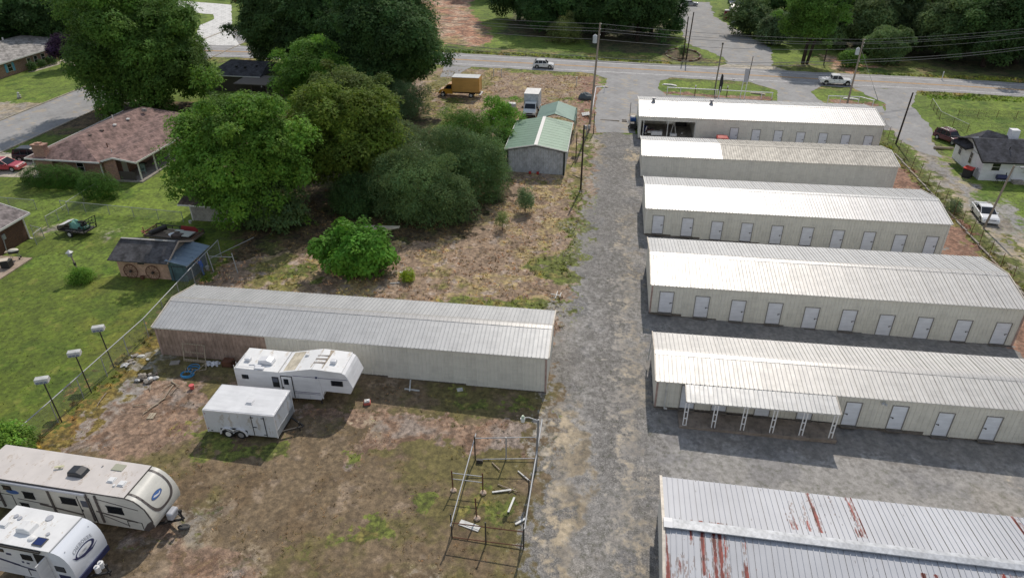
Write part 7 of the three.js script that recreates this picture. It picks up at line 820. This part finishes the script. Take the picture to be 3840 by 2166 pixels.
{ const o = thing('motorcycle', 'dark motor scooter with white bars inside the workshop bay', 'scooter', [6.6, .12, -103.6], .4); part(o, 'body', rb(1.3, .4, .34, .12, 0, .62, 0), M('scooter_brown', [.08, .03, .03], .4)); part(o, 'handlebar', mg([bar([-.7, .9, 0], [-.5, 1.3, 0], .06), bar([-.5, 1.25, -.3], [-.5, 1.25, .3], .04)]), mWhiteClean); part(o, 'fork', bar([-.75, .3, 0], [-.55, 1.1, 0], .08), mWhiteClean); part(o, 'seat', rb(.6, .14, .3, .05, .3, .86, 0), mBlack); for (const x of [-.65, .65]) wheel(o, x, .28, 0, .28, .14); }
[[11.4, -104.6, 'white bucket on the workshop floor', mWhite], [8.4, -105.4, 'pale bucket at the back of the workshop', mWhite], [-28.9, -37.9, 'bright red bucket on the gravel near the cargo trailer', M('bucket_red', [.66, .12, .12], .5)], [-36.7, -54.95, 'white paint bucket on the ground behind the person', mWhiteClean]].forEach(([x, z, l, m]) => { const o = thing('bucket', l, 'bucket', [x, hT(x) + (x > 0 ? .2 : 0), z]); part(o, 'pail', cyl(.14, .34, 0, 0, 0, 16, .18), m); part(o, 'rim', cyl(.19, .03, 0, .32, 0, 16), m); });
{ const o = thing('shop_shelf', 'long fluorescent fitting and shelf on the workshop back wall', 'shelf', [7.4, 1.9, -108.9]); part(o, 'board', bx(1.9, .08, .3, 0, 0, 0), mWhite); part(o, 'bracket', bx(1.7, .3, .05, 0, .2, -.06), mDark); } single('blue_drum', 'blue drum at the left side of the workshop bay', 'drum', mg([cyl(.3, .9, 0, 0, 0, 16), cyl(.32, .05, 0, .5, 0, 16)]), M('drum_navy', [.03, .06, .25], .5), [6.0, .12, -105]); { const o = thing('shop_cupboard', 'dark double cupboard at the right back of the workshop', 'cupboard', [11.4, .1, -108.5]); part(o, 'carcass', bx(1.8, 2.1, .6, 0, 1.05, 0), mDark); part(o, 'door', bx(.85, 2, .04, -.44, 1.05, .32), mBlack); part(o, 'door', bx(.85, 2, .04, .44, 1.05, .32), mBlack); }
// litter in front of the left building
{ const o = thing('scaffold_frame', 'white steel scaffold frame leaning on the pink wall', 'frame', [-30.3, hT(-30), -40.9], -.03); part(o, 'frame_tube', mg([bar([-.9, .1, 0], [-.9, 1.5, -.35], .06), bar([.9, .1, 0], [.9, 1.5, -.35], .06), bar([.25, .3, -.05], [.25, 1.5, -.35], .05), bar([-.9, 1.5, -.35], [.9, 1.5, -.35], .06), bar([-.9, .85, -.18], [.9, .85, -.18], .05)]), mLumber); part(o, 'base_rail', bx(1.86, .22, .06, 0, .2, -.01), mLumber); }
single('white_tarpaulin', 'crumpled white sheet lying beside the scaffold frame', 'sheet', (() => { const g = new THREE.PlaneGeometry(1.1, .6, 14, 8); g.rotateX(-Math.PI / 2); const p = g.attributes.position; for (let i = 0; i < p.count; i++) { const x = p.getX(i), z = p.getZ(i); p.setY(i, .08 + .06 * fn(x * 9, z * 9, 6)); p.setX(i, x + .06 * fn(z * 9, x * 4, 6)); } g.computeVertexNormals(); return uvm(g); })(), mWhiteClean, [-28.9, hT(-29), -40.9], .1);
{ const o = thing('blue_hose_coil', 'tangled coil of blue hose on the shaded ground', 'hose', [-30, hT(-30), -39.6]); const m = M('hose_blue', [.04, .26, .5], .5); reseed(31); for (let i = 0; i < 7; i++) { const t = new THREE.TorusGeometry(rr(.3, .48), .03, 6, 26); t.rotateX(Math.PI / 2 + rr(-.12, .12)); t.scale(1, 1, rr(.6, .9)); t.translate(rr(-.1, .1), .05 + i * .03, i < 3 ? rr(-.6, -.4) : rr(.3, .5)); part(o, 'hose_loop', t, m); } }
{ const o = thing('folding_lattice', 'white zigzag lattice lying over the blue hose', 'lattice', [-30, hT(-30) + .18, -39.6]); reseed(3); for (let i = 0; i < 7; i++) part(o, 'slat', bar([-.5 + i * .16, .02, -.3], [-.2 + i * .12, .1, .3 - (i % 2) * .5], .04), mLumber); }
{ const o = thing('wooden_bracket', 'pale triangular wooden bracket near the blue hose', 'bracket', [-29.4, hT(-29), -40.2], .3); part(o, 'strut', mg([bar([-.3, .04, .2], [.35, .04, .1], .06), bar([.35, .04, .1], [.3, .3, -.4], .06), bar([.3, .3, -.4], [-.3, .04, .2], .05)]), mLumber); }
single('rusty_crate', 'rusty crate between the caravan and the pink wall', 'crate', mg([bx(.8, .06, .6, 0, .5, 0), bx(.8, .06, .6, 0, .1, 0), ...[[-.37, -.27], [.37, -.27], [-.37, .27], [.37, .27]].map(([x, z]) => bx(.06, .5, .06, x, .27, z)), bx(.7, .3, .04, 0, .3, .28)]), mRust, [-27.6, hT(-27), -41]);
single('cardboard_sheet', 'tan board lying flat on the dirt', 'board', bx(.46, .03, .62, 0, .03, 0, .15), mLumber, [-30.1, hT(-30) + .02, -34.6]);
single('flat_slab', 'grey slab lying in the shade below the pink wall', 'slab', bx(.7, .08, .5, 0, .05, 0, .3), mConc, [-31.8, hT(-31.8), -40.6]);
[[-30.79, -38.4, -29.86, -37.9, 'pale split rail closest to the blue hose'], [-30.44, -38, -30.2, -36.4, 'broken pale trunk section in the stick pile'], [-30.2, -36.5, -30.4, -35.8, 'pale branch below the stick pile'], [-30.36, -35.87, -30.66, -35.05, 'long pale branch pointing at the camera'], [-30.68, -35, -30.75, -34.6, 'dark stub near the tan board'], [-30.02, -37, -30.0, -37.9, 'thin branch beside the broken trunk'], [-31.95, -35.35, -31.02, -35.66, 'thin stick lying left of the branches'], [-32.03, -37.75, -31.75, -37.15, 'short stick near the gravel strip'], [-30.6, -38.1, -30.9, -37.4, 'small twig in the stick pile'], [-34.7, -36.4, -34.4, -34.9, 'forked white branch by the left fence']].forEach(([a, b, c, d, l], i) => { reseed(40 + i); single('dry_branch', l, 'branch', limb([0, .06, 0], [c - a, .1, d - b], i < 4 ? .07 : .035, .025, .08, 5), i % 4 === 1 ? mWood : mLumber, [a, hT(a), b], 0, 'dry branches in the yard'); });
{ const o = thing('rubble_heap', 'grey heap of rags and rubble at the gravel strip corner', 'rubble', [-33, hT(-33), -38.4]); reseed(61); for (let i = 0; i < 16; i++) { const g = new THREE.DodecahedronGeometry(rr(.1, .24), 0); g.scale(1.5, .6, 1); g.rotateY(rnd() * 6); part(o, 'rubble_piece', g, [mConc, mDark, mGalv, mFound][i % 4]).position.set(rr(-.6, .8), rr(.04, .14), rr(-.5, .4)); } }
{ const o = thing('rubble_heap', 'pale plastic scraps strewn along the left fence foot', 'scraps', [-34.6, hT(-34.6), -40.4]); reseed(62); for (let i = 0; i < 14; i++) { const g = new THREE.DodecahedronGeometry(rr(.07, .2), 0); g.scale(1.6, .4, 1); g.rotateY(rnd() * 6); part(o, 'scrap_piece', g, [mGalv, mWhite, mConc][i % 3]).position.set(rr(-1, .6), rr(.03, .1), rr(-1, 1.6)); } }
{ const o = thing('timber_cross', 'two crossed white timbers on the shaded grass', 'timber', [-12.9, hT(-13), -40.6]); part(o, 'timber', bx(1.15, .08, .1, 0, .05, .3, -.06), mWhite); part(o, 'timber', bx(.1, .08, 1.3, -.25, .12, -.1, .2), mWhite); }
single('paper_box', 'flattened pale carton on the shaded grass by the left building', 'carton', mg([bx(.42, .06, .36, 0, .05, 0, .4), bx(.3, .04, .3, .04, .1, 0, .2)]), mWhite, [-9.4, hT(-9), -40.9]);
{ const o = thing('scrap_wood', 'white scrap timber frame lying at the field corner by the drive', 'timber', [-3.5, .1, -55.4]); part(o, 'timber', bar([-.4, .06, -.4], [.5, .1, -.2], .07), mWhite); part(o, 'timber', bar([.2, .06, -1.0], [.1, .1, .3], .06), mWhite); part(o, 'timber', bar([.55, .06, -.8], [.5, .3, .4], .06), mWhite); }
single('white_scraps', 'white scraps beside the round bush', 'scraps', mg([bx(.7, .04, .2, 0, .05, .2, .6), bx(.5, .04, .3, -.3, .08, -.4, -.3), bx(.3, .05, .6, .4, .06, -.2, .2)]), mGalv, [-18, hT(-18), -57]); single('pipe_piece', 'short white pipe beside the yellow-green weed clump', 'pipe', mg([rod([0, .06, 0], [.9, .07, -.25], .06)]), mWhite, [-18.9, hT(-19), -55.2]);
[[-3.3, -85.6, 'pale sticks at the near corner of the green shed'], [-12.9, -98.6, 'white plank leaning in the saplings behind the green shed']].forEach(([x, z, l]) => single('scrap_sticks', l, 'timber', mg([bar([0, .06, 0], [.9, .1, .9], .08), bar([.6, .06, .1], [1.0, .2, .8], .08), bar([-.4, .06, -.3], [.4, .1, .5], .06)]), mLumber, [x, hT(x), z]));
[[-9.1, 'red fuel can left of the pair by the green shed wall'], [-8.1, 'red fuel can right of the pair by the green shed wall']].forEach(([x, l]) => { const o = thing('fuel_can', l, 'can', [x, .2, -85.3], 0, 'red cans at the green shed'); part(o, 'can', rb(.32, .34, .22, .05, 0, .17, 0), M('can_red', [.45, .04, .03], .5)); part(o, 'spout', rod([.1, .32, 0], [.2, .44, 0], .025), mBlack); });
{ const o = thing('junk_pile', 'junk pile of a white drum and dark machinery left of the white box truck', 'junk', [-15.6, hT(-15), -110]); reseed(71); part(o, 'white_drum', rb(1.4, .9, 1.1, .2, .6, 1.0, -1.6), mWhite); part(o, 'crate', bx(1.3, .7, 1, .6, .35, -1.6), mWood); for (let i = 0; i < 9; i++) part(o, 'machine_part', rb(rr(.3, 1), rr(.2, .6), rr(.3, .8), .06, rr(-1.6, .8), rr(.1, .5), rr(-.5, 4), rnd() * 3), [mDark, mBlack, mGalv][i % 3]); part(o, 'plank', bar([-1.6, .5, 3.4], [1.6, .6, 4.6], .2, .05), mLumber); }
single('tarp_covered_machine', 'dark grey tarp-covered object beside the white rail of the entrance', 'tarp', (() => { const g = new THREE.SphereGeometry(1, 16, 10, 0, 6.3, 0, 1.57); g.scale(1.2, 1.1, .9); const p = g.attributes.position; for (let i = 0; i < p.count; i++) { const k = 1 + .1 * fn(p.getX(i) * 3, p.getZ(i) * 3 + p.getY(i), 5); p.setXYZ(i, p.getX(i) * k, p.getY(i) * k, p.getZ(i) * k); } g.computeVertexNormals(); return uvm(g); })(), M('tarp_grey', [.1, .12, .13], .7), [-3.6, hT(-3), -121.6]);
single('white_metal_sheets', 'stack of corrugated white sheets by the tall utility pole', 'sheets', mg([0, 1, 2, 3].map((i) => bx(.28, .04, 1.6, i * .3 - .4, .2 + i * .05, 0, .15, .3))), mWhite, [-3.2, hT(-3), -112]); single('meter_cabinet', 'white meter boxes on a post at the foot of the tall pole', 'meter', mg([bs(.12, 1.3, .12), bx(.5, .6, .25, -.25, 1.2, .1), bx(.4, .5, .25, .3, 1.3, .1)]), mGalv, [-2.6, .05, -102.2]);
single('white_tin_roof', 'small white tin roof showing between the trees and the scrub', 'roof', mg([slab([-24.4, 3.2, -80.4], [-21.6, 3.2, -80.3], [-21.2, 3.6, -86], [-24, 3.6, -86], .06), bx(2.4, 2.4, 4.4, -22.9, 1.8, -83.2), bx(2.8, .1, .08, -23, 3.16, -80.3)]), M('tin_white', [.62, .6, .57], .5, { map: grimeMap }));
single('white_boat_hull', 'upturned cream boat hull half hidden behind the round bush', 'boat', (() => { const g = prism([[-2.0, .75], [-1.2, .45], [.4, .4], [1.5, .62], [2.1, .8], [.5, .78]], -.3, .3, .05); return g; })(), M('hull_cream', [.72, .64, .5], .5, { map: dustMap }), [-22.8, hT(-22.8), -65.4], .05);
// ---------------------------------------------------------------- left lawn: trailers, birdhouse lamp
{ const o = thing('utility_trailer', 'black mesh utility trailer piled with green covered machinery', 'trailer', [-53.9, .88, -60.4], -.12); part(o, 'deck', bx(3.2, .1, 1.7, 0, .55, 0), mDark); part(o, 'side_rail', mg([bar([-1.6, .95, .85], [1.6, .95, .85], .05), bar([-1.6, .95, -.85], [1.6, .95, -.85], .05), ...[-1.6, -.8, 0, .8, 1.6].flatMap((x) => [bar([x, .55, .85], [x, .95, .85], .04), bar([x, .55, -.85], [x, .95, -.85], .04)])]), mBlack); const rp = part(o, 'ramp_gate', mg([bar([1.65, .55, -.85], [1.85, 1.9, -.85], .06), bar([1.65, .55, .85], [1.85, 1.9, .85], .06), bar([1.85, 1.9, -.85], [1.85, 1.9, .85], .06), ...[-.45, 0, .45].map((z) => bar([1.65, .6, z], [1.85, 1.9, z], .03)), bar([1.75, 1.2, -.85], [1.75, 1.2, .85], .04)]), mBlack); for (const s of [-1, 1]) { wheel(o, -.1, .33, s * .98, .33, .2, mRimWhite); part(o, 'mudguard', bx(.9, .05, .26, -.1, .74, s * .98), mBlack); } part(o, 'front_wall', bx(.06, .5, 1.7, -1.62, .8, 0), mWood); part(o, 'tongue', mg([bar([-1.6, .5, .5], [-2.6, .48, 0], .08), bar([-1.6, .5, -.5], [-2.6, .48, 0], .08)]), mBlack); }
single('white_board', 'white panel lying across the front of the loaded black trailer', 'panel', slab([-1.0, 1.0, .7], [.0, 1.3, .7], [.0, 1.3, -.7], [-1.0, 1.0, -.7], .05), mWhiteClean, [-54.6, .88, -60.5], -.12);
single('green_tarp', 'pale green tarp heaped over machinery on the black trailer', 'tarp', (() => { const g = new THREE.SphereGeometry(1, 18, 10, 0, 6.3, 0, 1.6); g.scale(.75, .75, .6); const p = g.attributes.position; for (let i = 0; i < p.count; i++) { const k = 1 + .14 * fn(p.getX(i) * 3, p.getZ(i) * 3 + p.getY(i) * 2, 5); p.setXYZ(i, p.getX(i) * k, p.getY(i) * k, p.getZ(i) * k); } g.translate(0, .62, 0); g.computeVertexNormals(); return uvm(g); })(), M('tarp_green', [.16, .36, .28], .7), [-53.9, .88, -60.6]); single('loose_tyre', 'black tyre lying on top of the green tarp', 'tyre', (() => { const g = new THREE.TorusGeometry(.26, .1, 8, 22); g.rotateX(Math.PI / 2 - .3); return g; })(), mTyre, [-53.2, 2.25, -60.4]); { const o = thing('lawn_mower', 'dark mower and tools on the rear of the black trailer', 'mower', [-53, 1.48, -60.4], -.1); const gm = M('mower_green', [.05, .14, .11], .5); part(o, 'deck', rb(.9, .25, .8, .08, 0, .2, 0), gm); part(o, 'engine', rb(.4, .3, .4, .06, -.1, .45, 0), mBlack); part(o, 'handle', mg([bar([.4, .3, -.3], [.9, 1, -.3], .04), bar([.4, .3, .3], [.9, 1, .3], .04), bar([.9, 1, -.3], [.9, 1, .3], .04)]), mBlack); for (const s of [-1, 1]) part(o, 'wheel', (() => { const c = new THREE.CylinderGeometry(.16, .16, .1, 14); c.rotateX(Math.PI / 2); c.translate(-.3, .16, s * .42); return c; })(), mTyre); }
{ const o = thing('flatbed_trailer', 'rusty red flatbed trailer loaded with scrap behind the pink shed', 'trailer', [-43.1, .88, -60.4], -.1); part(o, 'deck', bx(5.6, .12, 2.1, 0, .55, 0), M('deck_wood', [.3, .25, .21], .9, { map: woodMap })); part(o, 'side_rail', mg([bar([-2.8, 1.0, -1.05], [2.8, .95, -1.05], .07), bar([-2.8, .68, 1.05], [2.8, .66, 1.05], .08), ...[-2.8, -1.8, -.9, 0, 1, 2, 2.8].map((x) => bar([x, .55, -1.05], [x, 1.0, -1.05], .06))]), mDark); part(o, 'front_rail', mg([bar([-2.82, .9, -1.05], [-2.82, .9, 1.05], .08), bar([-2.82, .6, -1.05], [-2.82, .6, 1.05], .1)]), M('red_rust', [.35, .13, .09], .8)); part(o, 'tail_rail', bar([2.82, .9, -1.05], [2.82, .9, 1.05], .08), mRust); part(o, 'red_panel', prism([[.1, .62], [.3, 1.15], [1.9, 1.15], [2.2, .8], [2.1, .62]], -1.02, -.96), M('panel_red', [.32, .035, .035], .6)); part(o, 'tongue', mg([bar([-2.8, .52, .6], [-3.9, .5, 0], .09), bar([-2.8, .52, -.6], [-3.9, .5, 0], .09), cyl(.05, .7, -3.6, .3, 0, 8)]), M('red_rust')); for (const x of [.2, 1.1]) for (const s of [-1, 1]) wheel(o, x, .33, s * 1.12, .33, .2); }
[[-45, -60.7, 'rolled dark mat at the front of the red trailer', () => rb(.55, .4, 1.9, .15, 0, .22, 0, -.35), mDark], [-41.6, -60.1, 'pale steel table top lying on the red trailer', () => mg([bx(1.5, .06, 1.2, 0, .28, 0), bx(.8, .04, .4, -1.1, .3, -.5)]), M('steel_pale', [.5, .52, .48], .5)], [-43, -60, 'white basin on the red trailer bed', () => mg([cyl(.34, .16, 0, .06, 0, 18, .4), cyl(.3, .05, 0, .2, 0, 18)]), mWhiteClean], [-43.6, -60.7, 'stack of planks on the red trailer bed', () => mg([bx(1.6, .08, .2, 0, .1, 0, .05), bx(1.4, .08, .2, .2, .2, -.3, .02), bx(1.2, .06, .3, .3, .1, .4, -.1)]), mWood], [-42.3, -59.8, 'brown crate on the red trailer bed', () => rb(1.1, .3, .7, .04, 0, .2, 0), mShBrown]].forEach(([x, z, l, g, m]) => single('trailer_load', l, 'load', g(), m, [x, 1.49, z], -.1));
{ const o = thing('birdhouse_lamp', 'slanting garden lamp post with a birdhouse-like head on the left lawn', 'lamp', [-47.3, .88, -51.6]); part(o, 'post', rod([0, 0, 0], [-.45, 2.3, -.1], .07), mWood); const h = part(o, 'lantern', rb(.3, .4, .3, .04, -.5, 2.45, -.1), mGalv); part(h, 'lantern_roof', (() => { const c = new THREE.ConeGeometry(.36, .28, 4); c.rotateY(.78); c.translate(-.5, 2.78, -.1); return c; })(), mGalv); part(o, 'box', rb(.2, .3, .16, .03, -.3, 1.5, -.05), mDark); }
tree('lily_plants', 'clump of lily plants around the slanting garden lamp', -47, -51.2, { rx: 1.3, ry: .7, rz: 1, cy: .5, n: 14, lr: .42, leaf: 'bright', trunk: 0, spray: 'fine', size: .55, dens: 14, cat: 'plant' });
// ---------------------------------------------------------------- person painting the lean-to
function blend(bones, cell, pad) { // tapered capsules joined with a smooth minimum, meshed by marching cubes
  let lo = V(1e9, 1e9, 1e9), hi = V(-1e9, -1e9, -1e9); for (const [a, b, r] of bones) for (const p of [a, b]) { lo.min(V(p[0] - pad, p[1] - pad, p[2] - pad)); hi.max(V(p[0] + pad, p[1] + pad, p[2] + pad)); }
  const size = Math.max(hi.x - lo.x, hi.y - lo.y, hi.z - lo.z), c = lo.clone().add(hi).multiplyScalar(.5), n = Math.min(150, Math.ceil(size / cell)), mc = new MarchingCubes(n, new THREE.MeshStandardMaterial(), false, false, 300000); mc.isolation = 0;
  const sm2 = (a, b, k) => { const h = Math.max(k - Math.abs(a - b), 0) / k; return Math.min(a, b) - h * h * k * .25; };
  for (let z = 0; z < n; z++) for (let y = 0; y < n; y++) for (let x = 0; x < n; x++) {
    const px = c.x + (x / n * 2 - 1) * size / 2, py = c.y + (y / n * 2 - 1) * size / 2, pz = c.z + (z / n * 2 - 1) * size / 2; let d = 1e3;
    for (const [a, b, ra, rb2, k = .05] of bones) { const ax = b[0] - a[0], ay = b[1] - a[1], az = b[2] - a[2], q = ax * ax + ay * ay + az * az; let t = q ? ((px - a[0]) * ax + (py - a[1]) * ay + (pz - a[2]) * az) / q : 0; t = t < 0 ? 0 : t > 1 ? 1 : t; d = sm2(d, Math.hypot(px - a[0] - ax * t, py - a[1] - ay * t, pz - a[2] - az * t) - ra - (rb2 - ra) * t, k); }
    mc.field[z * n * n + y * n + x] = -d;
  }
  mc.update(); const m = mc.count, g = new THREE.BufferGeometry(); const P = new Float32Array(m * 3); for (let i = 0; i < m; i++) { P[i * 3] = c.x + mc.positionArray[i * 3] * size / 2; P[i * 3 + 1] = c.y + mc.positionArray[i * 3 + 1] * size / 2; P[i * 3 + 2] = c.z + mc.positionArray[i * 3 + 2] * size / 2; }
  g.setAttribute('position', new THREE.BufferAttribute(P, 3)); g.setAttribute('normal', new THREE.BufferAttribute(mc.normalArray.slice(0, m * 3), 3)); return uvm(g);
}
{ // faces -x (the wall); both arms raised to the wall
  const o = thing('person', 'person in blue shirt and blue trousers painting the teal lean-to with raised arms', 'person', [-36.55, hT(-36.5), -53.9], .25);
  const skin = M('skin', [.5, .3, .21], .6), shirt = M('shirt_blue', [.035, .13, .5], .85), jeans = M('jeans_blue', [.06, .13, .34], .9), hair = M('hair_brown', [.12, .085, .06], .9), shoe = M('shoe_dark', [.05, .045, .04], .8);
  const finger = (hx, hy, hz, s) => { const F = []; for (let i = 0; i < 4; i++) { const z = hz + (i - 1.5) * .021, L = [.07, .08, .076, .06][i]; F.push([[hx - .03, hy + .03, z], [hx - .055, hy + .03 + L * .5, z], .0095, .009, .012], [[hx - .055, hy + .03 + L * .5, z], [hx - .085, hy + .03 + L * .75, z], .009, .008, .012]); } F.push([[hx, hy - .01, hz + s * .03], [hx - .04, hy + .03, hz + s * .06], .011, .009, .012]); return F; };
  const handL = [-.5, 1.62, .13], handR = [-.5, 1.78, -.2];
  const body = blend([
    [[0, 1.0, 0], [-.02, 1.2, 0], .15, .14], [[-.02, 1.2, -.05], [-.03, 1.42, -.09], .13, .1], [[-.02, 1.2, .05], [-.03, 1.42, .09], .13, .1], [[-.03, 1.5, 0], [-.05, 1.62, 0], .055, .052],
    [[-.06, 1.68, 0], [-.07, 1.78, 0], .088, .085, .04], [[-.14, 1.69, 0], [-.17, 1.67, 0], .03, .016, .03], [[-.1, 1.62, 0], [-.13, 1.61, 0], .045, .03, .04], [[-.06, 1.7, .085], [-.05, 1.73, .095], .02, .014, .02], [[-.06, 1.7, -.085], [-.05, 1.73, -.095], .02, .014, .02],
    [[0, .98, .09], [.03, .52, .1], .095, .062], [[.03, .52, .1], [.08, .1, .11], .06, .042], [[.08, .06, .11], [-.1, .04, .12], .045, .035], [[0, .98, -.09], [-.05, .52, -.1], .095, .062], [[-.05, .52, -.1], [.0, .1, -.11], .06, .042], [[0, .06, -.11], [-.18, .04, -.12], .045, .035],
    [[-.03, 1.44, .18], [-.22, 1.4, .24], .055, .045], [[-.22, 1.4, .24], [-.44, 1.56, .15], .043, .032], [[-.44, 1.56, .15], [-.5, 1.62, .13], .034, .028, .02], [[-.03, 1.44, -.18], [-.22, 1.5, -.27], .055, .045], [[-.22, 1.5, -.27], [-.44, 1.7, -.21], .043, .032], [[-.44, 1.7, -.21], [-.5, 1.78, -.2], .034, .028, .02], ...finger(...handL, -1), ...finger(...handR, 1)], .014, .15);
  part(o, 'body', body, skin);
  part(o, 'shirt', blend([[[0, .99, 0], [-.02, 1.2, 0], .168, .157], [[-.02, 1.2, -.05], [-.03, 1.42, -.09], .145, .113], [[-.02, 1.2, .05], [-.03, 1.42, .09], .145, .113], [[-.03, 1.44, .17], [-.15, 1.415, .22], .07, .064], [[-.03, 1.44, -.17], [-.15, 1.48, -.24], .07, .064]], .02, .2), shirt);
  part(o, 'trousers', blend([[[0, .96, -.06], [0, .96, .06], .155, .155], [[0, .96, .09], [.03, .52, .1], .11, .08], [[.03, .52, .1], [.08, .12, .11], .078, .068], [[0, .96, -.09], [-.05, .52, -.1], .11, .08], [[-.05, .52, -.1], [0, .12, -.11], .078, .068]], .02, .2), jeans);
  for (const [x, z] of [[.0, .115], [-.08, -.115]]) part(o, 'shoe', rb(.29, .1, .11, .045, x, .05, z), shoe);
  part(o, 'hair', (() => { const g = new THREE.SphereGeometry(.105, 18, 12, 0, 6.3, 0, 1.75); g.rotateZ(-.45); g.translate(-.055, 1.765, 0); return g; })(), hair); for (const s of [-1, 1]) part(o, 'eye', (() => { const g = new THREE.SphereGeometry(.012, 8, 6); g.translate(-.145, 1.725, s * .035); return g; })(), mBlack); part(o, 'mouth', bx(.01, .008, .045, -.163, 1.63, 0), M('lips', [.35, .15, .12], .6)); }
{ const o = thing('paint_roller', 'paint roller held against the teal wall by the person', 'roller', [-37.02, hT(-36.5) + 1.86, -53.6]); part(o, 'handle', rod([.02, -.12, 0], [-.02, .1, 0], .015), mBlack); part(o, 'sleeve', (() => { const c = new THREE.CylinderGeometry(.03, .03, .22, 12); c.rotateX(Math.PI / 2); c.translate(-.05, .16, 0); return c; })(), mBlueRoof); }
renderer.render(scene, camera);
